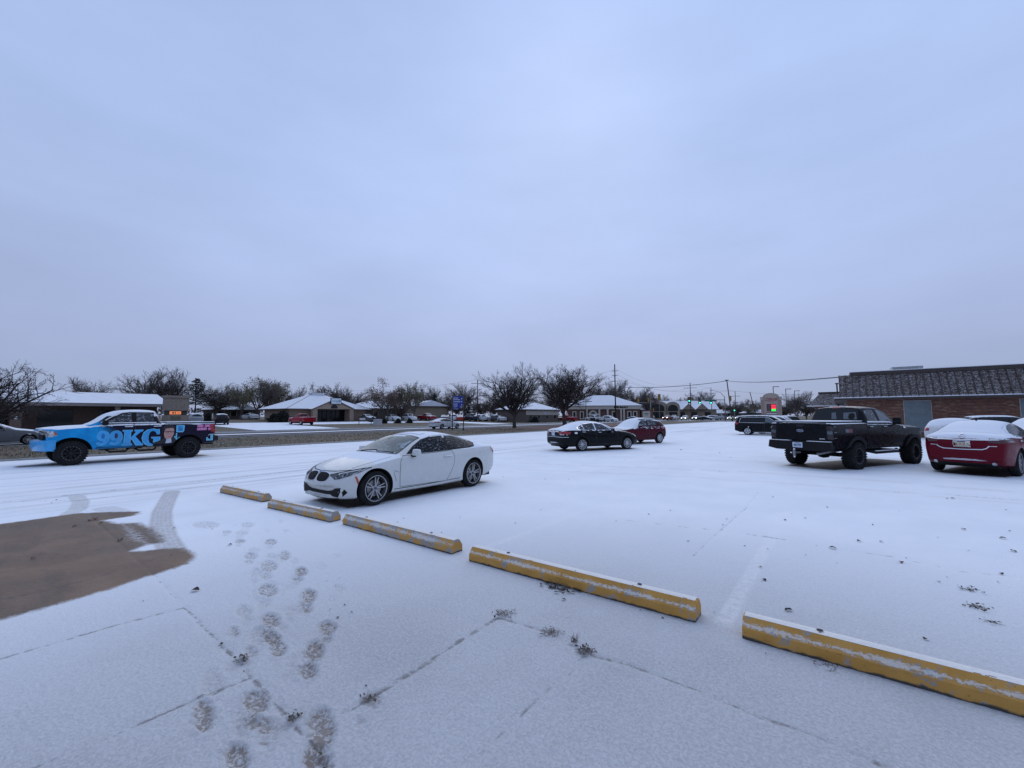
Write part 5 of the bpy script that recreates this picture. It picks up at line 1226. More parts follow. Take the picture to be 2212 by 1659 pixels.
def suv(name, x, y, hd, col, label, cat, s, Rt, style, rim, snowfn=None, wins=None, frame='black', glass='glass', fglass='wind_frost', detail=2, group=None, sub=2, lit=False):
    XF = s['XF']; WB = s['WB']; L = s['L']; H = s['H']; belt = s['belt']
    car = new_car(name, x, y, hd, col, label, cat, group)
    sf = (lambda p, n: snowfn(XF - p.x, p, n)) if snowfn else (lambda p, n: 1.25 * soften(n.z, .5, .85))
    me = hull_mesh(s, sub, [(0, Rt, Rt + .06), (WB, Rt, Rt + .06)])
    B = add_body(me, car, [M['paint'], M['under']], sf, XF)
    MB().box(-.7, WB + .5, -s['W'] * .34, s['W'] * .34, .24, .65).obj('underbody', M['under'], car)
    B.lay('windscreen', 'T', screen_poly(s, s['cowl'] + .08, s['rf'] - .04, .05, .06, 4, -.07, -.02), M[fglass], .004, .09)
    hw = s['W'] * .5
    B.lay('rear_window', 'B', [(-hw * .66, belt + .12), (hw * .66, belt + .12), (hw * .60, H - .13), (-hw * .60, H - .13)], M[glass], .006, .09)
    wins = wins or [[(s['cowl'] + .45, belt + .04), (s['rf'] + .02, H - .16), (s['rf'] + .48, H - .13), (s['rf'] + .48, belt + .05)], [(s['rf'] + .55, belt + .05), (s['rf'] + .55, H - .13), (s['rr'] - .38, H - .16), (s['rr'] - .30, belt + .07)], [(s['rr'] - .22, belt + .08), (s['rr'] - .30, H - .17), (s['rr'] - .10, H - .21), (s['rr'] + .02, belt + .11)]]
    for sd_ in 'LR':
        sg = 1 if sd_ == 'L' else -1
        for wpoly in wins:
            cxm = sum(a for a, b_ in wpoly) / len(wpoly); czm = sum(b_ for a, b_ in wpoly) / len(wpoly)
            fr_ = B.lay('window_frame', sd_, [(a + .03 * np.sign(a - cxm), b_ + .025 * np.sign(b_ - czm)) for a, b_ in wpoly], M[frame], .0035, .1, snow=False)
            B.lay('side_window', sd_, wpoly, M[glass], .0065, .09, snow=False)
        B.lay('tail_lamp', 'B', [(sg * hw * .92, belt + .03), (sg * hw * .58, belt), (sg * hw * .60, belt - .14), (sg * hw * .92, belt - .16)], M['tail'], .008, .07)
        B.lay('tail_lamp', sd_, [(L - .38, belt + .02), (L - .08, belt + .05), (L - .03, belt - .08), (L - .12, belt - .16), (L - .2, belt - .06)], M['tail'], .007, .07)
        B.lay('head_lamp', 'F', [(sg * hw * .50, .78), (sg * hw * .80, .84), (sg * hw * .92, .82), (sg * hw * .86, .70), (sg * hw * .55, .68)], M['lamp_on' if lit else 'lens'], .010, .07)
        if detail > 1:
            d0, d1, d2 = s['cowl'] + .32, s['rf'] + .51, s['rr'] - .22
            door(B, sd_, [(d0, .36), (d0 - .03, .65), (d0, belt - .04), (d1, belt + .015), (d1, .36)], handle=(d1 - .30, belt - .11, .2))
            door(B, sd_, [(d1 + .03, .36), (d1 + .03, belt + .015), (d2, belt + .04), (d2 + .02, .86), (XF - Rt - .08, .58), (XF - Rt - .14, .36)], handle=(d2 - .28, belt - .09, .2))
    B.lay('grille', 'F', [(-.45, .78), (.45, .78), (.36, .58), (-.36, .58)], M['black'], .008, .08)
    B.lay('air_intake', 'F', [(-.55, .45), (.55, .45), (.62, .30), (-.62, .30)], M['black'], .008, .08)
    B.lay('plate', 'B', [(-.16, .80), (.16, .80), (.16, .65), (-.16, .65)], M['plate'], .012, .09)
    mirror(car, XF, s['cowl'] + .48, hw, belt, M['black'], M['paint'], 1.0, snow=True)
    put_wheels(car, WB, s['W'] - .24, Rt, .22, Rt * .68, style, rim)
    return car, B
sk1 = suv_spec(4.30, 1.76, 1.60, .86, 2.62, hood=1.0, cowl=1.15, rf=1.98, rr=3.72, belt=1.03, rake=.4)
def kick_snow(d, p, n):
    if d < 1.2: return 1.0 * soften(n.z, .6, .9) * (.5 + .5 * tele(d, .5, 1.1))
    if d < 2.0: return 1.35 * soften(n.z, .2, .5)
    if n.z < .45: return .42 if 1.0 < p.z < 1.08 else (.24 if .92 < p.z <= 1.0 else 0)
    return 1.3 * soften(n.z, .45, .8)
kw = [[(1.62, 1.08), (1.98, 1.40), (2.15, 1.445), (2.40, 1.455), (2.42, 1.10)], [(2.52, 1.455), (2.95, 1.44), (3.18, 1.36), (3.28, 1.24), (3.22, 1.16), (2.52, 1.11)]]
kx, B = suv('crossover_car', -9.87, 27.5, 202, (.072, .004, .013), 'dark red crossover with snowy windscreen parked nose to nose beside the black sedan', 'car', sk1, .335, 'multi', M['alloy_white'], kick_snow, kw, 'black', 'glass_frost2')
for sd_ in 'LR':
    B.lay('black_pillar', sd_, [(3.26, 1.25), (3.36, 1.30), (3.62, 1.18), (3.75, 1.10), (3.5, 1.12), (3.32, 1.16)], M['black'], .006, .06, snow=True)
    B.line('roof_rail', sd_, [(2.0, 1.49), (2.6, 1.53), (3.3, 1.50), (3.7, 1.44)], .03, M['black'], .02, thick=.015)
    B.line('sill_cladding', sd_, [(.9, .30), (2, .30), (3.2, .31)], .12, M['black'], .008)
    B.lay('rear_corner', sd_, [(3.86, .62), (4.05, .80), (4.24, .80), (4.27, .40), (3.95, .38)], M['black'], .006, .07, snow=False)
for i_ in range(12):
    d_ = RND.uniform(1.5, 4.0); z_ = 1.02 - .02 * RND.random() - (.08 if RND.random() < .4 else 0)
    B.lay('snow_clump', 'L', circ(d_, z_, RND.uniform(.03, .08), 9, RND.uniform(.015, .035)), M['snow'], .012, .04)
finish(kx)
so_ = suv_spec(5.10, 1.96, 1.75, .98, 3.0, hood=1.05, cowl=1.15, rf=2.15, rr=4.72, belt=1.08, rake=.25)
ow = [[(1.80, 1.09), (2.10, 1.34), (2.38, 1.50), (2.60, 1.545), (4.35, 1.53), (4.52, 1.44), (4.60, 1.15), (4.52, 1.11), (3.0, 1.085)]]
c5, B = suv('minivan', -6.55, 43.7, 90, (.006, .007, .009), 'black minivan with a chrome line round its long side glass', 'van', so_, .345, 'van', M['alloy_white'], lambda d, p, n: (.5 if d < 2.1 else .55) * soften(n.z, .6, .95), ow, 'chrome', 'glass', fglass='glass_grey')
B.lay('side_window', 'R', [(1.86, 1.11), (2.14, 1.34), (2.40, 1.48), (2.60, 1.52), (2.60, 1.11)], M['glass_grey'], .010, .08, snow=False)
B.line('slide_rail', 'R', [(3.2, .98), (4.6, 1.0)], .02, M['trim'], .006)
b = MB(); b.tube([(-.55, .72, 1.78), (1.4, .74, 1.80)], .018, 6); b.tube([(-.55, -.72, 1.78), (1.4, -.74, 1.80)], .018, 6); b.obj('roof_rack', M['trim'], c5)
B.line('sill_snow', 'R', [(1.5, .27), (3.6, .26)], .03, M['snow'], .012)
finish(c5)
# ================================================================== WHEEL STOPS, LEAVES, WEEDS
def stop_mat(name, chip):
    m, t, o = newmat(name); v = wcoord(t); sp_ = nd(t, 'ShaderNodeSeparateXYZ', {0: v}).outputs; lo_ = nd(t, 'ShaderNodeSeparateXYZ', {0: ocoord(t)}).outputs
    y = mixc(t, sstep(t, noise_(t, v, 5, 5, .6), .3, .7), (.47, .235, .042), (.57, .300, .065))
    y = mixc(t, sstep(t, noise_(t, v, 45, 3), .62, .72, 0, .5), y, (.22, .12, .03))
    n = noise_(t, v, 7, 6, .7)
    c = mixc(t, sstep(t, n, .60 - chip * .18, .66 - chip * .16), y, (.30, .29, .275))
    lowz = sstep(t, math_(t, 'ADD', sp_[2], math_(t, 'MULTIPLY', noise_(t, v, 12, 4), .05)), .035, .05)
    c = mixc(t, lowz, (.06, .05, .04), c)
    # frost caught on the lower half of the sloping face
    fr = noise_(t, scaled(t, v, (1, 1.6, 1.6)), 34, 5, .7, .5); fl = noise_(t, v, 3.5, 3)
    dz_ = math_(t, 'ABSOLUTE', math_(t, 'SUBTRACT', lo_[2], .106 + .012 * chip))
    k = math_(t, 'SUBTRACT', math_(t, 'ADD', fr, math_(t, 'MULTIPLY', math_(t, 'SUBTRACT', fl, .5), .5)), math_(t, 'MULTIPLY', dz_, 14.0 - 7.0 * chip))
    nr_ = nd(t, 'ShaderNodeSeparateXYZ', {0: nd(t, 'ShaderNodeNewGeometry').outputs['Normal']}).outputs[2]
    k = math_(t, 'SUBTRACT', k, math_(t, 'MULTIPLY', sstep(t, noise_(t, v, 85, 3, .6), .35, .65), .12))
    sf_ = math_(t, 'MULTIPLY', sstep(t, k, .24, .40), math_(t, 'MULTIPLY', sstep(t, nr_, .3, .5), sstep(t, lo_[2], .080, .088)))
    c = mixc(t, math_(t, 'MULTIPLY', sf_, .70), c, (.74, .71, .66))
    b = nd(t, 'ShaderNodeBsdfPrincipled', {'Base Color': c, 'Roughness': .75, 'Normal': bump_(t, math_(t, 'ADD', math_(t, 'MULTIPLY', sf_, fr), math_(t, 'MULTIPLY', noise_(t, v, 60, 4), .2)), .6, .012)}); t.links.new(b.outputs[0], o.inputs[0]); return m
M['stopsnow'] = snow_mat('thin_cream_snow', (.80, .77, .73), .5, 40.)
SM = [stop_mat('yellow_paint_chipped', .75), stop_mat('yellow_paint', .22)]
hole_m = plain('bolt_hole', (.03, .022, .018), .9)
def wheel_stop(x0, x1, y, label, mat, seed, rz=0.0):
    rg = random.Random(seed); L = x1 - x0
    r = empty('wheel_stop', ((x0 + x1) / 2, y + .10, 0), rz); tag(r, label, 'wheel stop', 'yellow wheel stops')
    hw, hs, ht, tw, e = .10, .085, .158, .045, .045
    prof = [(-hw, .003), (-hw, hs), (-tw, ht), (tw, ht), (hw, hs), (hw, .003)]
    b = MB(); n = len(prof); xs = [-L / 2, -L / 2 + .02] + list(np.linspace(-L / 2 + .1, L / 2 - .1, 22)) + [L / 2 - .02, L / 2]
    vs = []
    for k, x in enumerate(xs):
        s = .965 if k in (0, len(xs) - 1) else 1.0
        for a, z in prof: vs.append((x, a * s + rg.uniform(-.0012, .0012), z * s + (rg.uniform(-.0012, .0012) if z > .01 else 0)))
    fs = [(k * n + j, k * n + (j + 1) % n, (k + 1) * n + (j + 1) % n, (k + 1) * n + j) for k in range(len(xs) - 1) for j in range(n)]
    fs += [tuple(range(n)), tuple(range((len(xs) - 1) * n, len(xs) * n))[::-1]]
    b.add(vs, fs); o = b.obj('block', mat, r)
    # snow lying on the flat top and a ragged ridge at the foot of the sloping face
    def ridge(name, fn, na, nl, lo, hi, thr, seedz):
        cells = MB(); idx_ = {}
        def P3(i, j):
            if (i, j) in idx_: return idx_[(i, j)]
            u = i / nl; w_ = lo + (hi - lo) * j / na; x = -L / 2 + .012 + (L - .024) * u
            a, z = fn(w_); h = .0
            nn = noise.noise((x * 9 + seedz, w_ * 60, seedz)) * .5 + noise.noise((x * 27, w_ * 140 + seedz, 2)) * .5
            edge = min(j, na - j) / (na / 2); h = .0015 + max(0, .004 + .006 * nn) * min(1, edge * 1.6)
            cells.v.append((x, a - h * .35 * (1 if name == 'face_snow' else 0), z + h)); idx_[(i, j)] = len(cells.v) - 1
            return idx_[(i, j)]
        for i in range(nl):
            for j in range(na):
                x = (i + .5) / nl * L; w_ = (j + .5) / na
                if thr is not None and noise.noise((x * 5 + seedz * 3, w_ * 2.2, seedz)) * .6 + noise.noise((x * 21 + seedz, w_ * 6, 5)) * .5 < thr(i / nl, w_): continue
                cells.f.append((P3(i, j), P3(i + 1, j), P3(i + 1, j + 1), P3(i, j + 1)))
        if cells.f: cells.obj(name, M['stopsnow'], r, True)
    ridge('top_snow', lambda w_: (w_, ht), 10, int(L * 60), -tw + .002, tw - .001, lambda u, w_: -.62 + .75 * max(0, .42 - w_), seed)
    def slope(w_):
        t_ = w_; return (-hw + (hw - tw) * t_, hs + (ht - hs) * t_)
    for hx in (-L * .30, L * .30):
        b = MB(); b.add([(hx + .022 * math.cos(t_), .010 + .02 * math.sin(t_), ht + .012) for t_ in np.linspace(0, 6.28, 11)[:-1]], [tuple(range(10))]); b.obj('bolt_hole', hole_m, r)
    return r
wheel_stop(-11.43, -9.45, 3.86, 'yellow wheel stop at the far end of the row, left of the white coupe', SM[0], 1, R(3.0))
wheel_stop(-8.80, -6.76, 3.80, 'chipped yellow wheel stop under the nose of the white coupe', SM[0], 2, R(3.5))
wheel_stop(-6.48, -3.98, 3.92, 'worn yellow wheel stop with grey concrete patches beside the white coupe', SM[0], 3)
wheel_stop(-3.64, -1.05, 3.89, 'yellow wheel stop with dead weeds gathered at its middle', SM[1], 4, R(.6))
wheel_stop(-.69, 1.80, 3.86, 'cleanly painted yellow wheel stop beside the parking stripe, with a thick snow line', SM[1], 5)
# dead leaves
lm_ = [plain('leaf_brown', (.045, .030, .022), .8, var=.4, scale=40), plain('leaf_dark', (.022, .020, .020), .8, var=.4, scale=40), plain('leaf_red', (.10, .028, .022), .8, var=.4, scale=40)]
def leaf_mesh(seed):
    rg = random.Random(seed); b = MB(); n = 7; L_ = []; 
    for k in range(n):
        u = k / (n - 1); w_ = .42 * math.sin(math.pi * min(1, u * 1.02)) ** .8 * (1 - .35 * u) + .02
        L_.append((u - .5, w_ * rg.uniform(.8, 1.15), .10 * math.sin(u * 3.1) + .05 * rg.random()))
    vs = []; fs = []
    for u, w_, z in L_: vs += [(u, -w_, z + w_ * .55), (u, 0, z + .02), (u, w_, z + w_ * .45)]
    for k in range(n - 1): fs += [(k * 3, k * 3 + 1, k * 3 + 4, k * 3 + 3), (k * 3 + 1, k * 3 + 2, k * 3 + 5, k * 3 + 4)]
    vs += [(-.5, .01, .05), (-.85, .06, .08), (-.5, -.02, .05)]; fs.append((len(vs) - 3, len(vs) - 2, len(vs) - 1))
    b.add(vs, fs); return b.mesh('leaf')
LM = []
for k in range(6):
    me_ = leaf_mesh(k); me_.materials.append(lm_[(0, 1, 0, 1, 2, 1)[k]]); LM.append(me_)
def zpt(z, x, y): return (z[0] + x / z[2]) / 1.8228, (z[1] + y / z[2]) / 1.8228
Z1, Z2, Z3, Z4, Z5 = (1900, 2000, 1.58), (2700, 1950, 1.545), (0, 1850, 1.58), (600, 2000, 1.58), (1900, 1400, 2.212)
LEAVES = [(Z1, q) for q in [(205,98,18),(365,15,16),(1035,42,24),(832,85,14),(1170,18,20),(1520,72,18),(1495,108,20),(1280,210,26),(1630,240,14),(1775,260,12),(1880,78,22),(2005,65,18),(1730,372,34),(1750,452,50),(2010,295,14),(1440,652,14),(1910,640,50),(505,575,44),(980,640,14),(1120,690,30)]]
LEAVES += [(Z2, q) for q in [(530,12,26),(860,75,26),(605,152,24),(730,142,20),(645,115,10),(1140,183,22),(1300,100,12),(1625,22,32),(1690,210,40),(1930,265,50),(1995,345,50),(1055,282,40),(1190,285,34),(895,325,62),(795,310,12),(360,310,12),(500,330,12),(730,365,12),(920,418,12),(1310,412,50),(1340,385,16),(1590,502,10),(1540,530,28),(1900,532,20),(1920,482,44),(1720,340,16),(1970,220,22),(1535,260,14),(1460,880,50),(490,968,12),(620,705,56),(1590,22,26),(1950,92,22)]]
LEAVES += [(Z3, q) for q in [(1215,755,75),(1430,470,36),(350,190,20),(320,208,22),(1320,370,12),(890,822,10),(1085,363,24),(745,440,60),(465,355,40),(590,310,62),(625,335,36),(560,318,40),(860,420,24),(205,555,40),(1065,533,20)]]
LEAVES += [(Z4, q) for q in [(1152,686,34),(1240,653,22),(1105,635,18),(1198,607,24),(1165,440,14),(1140,487,12),(1085,457,14),(375,133,14),(1565,68,16),(1525,90,16),(1915,62,12),(1800,155,18),(1250,150,10),(1330,1113,26),(905,1295,18),(870,1300,26),(430,850,40),(380,797,26),(570,1022,20)]]
LEAVES += [(Z5, q) for q in [(650,873,18),(545,1080,22),(750,1080,22),(180,1058,18),(258,1015,14),(480,1080,14),(725,965,14),(1135,995,16),(1500,893,14),(1450,860,14),(1550,925,14),(1730,825,40),(1240,910,14),(2065,850,24),(2160,890,18),(2065,1010,20),(1690,667,34),(1815,667,26),(840,800,12)]]
rl = random.Random(5); big = 0
for z_, (x, y, wpx) in LEAVES:
    px, py = zpt(z_, x, y); p = G(px, py); wm = wpx / z_[2] / 1.8228 / (FPX / max(1.0, (-math.sin(YAW) * p.x + math.cos(YAW) * p.y)))
    o = bpy.data.objects.new('dead_leaf', LM[rl.randrange(6)]); C.objects.link(o); sc = max(.016, min(.11, wm * .62))
    o.location = (p.x, p.y, .006); o.scale = (sc,) * 3; o.rotation_euler = (rl.uniform(-.2, .2), rl.uniform(-.2, .2), rl.uniform(0, 6.28))
    tag(o, 'small curled dead leaf lying on the snowy lot', 'leaf', 'dead leaves scattered over the lot')
# dry weeds in the joints
weed_m = plain('dry_weed', (.17, .14, .115), .9, var=.5, scale=20); weed_d = plain('dark_litter', (.085, .07, .06), .9, var=.5, scale=20)
def weed(px, py, wpx, n, hgt, label, seed, litter=0, ls=1.0, lm=None):
    p = G(px, py); rg = random.Random(seed); sc = wpx / (FPX / max(1., -math.sin(YAW) * p.x + math.cos(YAW) * p.y))
    r = empty('dry_weed', (p.x, p.y, 0), 0); tag(r, label, 'weed', 'dry weeds in the pavement joints')
    b = MB()
    for _ in range(n):
        a = rg.uniform(0, 6.28); rr_ = rg.random() ** .7 * sc * .5; x0, y0 = rr_ * math.cos(a) * .6, rr_ * math.sin(a) * .6
        a2 = rg.uniform(0, 6.28); l = sc * rg.uniform(.10, .32); h = hgt * rg.uniform(.3, 1.0)
        pts = [(x0, y0, .001), (x0 + l * .5 * math.cos(a2), y0 + l * .5 * math.sin(a2), h * .8), (x0 + l * math.cos(a2), y0 + l * math.sin(a2), h * rg.uniform(.3, 1.0))]
        b.tube(pts, [.0016, .0013, .0006], 3, cap=False)
    b.obj('stem', weed_m, r)['kind'] = 'stuff'
    if litter:
        b = MB()
        for _ in range(litter):
            a = rg.uniform(0, 6.28); rr_ = rg.random() ** .6 * sc * .5; x0, y0 = rr_ * math.cos(a), rr_ * math.sin(a); s = rg.uniform(.006, .02) * ls; q = rg.uniform(0, 6.28)
            b.add([(x0 + s * math.cos(q + t_), y0 + s * .6 * math.sin(q + t_), .008 + rg.uniform(0, .02)) for t_ in (0, 1.5, 3.0, 4.4)], [(0, 1, 2, 3)])
        b.obj('litter', lm or weed_d, r)['kind'] = 'stuff'
    return r
weed_k = plain('rotten_litter', (.035, .028, .024), .9, var=.5, scale=20)
weed(1222, 1263, 105, 80, .06, 'heap of dead weeds and leaf litter against the yellow wheel stop', 1, 120, 1.5, weed_k)
weed(1288, 1277, 40, 14, .03, 'small clump of dark litter right of the weed heap at the wheel stop', 11, 26, 1.5, weed_k)
weed(1090, 1328, 55, 45, .03, 'small spray of dry weeds where two slab joints meet', 2, 14)
weed(1190, 1367, 60, 55, .035, 'star shaped tuft of dry weeds in the slab joint', 3, 4)
weed(1240, 1385, 35, 24, .06, 'small upright tuft of dry weeds in the slab joint', 4, 3)
weed(1266, 1408, 50, 42, .03, 'clump of dark dry weeds at the end of a slab crack', 5, 26)
weed(798, 1508, 45, 26, .02, 'thin weeds and twigs in the joint by the footprints', 6, 8)
weed(520, 1428, 36, 24, .02, 'dark tuft of litter in the joint next to the footprints', 7, 18)
weed(632, 1553, 34, 10, .015, 'dark tuft of litter in the joint next to the footprints', 8, 16)
weed(2098, 1275, 40, 26, .02, 'line of dry weeds in a crack beyond the wheel stops', 9, 16)
weed(2112, 1312, 48, 32, .02, 'line of dry weeds in a crack beyond the wheel stops', 10, 18)
weed(2140, 1345, 36, 16, .015, 'line of dry weeds in a crack beyond the wheel stops', 12, 10)
weed(1785, 1440, 60, 14, .012, 'thin dark twigs on the snow below the wheel stop', 13, 6)
weed(746, 1125, 30, 18, .03, 'tiny weeds between two worn wheel stops', 14, 8)

# ================================================================== BUILDINGS
def brickmat(name, a, b_, mortar, s=1.0, axis='x'):
    m, t, o = newmat(name); v = wcoord(t); sp_ = nd(t, 'ShaderNodeSeparateXYZ', {0: v}).outputs
    cv = nd(t, 'ShaderNodeCombineXYZ', {0: sp_[0] if axis == 'x' else sp_[1], 1: sp_[2], 2: 0.0}).outputs[0]
    br = nd(t, 'ShaderNodeTexBrick', {'Vector': cv, 'Color1': c4(a), 'Color2': c4(b_), 'Mortar': c4(mortar), 'Scale': 1.0 / s, 'Mortar Size': .012, 'Brick Width': .22, 'Row Height': .075, 'Bias': 0.0})
    col = mixc(t, sstep(t, noise_(t, v, 1.2, 4), .3, .7, 0, .35), br.outputs[0], a)
    b = nd(t, 'ShaderNodeBsdfPrincipled', {'Base Color': col, 'Roughness': .9, 'Normal': bump_(t, br.outputs[1], -.4, .01)}); t.links.new(b.outputs[0], o.inputs[0]); return m
M['brick_m'] = plain('brick_mortar', (.20, .17, .15), .95)
M['br'] = [plain('brick_red_%d' % k, c, .9, var=.18, scale=9) for k, c in enumerate([(.17, .075, .05), (.22, .10, .065), (.13, .06, .045), (.27, .16, .11)])]
M['fascia'] = plain('brown_fascia', (.045, .032, .028), .6); M['soffit'] = plain('soffit', (.08, .06, .05), .8)
M['roofsnow'] = snow_mat('roof_snow', (.74, .76, .81), .4, 6.0)
M['blind'] = plain('grey_blind', (.14, .175, .19), .35, var=.15, scale=2); M['frame'] = plain('window_frame', (.30, .28, .27), .6)
def shake_mat():
    m, t, o = newmat('snow_flecked_shakes'); v = wcoord(t)
    n = noise_(t, scaled(t, v, (1, 1, 1.3)), 7, 5, .65, 1.5); n2 = noise_(t, v, 3, 4)
    c = mixc(t, sstep(t, n2, .3, .7), (.062, .041, .033), (.125, .088, .072))
    c = mixc(t, sstep(t, n, .48, .59, 0, .8), c, (.46, .45, .46))
    b = nd(t, 'ShaderNodeBsdfPrincipled', {'Base Color': c, 'Roughness': .85, 'Normal': bump_(t, n, .8, .05)}); t.links.new(b.outputs[0], o.inputs[0]); return m
M['shake'] = shake_mat()
# --- brick building with a mansard roof
FY = 45.0
r = empty('mansard_building', (0, FY, 0)); tag(r, 'brown brick building with a tall snow flecked mansard roof and grey windows', 'building')
X0b, X1b = .45, 24.0; EZ, TZ = 3.12, 5.28
wl = MB(); wl.box(X0b, X1b, 0.02, 20, 0, EZ); wl.obj('wall', M['brick_m'], r)
wins_ = [(4.02, 5.50), (10.0, 11.5), (13.5, 15.0)]
# every course of brick is real, joined because single bricks are only a pixel or two high
for mi in range(4):
    b = MB(); rg = random.Random(40 + mi); rows = int(EZ / .078)
    for j in range(rows):
        x = X0b + (.11 if j % 2 else 0)
        while x < 16.0:
            x1 = min(x + .205, 16.0); k_ = (hash((j, int(x * 100))) % 97)
            if (k_ % 10 < 4 and mi == 0) or (4 <= k_ % 10 < 7 and mi == 1) or (7 <= k_ % 10 < 9 and mi == 2) or (k_ % 10 == 9 and mi == 3):
                if not any(a - .02 < (x + x1) / 2 < b_ + .02 and .5 < j * .078 < 2.85 for a, b_ in wins_): b.box(x, x1, -.004, .05, j * .078 + .004, j * .078 + .066)
            x += .218
    o = b.obj('brick_courses', M['br'][mi], r); o['kind'] = 'stuff'
for a, b_ in wins_:
    w_ = MB(); w_.box(a, b_, .0, .03, .5, 2.80); wo = w_.obj('window', M['blind'], r)
    f_ = MB(); f_.box(a - .06, a, -.03, .05, .45, 2.86); f_.box(b_, b_ + .06, -.03, .05, .45, 2.86); f_.box(a, b_, -.03, .05, 2.80, 2.86); f_.box(a - .06, b_ + .06, -.05, .05, .42, .50); f_.obj('window_frame', M['frame'], wo)
ov = .75
m1 = MB(); m1.add([(X0b - ov, -ov, EZ), (X1b, -ov, EZ), (X1b, .55, TZ - .25), (X0b + .55, .55, TZ - .25), (X0b - ov, 20, EZ), (X0b + .55, 20, TZ - .25)], [(0, 1, 2, 3), (0, 3, 5, 4)])
mo = m1.obj('mansard_roof', M['shake'], r)
sf = MB(); sf.box(X0b - ov, X1b, -ov, .0, EZ - .18, EZ - .01); sf.box(X0b - ov, X0b, 0, 20, EZ - .18, EZ - .01); sf.obj('eave', M['fascia'], mo)
es = MB(); es.box(X0b - ov - .03, X1b, -ov - .04, -ov + .10, EZ - .008, EZ + .06); es.obj('eave_snow', M['roofsnow'], mo)
pf = MB(); pf.box(X0b + .40, X1b, .42, 20, TZ - .28, TZ); pf.obj('parapet', M['fascia'], mo)
ps = MB(); ps.box(X0b + .36, X1b, .38, 20, TZ + .003, TZ + .05); ps.obj('parapet_snow', M['roofsnow'], mo)
seam = MB(); dy = .55 + ov; dz = TZ - .25 - EZ; Ls = math.hypot(dy, dz)
seam.add([(-.022, -ov - .012, EZ + .02), (.022, -ov - .012, EZ + .02), (.022, .55 - .03, TZ - .25), (-.022, .55 - .03, TZ - .25), (-.022, -ov - .11, EZ + .10), (.022, -ov - .11, EZ + .10), (.022, .55 - .13, TZ - .18), (-.022, .55 - .13, TZ - .18)], [(0,3,2,1),(4,5,6,7),(0,1,5,4),(1,2,6,5),(2,3,7,6),(3,0,4,7)])
sme = seam.fix('roof_seam'); sme.materials.append(M['fascia'])
panel = MB(); rgp = random.Random(8)
for k in range(9):          # staggered shakes on each strip between two seams
    u0, u1 = k / 9, (k + 1) / 9 + .02
    for h_ in range(2):
        a0 = .02 + .20 * h_; a1 = a0 + .195
        p0 = lambda a, u, lift: (a, -ov + dy * u - lift * .9, EZ + .03 + dz * u + lift * .5)
        panel.add([p0(a0, u0, .028 + rgp.random() * .02), p0(a1, u0, .028 + rgp.random() * .02), p0(a1, min(1, u1), .005), p0(a0, min(1, u1), .005)], [(0, 1, 2, 3)])
pme = panel.fix('roof_panel'); pme.materials.append(M['shake'])
x = X0b - ov + .38; k_ = 0
while x < 15:
    o = bpy.data.objects.new('roof_seam', sme); C.objects.link(o); o.parent = mo; o.location = (x, 0, 0)
    o = bpy.data.objects.new('roof_panel', pme); C.objects.link(o); o.parent = mo; o.location = (x, 0, 0)
    x += .43; k_ += 1
hv = MB(); hv.box(3.7, 5.6, 3.0, 5.0, TZ, TZ + .46); ho = tag(hv.obj('rooftop_unit', plain('galvanised', (.33, .36, .36), .5, .5), None, bevel=.02, loc=(0, FY, 0)), 'grey air handling unit on the mansard building roof', 'roof unit')
for k in range(2):
    b = MB(); b.box(3.85 + k * .8, 4.45 + k * .8, 2.985, 3.0, TZ + .15, TZ + .38); b.obj('louvre', M['frame'], ho)
b = MB(); b.box(3.66, 5.64, 2.96, 5.04, TZ + .462, TZ + .49); b.obj('unit_snow', M['roofsnow'], ho)
# lower wing behind
r2 = empty('mansard_wing', (0, 66, 0)); tag(r2, 'low mansard roofed wing behind the tall brick building', 'building')
b = MB(); b.box(-2.4, 14, .0, 14, 0, 2.86); b.obj('wall', brickmat('brick_wing', (.17, .075, .05), (.22, .10, .065), (.2, .17, .15)), r2)
b = MB(); b.add([(-3.2, -.7, 2.86), (14, -.7, 2.86), (14, .5, 4.45), (-1.9, .5, 4.45), (-3.2, 14, 2.86), (-1.9, 14, 4.45)], [(0, 1, 2, 3), (0, 3, 5, 4)]); mw_ = b.obj('mansard_roof', M['shake'], r2)
b = MB(); b.box(-2.05, 14, .4, 14, 4.40, 4.62); b.obj('parapet', M['fascia'], mw_)
b = MB(); b.box(-3.25, 14, -.75, -.65, 2.80, 2.92); b.obj('eave_snow', M['roofsnow'], mw_)
b = MB(); b.tube([(-.1, 58.5, 0), (-.1, 58.5, 5.1)], .07, 8); vp = b.obj('flue_pole', M['fascia']); tag(vp, 'dark vent pole rising beside the mansard roof corner', 'pole')
b = MB(); b.tube([(-.1, 58.5, 5.1), (-.1, 58.5, 5.22)], .16, 8); b.obj('cap', M['fascia'], vp)

# --- long low building with a white roof, left
M['brownbrick'] = brickmat('brown_brick', (.105, .062, .048), (.14, .085, .062), (.13, .11, .10), 1.0, 'y')
r = empty('low_office_building', (-64, 0, terrain(-64))); tag(r, 'long low brick building with brick porch piers and a white snow roof', 'building')
z0 = 0
b = MB(); b.box(-12, -2.4, -30, 15.0, 0, 2.75); b.obj('wall', M['brownbrick'], r)
b = MB(); b.prism([(.55, 2.72), (.55, 3.0), (-5.5, 4.35), (-11.6, 3.0), (-11.6, 2.72)], 'y', -30.6, 15.6); ro = b.obj('roof', M['fascia'], r)
b = MB(); b.add([(.58, -30.6, 3.03), (.58, 15.62, 3.03), (-5.5, 15.62, 4.40), (-5.5, -30.6, 4.40)], [(0, 1, 2, 3)]); b.obj('roof_snow', M['roofsnow'], ro)
b = MB(); b.box(.5, .60, -30.6, 15.62, 2.70, 3.0); b.obj('fascia_board', plain('pale_fascia', (.23, .20, .19), .7), ro)
cap = plain('stone_cap', (.33, .30, .28), .8)
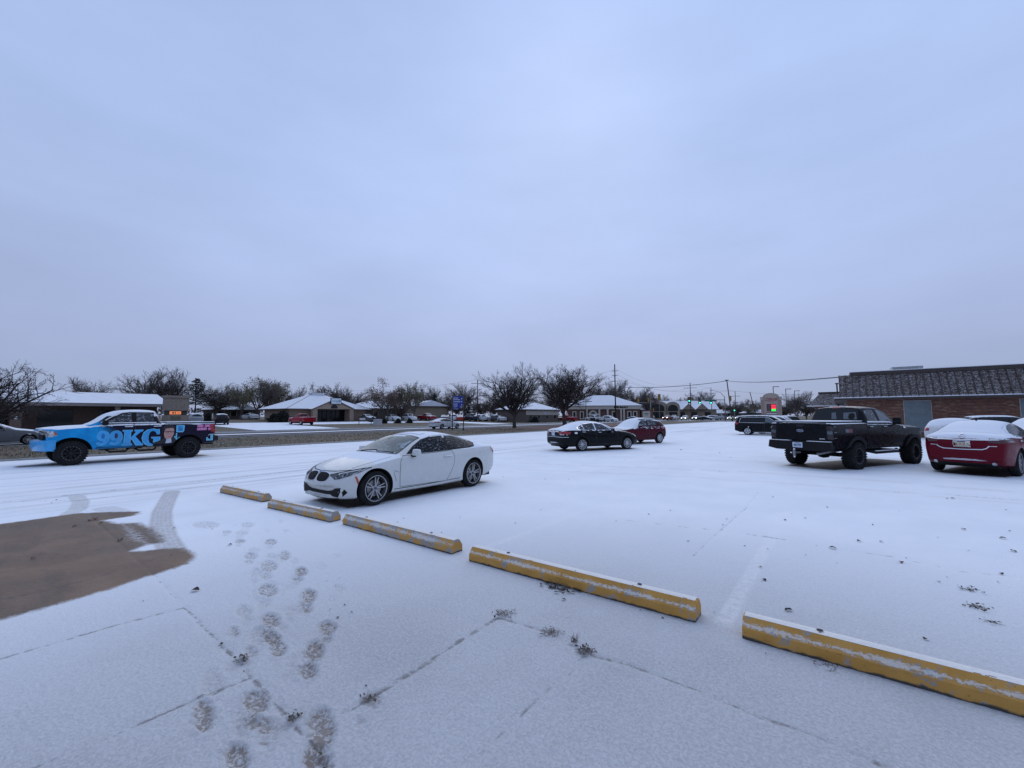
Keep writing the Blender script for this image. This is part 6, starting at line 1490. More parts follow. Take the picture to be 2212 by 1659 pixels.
for y in (-19.0, -11.5, -3.9, 3.6, 11.0):
    b = MB(); b.box(-.45, .20, y - .38, y + .38, 0, 2.05); o = b.obj('porch_pier', M['brownbrick'], r)
    b = MB(); b.box(-.52, .27, y - .46, y + .46, 2.05, 2.17); b.box(-.28, .08, y - .2, y + .2, 2.17, 2.72); b.obj('pier_cap', cap, o)
    b = MB(); b.box(.203, .215, y - .10, y + .10, 1.35, 1.65); b.obj('wall_lamp', M['white'], o)
for k in range(9):
    b = MB(); y = -27 + k * 4.6; b.box(-2.39, -2.33, y, y + 2.6, .35, 2.25); wo = b.obj('window', M['glass'], r)
    b = MB(); b.box(-2.36, -2.30, y - .05, y + 2.65, 2.25, 2.33); b.box(-2.36, -2.30, y - .05, y + 2.65, .27, .35); b.box(-2.36, -2.30, y + 1.27, y + 1.33, .35, 2.25); b.obj('window_frame', M['fascia'], wo)
# --- tan monument sign with a small orange display
ctan = plain('tan_panel', (.24, .20, .165), .7, var=.1); cdk = plain('sign_shadow_gap', (.05, .045, .04), .8)
p = AT(380, 880, 47.5); r = empty('monument_sign', (p.x, p.y, terrain(p.x) if p.x < -56 else 0), R(12)); tag(r, 'tall tan monument sign with an orange lit panel beside the low building', 'sign')
b = MB(); b.box(-.55, .55, -.95, .95, 0, 1.2); b.obj('base', brickmat('sign_base_brick', (.2, .12, .09), (.25, .16, .12), (.2, .18, .16), 1., 'y'), r)
b = MB(); b.box(-.6, .6, -1.0, 1.0, 1.2, 1.85); b.obj('lower_panel', ctan, r)
b = MB(); b.box(-.45, .45, -.9, .9, 1.85, 2.35); b.obj('display_bay', cdk, r)
b = MB(); b.box(.455, .47, -.80, .30, 1.93, 2.27); lp = b.obj('orange_display', emis('orange_display', (1.0, .33, .16), .75), r)
b = MB(); b.box(.471, .474, -.55, -.40, 2.0, 2.2); b.box(.471, .474, -.30, -.22, 1.98, 2.22); b.box(.471, .474, -.1, .18, 2.05, 2.1); b.obj('display_marks', cdk, lp)
b = MB(); b.box(-.6, .6, -1.0, 1.0, 2.35, 3.75); b.obj('upper_panel', ctan, r)
b = MB(); b.box(-.7, .7, -1.1, 1.1, 3.75, 4.0); b.obj('cap', ctan, r)
b = MB(); b.box(.605, .62, -.75, .2, 1.35, 1.72); b.obj('message_panel', plain('olive_panel', (.12, .12, .08), .6, var=.3, scale=8), r)
# --- hip roofed clinic
M['tanbrick'] = brickmat('tan_brick', (.26, .175, .125), (.31, .21, .15), (.27, .23, .2), 1.0, 'y')
zc = terrain(-83) + .01
r = empty('clinic_building', (-83, 46.75, zc)); tag(r, 'tan brick clinic with a big snowy hip roof and gabled glass entrance', 'building')
b = MB(); b.box(-10.5, 0, -8.25, 8.25, 0, 2.55); b.obj('wall', M['tanbrick'], r)
b = MB(); hr = [(1.0, -9.2, 2.55), (1.0, 9.2, 2.55), (-11.5, 9.2, 2.55), (-11.5, -9.2, 2.55), (-4.8, -1.4, 5.7), (-5.7, -1.4, 5.7), (-5.7, 1.0, 5.7), (-4.8, 1.0, 5.7)]
b.add(hr, [(0, 1, 7, 4), (1, 2, 6, 7), (2, 3, 5, 6), (3, 0, 4, 5), (4, 7, 6, 5)]); ro = b.obj('roof', M['roofsnow'], r)
b = MB(); b.box(-11.5, 1.0, -9.2, 9.2, 2.40, 2.545); b.obj('eave', plain('eave_brown', (.12, .09, .075), .7), ro)
for a, c in ((4, 0), (7, 1)):
    b = MB(); b.tube([hr[a], hr[c]], .06, 5); b.obj('hip_ridge', plain('ridge_grey', (.25, .24, .25), .8), ro)
b = MB(); b.box(-6.0, -4.4, -1.5, 1.1, 5.55, 5.85); b.box(-6.2, -4.2, -1.7, 1.3, 5.85, 5.95); b.obj('roof_vent', M['roofsnow'], ro)
gy0, gy1, gm = -4.0, 3.2, -.4
b = MB(); b.prism([(gy0 - .7, 2.50), (gy1 + .7, 2.50), (gm, 4.35)], 'x', -3.5, 2.3); gb_ = b.obj('entrance_gable', plain('tan_stucco', (.33, .25, .19), .8), r)
b = MB(); b.add([(2.5, gy0 - 1.0, 2.47), (2.5, gm, 4.50), (-5.0, gm, 4.50), (-5.0, gy0 - 1.0, 2.47), (2.5, gy1 + 1.0, 2.47), (-5.0, gy1 + 1.0, 2.47)], [(0, 1, 2, 3), (1, 4, 5, 2)]); b.obj('gable_roof', M['roofsnow'], gb_)
b = MB(); b.tube([(2.5, gy0 - 1.0, 2.42), (2.5, gm, 4.44), (2.5, gy1 + 1.0, 2.42)], .09, 4); b.obj('barge_board', plain('barge_brown', (.10, .07, .055), .7), gb_)
b = MB(); b.prism([(gm + .75 * math.cos(t_), 2.62 + .75 * math.sin(t_)) for t_ in np.linspace(0, math.pi, 11)], 'x', 2.302, 2.34); b.obj('arched_light', M['glass'], gb_)
for y in (gy0 - .3, gy1 + .3):
    b = MB(); b.box(1.5, 2.3, y - .45, y + .45, 0, 2.48); b.obj('porch_pier', M['tanbrick'], r)
b = MB(); b.box(.2, .3, gy0 + .2, gy1 - .2, .02, 2.4); gw = b.obj('glass_front', M['glass'], r)
for k in range(8):
    b = MB(); y = gy0 + .2 + k * (gy1 - gy0 - .4) / 7; b.box(.28, .36, y - .05, y + .05, 0, 2.4); b.obj('mullion', M['black'], gw)
b = MB(); b.box(.28, .36, gy0 + .2, gy1 - .2, 1.95, 2.05); b.obj('transom', M['black'], gw)
sgn = tag(MB().box(2.42, 2.62, -1.35, .95, 3.45, 4.75).obj('clinic_sign', M['black'], None, loc=(-83, 46.75, zc)), 'white framed sign board standing on the clinic entrance gable', 'sign')
b = MB(); b.box(2.622, 2.64, -1.25, .85, 3.55, 4.65); fa = b.obj('sign_face', plain('sign_pale', (.62, .70, .74), .5, var=.08), sgn)
def bars(b_, x, y0, z0, w_, h_, seed, n=7):
    rg = random.Random(seed); y = y0
    for k in range(n):
        ww = w_ / n * rg.uniform(.6, .95); hh = h_ * rg.uniform(.75, 1.1); b_.box(x, x + .004, y, y + ww, z0, z0 + hh); y += w_ / n
    return b_
bars(MB(), 2.642, -1.1, 4.02, 1.35, .17, 3, 9).obj('sign_lettering', plain('sign_teal', (.06, .22, .28), .5, var=0), sgn)
bars(MB(), 2.642, -.2, 3.80, .8, .10, 4, 7).obj('sign_lettering', plain('sign_greyblue', (.25, .32, .42), .5, var=0), sgn)
b = MB(); ro_, ri_ = .24, .11
vs = [(2.643, 0.53 + q_ * math.cos(t_), 4.15 + q_ * math.sin(t_)) for t_ in np.linspace(0, 6.2832, 15)[:-1] for q_ in (ri_, ro_)]
b.add(vs, [(2 * k, 2 * k + 1, (2 * k + 3) % 28, (2 * k + 2) % 28) for k in range(14)]); b.obj('sign_mark', plain('sign_blue', (.03, .10, .22), .5, var=0), sgn)
# snow covered drives on the far side of the street
def drive(x0, x1, y0, y1, lab):
    o = sheet('driveway', x0, x1, y0, y1, 0, M['snow'], 10, 4, lambda x, y: (terrain(x) if x < -56 else 0) + .03); o['label'] = lab
drive(-81, -53.2, 22.5, 33.5, 'snow covered drive in front of the clinic'); drive(-80, -70, 33.6, 66, 'snow covered clinic parking lot'); drive(-76, -53.4, 66.1, 73, 'snow covered drive beyond the clinic')
drive(-63, -55.5, -30, 8, 'snow covered forecourt of the low building')
drive(-73, -56, 126, 148, 'snow covered bank forecourt'); drive(-105, -86, 86, 135, 'snow covered lot with parked cars')
# --- generic far buildings
def house(name, px, D, W_, Dp, wall_h, roof_h, wallm, label, rz=0., roof='hip', over=.5, zoff=0, nwin=3):
    p = PT(px, D); r = empty(name, (p.x, p.y, p.z + zoff), rz); tag(r, label, 'building')
    b = MB(); b.box(-Dp / 2, Dp / 2, -W_ / 2, W_ / 2, -.5, wall_h); b.obj('wall', wallm, r)
    a, c = Dp / 2 + over, W_ / 2 + over
    b = MB()
    if roof == 'hip':
        k = max(0.2, c - a * .9); b.add([(a, -c, wall_h), (a, c, wall_h), (-a, c, wall_h), (-a, -c, wall_h), (0, -k, wall_h + roof_h), (0, k, wall_h + roof_h)], [(0, 1, 5, 4), (1, 2, 5), (2, 3, 4, 5), (3, 0, 4), (3, 2, 1, 0)])
    elif roof == 'gable_x': b.prism([(-c, wall_h), (c, wall_h), (0, wall_h + roof_h)], 'x', -a, a)
    else: b.prism([(-a, wall_h), (a, wall_h), (0, wall_h + roof_h)], 'y', -c, c)
    ro = b.obj('roof', M['roofsnow'], r)
    b = MB(); b.box(-a - .03, a + .03, -c - .03, c + .03, wall_h - .22, wall_h - .01); b.obj('eave', M['fascia'], ro)
    for k in range(nwin):
        y = -W_ / 2 + (k + .5) * W_ / nwin
        b = MB(); b.box(Dp / 2, Dp / 2 + .04, y - .6, y + .6, .9, wall_h - .5); wo = b.obj('window', M['glass'], r)
        b = MB(); b.box(Dp / 2 + .01, Dp / 2 + .07, y - .68, y - .6, .82, wall_h - .42); b.box(Dp / 2 + .01, Dp / 2 + .07, y + .6, y + .68, .82, wall_h - .42); b.obj('window_frame', M['frame'], wo)
    return r
stuc = plain('tan_wall', (.27, .22, .165), .85); grayw = plain('grey_wall', (.13, .12, .115), .85); dkw = plain('dark_siding', (.075, .065, .06), .85)
house('small_house', 492, 104, 8, 7, 2.4, 1.3, dkw, 'small dark house with a snowy grey roof behind the left street trees')
house('garage_house', 522, 106, 6, 6, 2.3, 1.2, grayw, 'grey garage with a white door beside the small dark house', roof='gable_x', nwin=1)
house('low_house', 814, 112, 14, 9, 2.7, 2.0, dkw, 'low dark house with a snowy roof tucked behind the clinic', nwin=2)
house('gabled_hall', 905, 118, 9.5, 16, 3.4, 1.5, stuc, 'tan gable ended hall behind the leafless street trees', R(-18), 'gable_x', nwin=0)
house('white_band_office', 1142, 112, 15, 9, 3.1, 1.9, brickmat('dark_brick_office', (.10, .075, .06), (.13, .095, .08), (.12, .11, .1), 1., 'y'), 'low dark office with a pale upper band behind the two bare trees', nwin=4)
p = PT(1142, 112); b = MB(); b.box(4.53, 4.60, -7.5, 7.5, 1.7, 3.0); o = b.obj('pale_band', plain('cream_band', (.42, .38, .33), .7), [k for k in bpy.data.objects if k.name.startswith('white_band_office')][0])
# bank
rb = brickmat('bank_brick', (.12, .05, .042), (.15, .068, .052), (.14, .10, .09), 1.0, 'y'); cream = plain('cream_trim', (.50, .46, .40), .7)
p = PT(1303, 138); r = empty('bank_building', (p.x, p.y, p.z + .35), R(-62)); tag(r, 'dark red brick bank with cream trim, arched window and high snowy hip roof', 'building')
b = MB(); b.box(-14, 0, -11.5, 11.5, -1.0, 3.3); b.obj('wall', rb, r)
b = MB(); b.box(-14.4, .5, -11.9, 11.9, 3.3, 4.5); b.obj('cornice', cream, r)
b = MB(); b.add([(.9, -12.3, 4.5), (.9, 12.3, 4.5), (-14.8, 12.3, 4.5), (-14.8, -12.3, 4.5), (-6.5, -3.0, 8.1), (-6.5, 3.0, 8.1)], [(0, 1, 5, 4), (1, 2, 5), (2, 3, 4, 5), (3, 0, 4), (3, 2, 1, 0)]); b.obj('roof', M['roofsnow'], r)
for y in (-9.2, -6.8, 3.4, 8.2, 10.0):
    b = MB(); b.box(.0, .06, y - .65, y + .65, .1, 2.7); wo = b.obj('window', cream, r); b = MB(); b.box(.06, .09, y - .35, y + .35, .4, 2.4); b.obj('pane', M['glass'], wo)
for y in (-5.2, -1.2, 1.4, 5.6, 6.5):
    b = MB(); b.tube([(.5, y, -.5), (.5, y, 3.3)], .3, 8); b.obj('column', cream, r)
b = MB(); b.prism([(-4.5, 0), (-1.9, 0)] + [(-3.2 + 1.3 * math.cos(t_), 1.7 + 1.3 * math.sin(t_)) for t_ in np.linspace(0, math.pi, 9)], 'x', .0, .08); ao = b.obj('arched_window', cream, r)
b = MB(); b.prism([(-4.0, 0), (-2.4, 0)] + [(-3.2 + .8 * math.cos(t_), 1.6 + .8 * math.sin(t_)) for t_ in np.linspace(0, math.pi, 9)], 'x', .082, .12); b.obj('pane', M['glass'], ao)
bars(MB(), .505, 3.4, 3.62, 4.4, .62, 5, 10).obj('wall_lettering', M['black'], r)
b = MB(); b.box(-5, .1, 11.9, 15.5, -.8, 2.9); dr = b.obj('drive_through', rb, r); b = MB(); b.box(.11, .16, 12.3, 14.6, .6, 2.6); so2 = b.obj('lane_sign', cream, dr)
b = bars(MB(), .162, 12.7, 1.75, 1.5, .22, 6, 7); bars(b, .162, 13.0, 1.35, .9, .22, 7, 4); b.obj('sign_lettering', M['black'], so2)
# strip of shops
p = PT(1452, 200); r = empty('shop_row', (p.x, p.y, .5), R(-58)); tag(r, 'row of tan shops with arched fronts and snowy gabled roofs by the traffic lights', 'building')
b = MB(); b.box(-12, 0, -15, 20, -.6, 4.0); b.obj('wall', stuc, r)
b = MB(); b.prism([(1, 4.0), (-6, 8.2), (-13, 4.0)], 'y', -16, 21); b.obj('roof', M['roofsnow'], r)
for y, w_, h_ in ((-7, 4.5, 8.0), (0, 3.2, 7.6)):
    b = MB(); b.prism([(y - w_, -.4), (y + w_, -.4)] + [(y + w_ * math.cos(t_), h_ - 2.4 + 2.4 * math.sin(t_)) for t_ in np.linspace(0, math.pi, 9)], 'x', .1, 1.6); a_ = b.obj('arched_front', plain('tan_front', (.34, .28, .22), .8), r)
    b = MB(); b.prism([(y - w_ * .7, 3.2), (y + w_ * .7, 3.2)] + [(y + w_ * .7 * math.cos(t_), h_ - 3.4 + 2.0 * math.sin(t_)) for t_ in np.linspace(0, math.pi, 9)], 'x', 1.61, 1.7); b.obj('arched_light', M['glass'], a_)
    b = MB(); b.box(1.61, 1.7, y - w_ * .6, y + w_ * .6, 0, 2.8); b.obj('shop_window', M['glass'], a_)
for y in (7, 13):
    b = MB(); b.prism([(y - 2.6, 4.0), (y + 2.6, 4.0), (y, 6.4)], 'x', .0, 2.0); g_ = b.obj('dormer', stuc, r)
    b = MB(); b.add([(2.1, y - 2.9, 3.9), (2.1, y, 6.7), (-5, y, 6.7), (-5, y - 2.9, 3.9), (2.1, y + 2.9, 3.9), (-5, y + 2.9, 3.9)], [(0, 1, 2, 3), (1, 4, 5, 2)]); b.obj('dormer_roof', M['roofsnow'], g_)
for y in (-12, 4.5, 10, 16): b = MB(); b.box(.02, .1, y - 1.3, y + 1.3, .2, 2.8); b.obj('shop_window', M['glass'], r)
for px, D, W_, lab in ((1545, 235, 16, 'far dark roofed house behind the traffic signals'), (1592, 240, 14, 'far white sided house behind the street lamp mast'), (1635, 210, 12, 'far house with a white roof left of the price sign'), (1512, 232, 10, 'far grey house above the waiting cars')):
    house('far_house', px, D, W_, 9, 2.8, 2.0, grayw, lab, R(-55))
# ================================================================== TREES
bark = plain('winter_bark', (.105, .088, .082), .95, var=.3, scale=3, bump=.5, bscale=20)
barkg = plain('grey_bark', (.145, .125, .12), .95, var=.3, scale=3); barkd = plain('dark_bark', (.042, .035, .034), .95, var=.3, scale=3)
leafm = [plain('olive_leaf', (.15, .135, .075), .8, var=.45, scale=1.2), plain('rust_leaf', (.145, .098, .070), .8, var=.45, scale=1.2), plain('dark_needle', (.014, .020, .016), .85, var=.4, scale=1.5), plain('brown_leaf', (.13, .108, .085), .8, var=.4, scale=1.2)]
def tree_geo(seed, h, trunk_h, spread, lv=4, nb=(7, 6, 6, 5), r0=.22, up=.35, twig=.012, start=.25, flat=1.0, lean=(0, 0)):
    rg = random.Random(seed); trunk = MB(); crown = MB(); tips = []
    def branch(p, d, L, r, level):
        n = 5 if level < 2 else 3; pts = [p.copy()]; rad = [r]; q = p.copy(); dd = d.copy()
        for k in range(n):
            j = .16 if level else .06
            dd = (dd + Vector((rg.uniform(-j, j), rg.uniform(-j, j), rg.uniform(-j, j) + up * .10 * (level > 0)))).normalized()
            q = q + dd * (L / n); pts.append(q.copy()); rad.append(max(twig * .7, r * (1 - .72 * (k + 1) / n)))
        (trunk if level <= 1 else crown).tube(pts, rad, 7 if level == 0 else (5 if level == 1 else 3), cap=False)
        if level + 1 >= lv: tips.append((pts[-1], dd)); return
        c = nb[level]
        for k in range(c):
            t = start + (1 - start) * (k + rg.random() * .9) / c if level else .55 + .45 * (k + .5) / c
            i = min(n - 1, int(t * n)); f = t * n - i; bp = pts[i].lerp(pts[min(n, i + 1)], min(1, f))
            ax = (pts[min(n, i + 1)] - pts[i]).normalized()
            sd_ = ax.orthogonal().normalized(); sd_.rotate(Matrix.Rotation(rg.uniform(0, 6.283) if level else 6.283 * k / c + rg.uniform(-.3, .3), 3, ax))
            ang = rg.uniform(.45, .95) if level else rg.uniform(.35, .95) * spread
            nd_ = (ax * math.cos(ang) + sd_ * math.sin(ang)).normalized()
            if level == 0: nl = (h - trunk_h) * rg.uniform(.60, .85); nr = r * .55
            else: nl = L * rg.uniform(.36, .60) * (1.15 - .5 * t); nr = max(twig, rad[i] * .55)
            branch(bp, nd_, nl, nr, level + 1)
        tips.append((pts[-1], dd))
    branch(Vector((0, 0, -.1)), Vector((lean[0], lean[1], 1)).normalized(), trunk_h * 1.5, r0, 0)
    if flat != 1.0:
        for mb in (trunk, crown): mb.v = [(x, y, trunk_h + (z - trunk_h) * flat if z > trunk_h else z) for x, y, z in mb.v]
    return trunk, crown, tips
TREES = {}
def make_tree(kind, seed, leaves=0, leafmat=None, bm=None, lsize=.12, **k):
    t, c, tips = tree_geo(seed, **k); b = bm or bark
    tm = t.mesh('trunk'); tm.materials.append(b); cm = c.mesh('crown'); cm.materials.append(b); lm = None
    if leaves:
        rg = random.Random(seed + 9); l = MB(); vs = []; fs = []
        for _ in range(leaves):
            p, d = tips[rg.randrange(len(tips))]; q = p + Vector((rg.gauss(0, .22), rg.gauss(0, .22), rg.gauss(-.05, .2))); s = lsize * rg.uniform(.5, 1.3)
            a = Vector((rg.gauss(0, 1), rg.gauss(0, 1), rg.gauss(0, 1))).normalized(); u = a.orthogonal().normalized() * s; v = a.cross(u)
            n = len(vs); vs += [q - u, q + v * .6, q + u, q - v * .6]; fs.append((n, n + 1, n + 2, n + 3))
        l.add(vs, fs); lm = l.mesh('leaves'); lm.materials.append(leafmat)
    for me_ in (tm, cm): me_.polygons.foreach_set('use_smooth', [True] * len(me_.polygons))
    zz_ = sorted(v.co.z for v in cm.vertices); TREES[kind] = (tm, cm, lm, zz_[int(len(zz_) * .995)])
def plant(kind, name, p, hgt, label, rz=0., group=None, wide=1.0, cat='tree'):
    tm, cm, lm, h0 = TREES[kind]; r = empty(name, p, rz); s = hgt / h0; r.scale = (s * wide, s * wide, s); tag(r, label, cat, group)
    for nm, me_ in (('trunk', tm), ('crown', cm), ('leaves', lm)):
        if me_ is not None: o = bpy.data.objects.new(nm, me_); C.objects.link(o); o.parent = r
    return r
make_tree('bigA', 21, h=9., trunk_h=1.9, spread=.92, lv=5, nb=(13, 11, 8, 6), r0=.28, twig=.011, start=.16, up=.75, bm=plain('street_tree_bark', (.062, .051, .048), .95, var=.3, scale=3))
make_tree('bigB', 34, h=9., trunk_h=1.8, spread=.98, lv=5, nb=(13, 11, 8, 6), r0=.28, twig=.011, start=.16, up=.7, bm=plain('street_tree_bark', (.062, .051, .048), .95, var=.3, scale=3))
make_tree('low', 5, h=5., trunk_h=1.0, spread=1.25, lv=5, nb=(10, 9, 7, 6), r0=.17, twig=.007, start=.2, up=.15, bm=barkd)
make_tree('bareA', 51, h=9., trunk_h=2.4, spread=.95, lv=4, nb=(12, 12, 11), r0=.24, twig=.021, start=.15, up=.6, bm=barkg)
make_tree('bareB', 67, h=9., trunk_h=2.0, spread=.85, lv=4, nb=(12, 12, 11), r0=.24, twig=.021, start=.15, up=.8, bm=bark)
make_tree('thick', 71, h=8., trunk_h=1.6, spread=1.1, lv=4, nb=(12, 12, 11), r0=.22, twig=.024, start=.1, up=.5, leaves=1500, leafmat=leafm[3], lsize=.11, bm=bark)
make_tree('olive', 83, h=8., trunk_h=1.7, spread=.95, lv=4, nb=(8, 8, 7), r0=.2, twig=.020, start=.2, up=.6, leaves=4200, leafmat=leafm[0], lsize=.11)
make_tree('rust', 88, h=7., trunk_h=.9, spread=1.05, lv=4, nb=(9, 8, 7), r0=.16, twig=.018, start=.12, up=.5, leaves=5200, leafmat=leafm[1], lsize=.10, bm=bark)
# evergreen: whorls of drooping boughs with needle sprays
def evergreen(kind, seed, h, rad, dens, mat, bare=.18, bumpy=.25):
    rg = random.Random(seed); t = MB(); t.tube([(0, 0, -.1), (0, 0, h * .5), (0, 0, h * .97)], [.16, .10, .02], 7); c = MB(); l = MB(); vs = []; fs = []
    z = h * bare
    while z < h * .98:
        u = (z - h * bare) / (h * (1 - bare)); rr_ = rad * (1 - u) ** .75 * rg.uniform(1 - bumpy, 1 + bumpy) + .12; n = 7
        for k in range(n):
            a = 6.283 * k / n + rg.uniform(-.4, .4); L = rr_ * rg.uniform(.75, 1.1); e = Vector((math.cos(a) * L, math.sin(a) * L, z + L * rg.uniform(-.1, .35)))
            c.tube([(0, 0, z), tuple(e)], [.03, .008], 3, cap=False)
            for q in range(int(dens * (.4 + L))):
                f = rg.random() ** .6; p = Vector((0, 0, z)).lerp(e, f) + Vector((rg.gauss(0, .10), rg.gauss(0, .10), rg.gauss(0, .09))); s = rg.uniform(.07, .17)
                ax = Vector((rg.gauss(0, 1), rg.gauss(0, 1), rg.gauss(0, .6))).normalized(); uu = ax.orthogonal().normalized() * s; vv = ax.cross(uu) * .5
                m_ = len(vs); vs += [p - uu, p + vv, p + uu, p - vv]; fs.append((m_, m_ + 1, m_ + 2, m_ + 3))
        z += h * .045
    l.add(vs, fs); tm = t.fix('trunk'); cm = c.mesh('boughs'); lm = l.mesh('needles'); tm.materials.append(barkd); cm.materials.append(barkd); lm.materials.append(mat); TREES[kind] = (tm, cm, lm, h)
evergreen('spruce', 4, 8., 2.3, 14, leafm[2], .10, .12); evergreen('pine', 6, 9., 2.6, 15, leafm[2], .38, .45); evergreen('bush', 9, 2.2, 1.5, 26, leafm[2], .02, .2)
def top_h(px, py, D, z0): return AT(px, py, D).z - z0
def T(kind, name, px, top, D, label, wide=1.0, group='bare trees along the skyline', rz=None, cat='tree'):
    p = PT(px, D); p.z -= .05
    return plant(kind, name, p, max(1.0, top_h(px, top, D, p.z)), label, (px * 1.7) % 6.28 if rz is None else rz, group, wide, cat)
# the two big street trees in the mulch bed and the small tree at the left
plant('bigA', 'street_tree', (-34.8, 45.9, .05), top_h(1112, 790, 58, 0) * .97, 'broad leafless street tree with a forked trunk, behind the blue sign', .6, 'two broad bare street trees', 1.18)
plant('bigB', 'street_tree', (-35.6, 60.5, .05), top_h(1218, 787, 68, 0) * .97, 'broad leafless street tree in the mulch bed, near the black sedan', 2.1, 'two broad bare street trees', 1.30)
plant('low', 'street_tree', (-36.2, .55, .05), 5.0, 'low wide bare street tree with crossing dark branches beside the low office', .3, None, 1.25)
T('bareA', 'bare_tree', 195, 818, 95, 'bare rounded tree showing above the white roof', .9)
T('bareA', 'bare_tree', 318, 806, 92, 'wide bare tree rising above the end of the white roof', 1.15); T('bareB', 'bare_tree', 372, 796, 95, 'tall narrow bare tree rising right behind the tan monument sign', .9, rz=1.0)
T('pine', 'pine_tree', 421, 816, 88, 'dark ragged pine standing right of the monument sign', 1.0, None)
T('olive', 'leafy_tree', 520, 838, 92, 'thin olive tree in front of the grey garage', .8, 'trees still holding leaves'); T('thick', 'bare_tree', 468, 826, 95, 'dense brown tree beside the ragged pine', 1.1); T('thick', 'bare_tree', 500, 833, 105, 'dense brown tree above the small dark house', .9)
T('olive', 'leafy_tree', 556, 820, 100, 'taller olive tinged tree standing well left of the clinic', .95, 'trees still holding leaves'); T('olive', 'leafy_tree', 590, 818, 104, 'olive tinged tree touching the left end of the clinic roof', .9, 'trees still holding leaves')
T('bareB', 'bare_tree', 575, 822, 96, 'bare tree among the olive tinged trees', .8); T('thick', 'bare_tree', 625, 838, 125, 'brown tree behind the left slope of the clinic roof', 1.)
T('thick', 'bare_tree', 705, 834, 128, 'tall brown tree behind the clinic roof vent', 1.1); T('thick', 'bare_tree', 735, 834, 130, 'brown tree behind the clinic sign board', 1.0); T('bareA', 'bare_tree', 765, 848, 130, 'sparse brown tree behind the right slope of the clinic roof', 1.1); T('thick', 'bare_tree', 792, 856, 135, 'low brown tree between clinic and rusty leaved tree', 1.1)
T('rust', 'leafy_tree', 838, 824, 96, 'wide rusty leaved tree against the clinic corner', 1.0, 'trees still holding leaves'); T('rust', 'leafy_tree', 868, 834, 100, 'smaller rusty leaved tree next to the olive leaved one', .9, 'trees still holding leaves')
T('olive', 'leafy_tree', 894, 830, 98, 'thin olive leaved tree in front of the tan hall', .8, 'trees still holding leaves'); T('bareA', 'bare_tree', 925, 834, 130, 'bare tree behind the tan hall', .9)
T('spruce', 'spruce_tree', 938, 848, 116, 'dark conical spruce beside the tan hall', 1.05, None)
T('thick', 'bare_tree', 962, 850, 120, 'brown tree between the spruce and the blue sign', 1.0); T('thick', 'bare_tree', 985, 852, 115, 'brown tree right behind the left post of the blue sign', 1.0); T('bareA', 'bare_tree', 1003, 828, 125, 'pale bare tree above the blue sign', 1.1); T('spruce', 'spruce_tree', 1012, 856, 118, 'dark spruce right behind the blue sign', 1.1, None)
T('thick', 'bare_tree', 1040, 862, 125, 'low brown tree beside the cross armed utility pole', 1.2); T('thick', 'bare_tree', 1068, 860, 130, 'low brown tree just left of the first street tree', 1.2)
for px, tp, D, k, w_ in ((1095, 850, 150, 'thick', 1.2), (1140, 856, 150, 'thick', 1.3), (1190, 852, 155, 'thick', 1.2), (1250, 842, 165, 'bareA', 1.2), (1285, 836, 172, 'bareB', 1.1), (1312, 822, 175, 'bareA', 1.2), (1335, 836, 178, 'thick', 1.0)):
    T(k, 'bare_tree', px, tp, D, 'tall bare tree behind the brick bank', w_)
for px, tp, D, k, w_ in ((1378, 838, 190, 'bareA', 1.1), (1398, 846, 195, 'bareB', 1.0), (1428, 850, 225, 'bareA', 1.0), (1452, 862, 235, 'thick', 1.1), (1475, 860, 240, 'thick', 1.1), (1512, 845, 225, 'bareA', 1.25), (1540, 866, 245, 'thick', 1.3), (1565, 868, 245, 'thick', 1.3)):
    T(k, 'bare_tree', px, tp, D, 'bare tree behind the shop row and traffic lights', w_)
for px, tp, D, k, w_ in ((1588, 872, 230, 'thick', 1.4), (1600, 864, 235, 'bareA', 1.0), (1622, 876, 190, 'olive', 1.6), (1640, 862, 215, 'thick', 1.4), (1700, 868, 200, 'thick', 1.4), (1722, 846, 165, 'bareA', 1.1), (1742, 862, 175, 'thick', 1.3), (1775, 868, 150, 'thick', 1.4), (1690, 872, 180, 'thick', 1.4)):
    T(k, 'bare_tree', px, tp, D, 'bare tree near the fuel price sign', w_)
for px, tp, D, k, w_ in ((60, 860, 110, 'thick', 1.3), (120, 858, 112, 'thick', 1.3), (10, 850, 105, 'thick', 1.3), (250, 856, 118, 'thick', 1.4)):
    T(k, 'bare_tree', px, tp, D, 'distant tree behind the long white roof', w_)
for px, D, hp, lb in ((452, 74, 1.6, 'dark evergreen bush beside the pale marker post'), (592, 80, 1.5, 'low dark bush at the left corner of the clinic'), (610, 80, 2.0, 'large dark evergreen bush in front of the clinic side wall'), (805, 88, 1.0, 'low bush right of the clinic entrance'), (830, 82, .9, 'low hedge bush behind the pale utility box'), (860, 84, .9, 'low hedge bush under the rusty leaved trees'), (885, 86, .9, 'low hedge bush below the white parked SUV'), (1155, 104, 1.4, 'dark bush against the pale banded office')):
    p = PT(px, D); plant('bush', 'evergreen_bush', p, hp, lb, px % 6.28, 'evergreen bushes across the street', 1.2, 'bush')
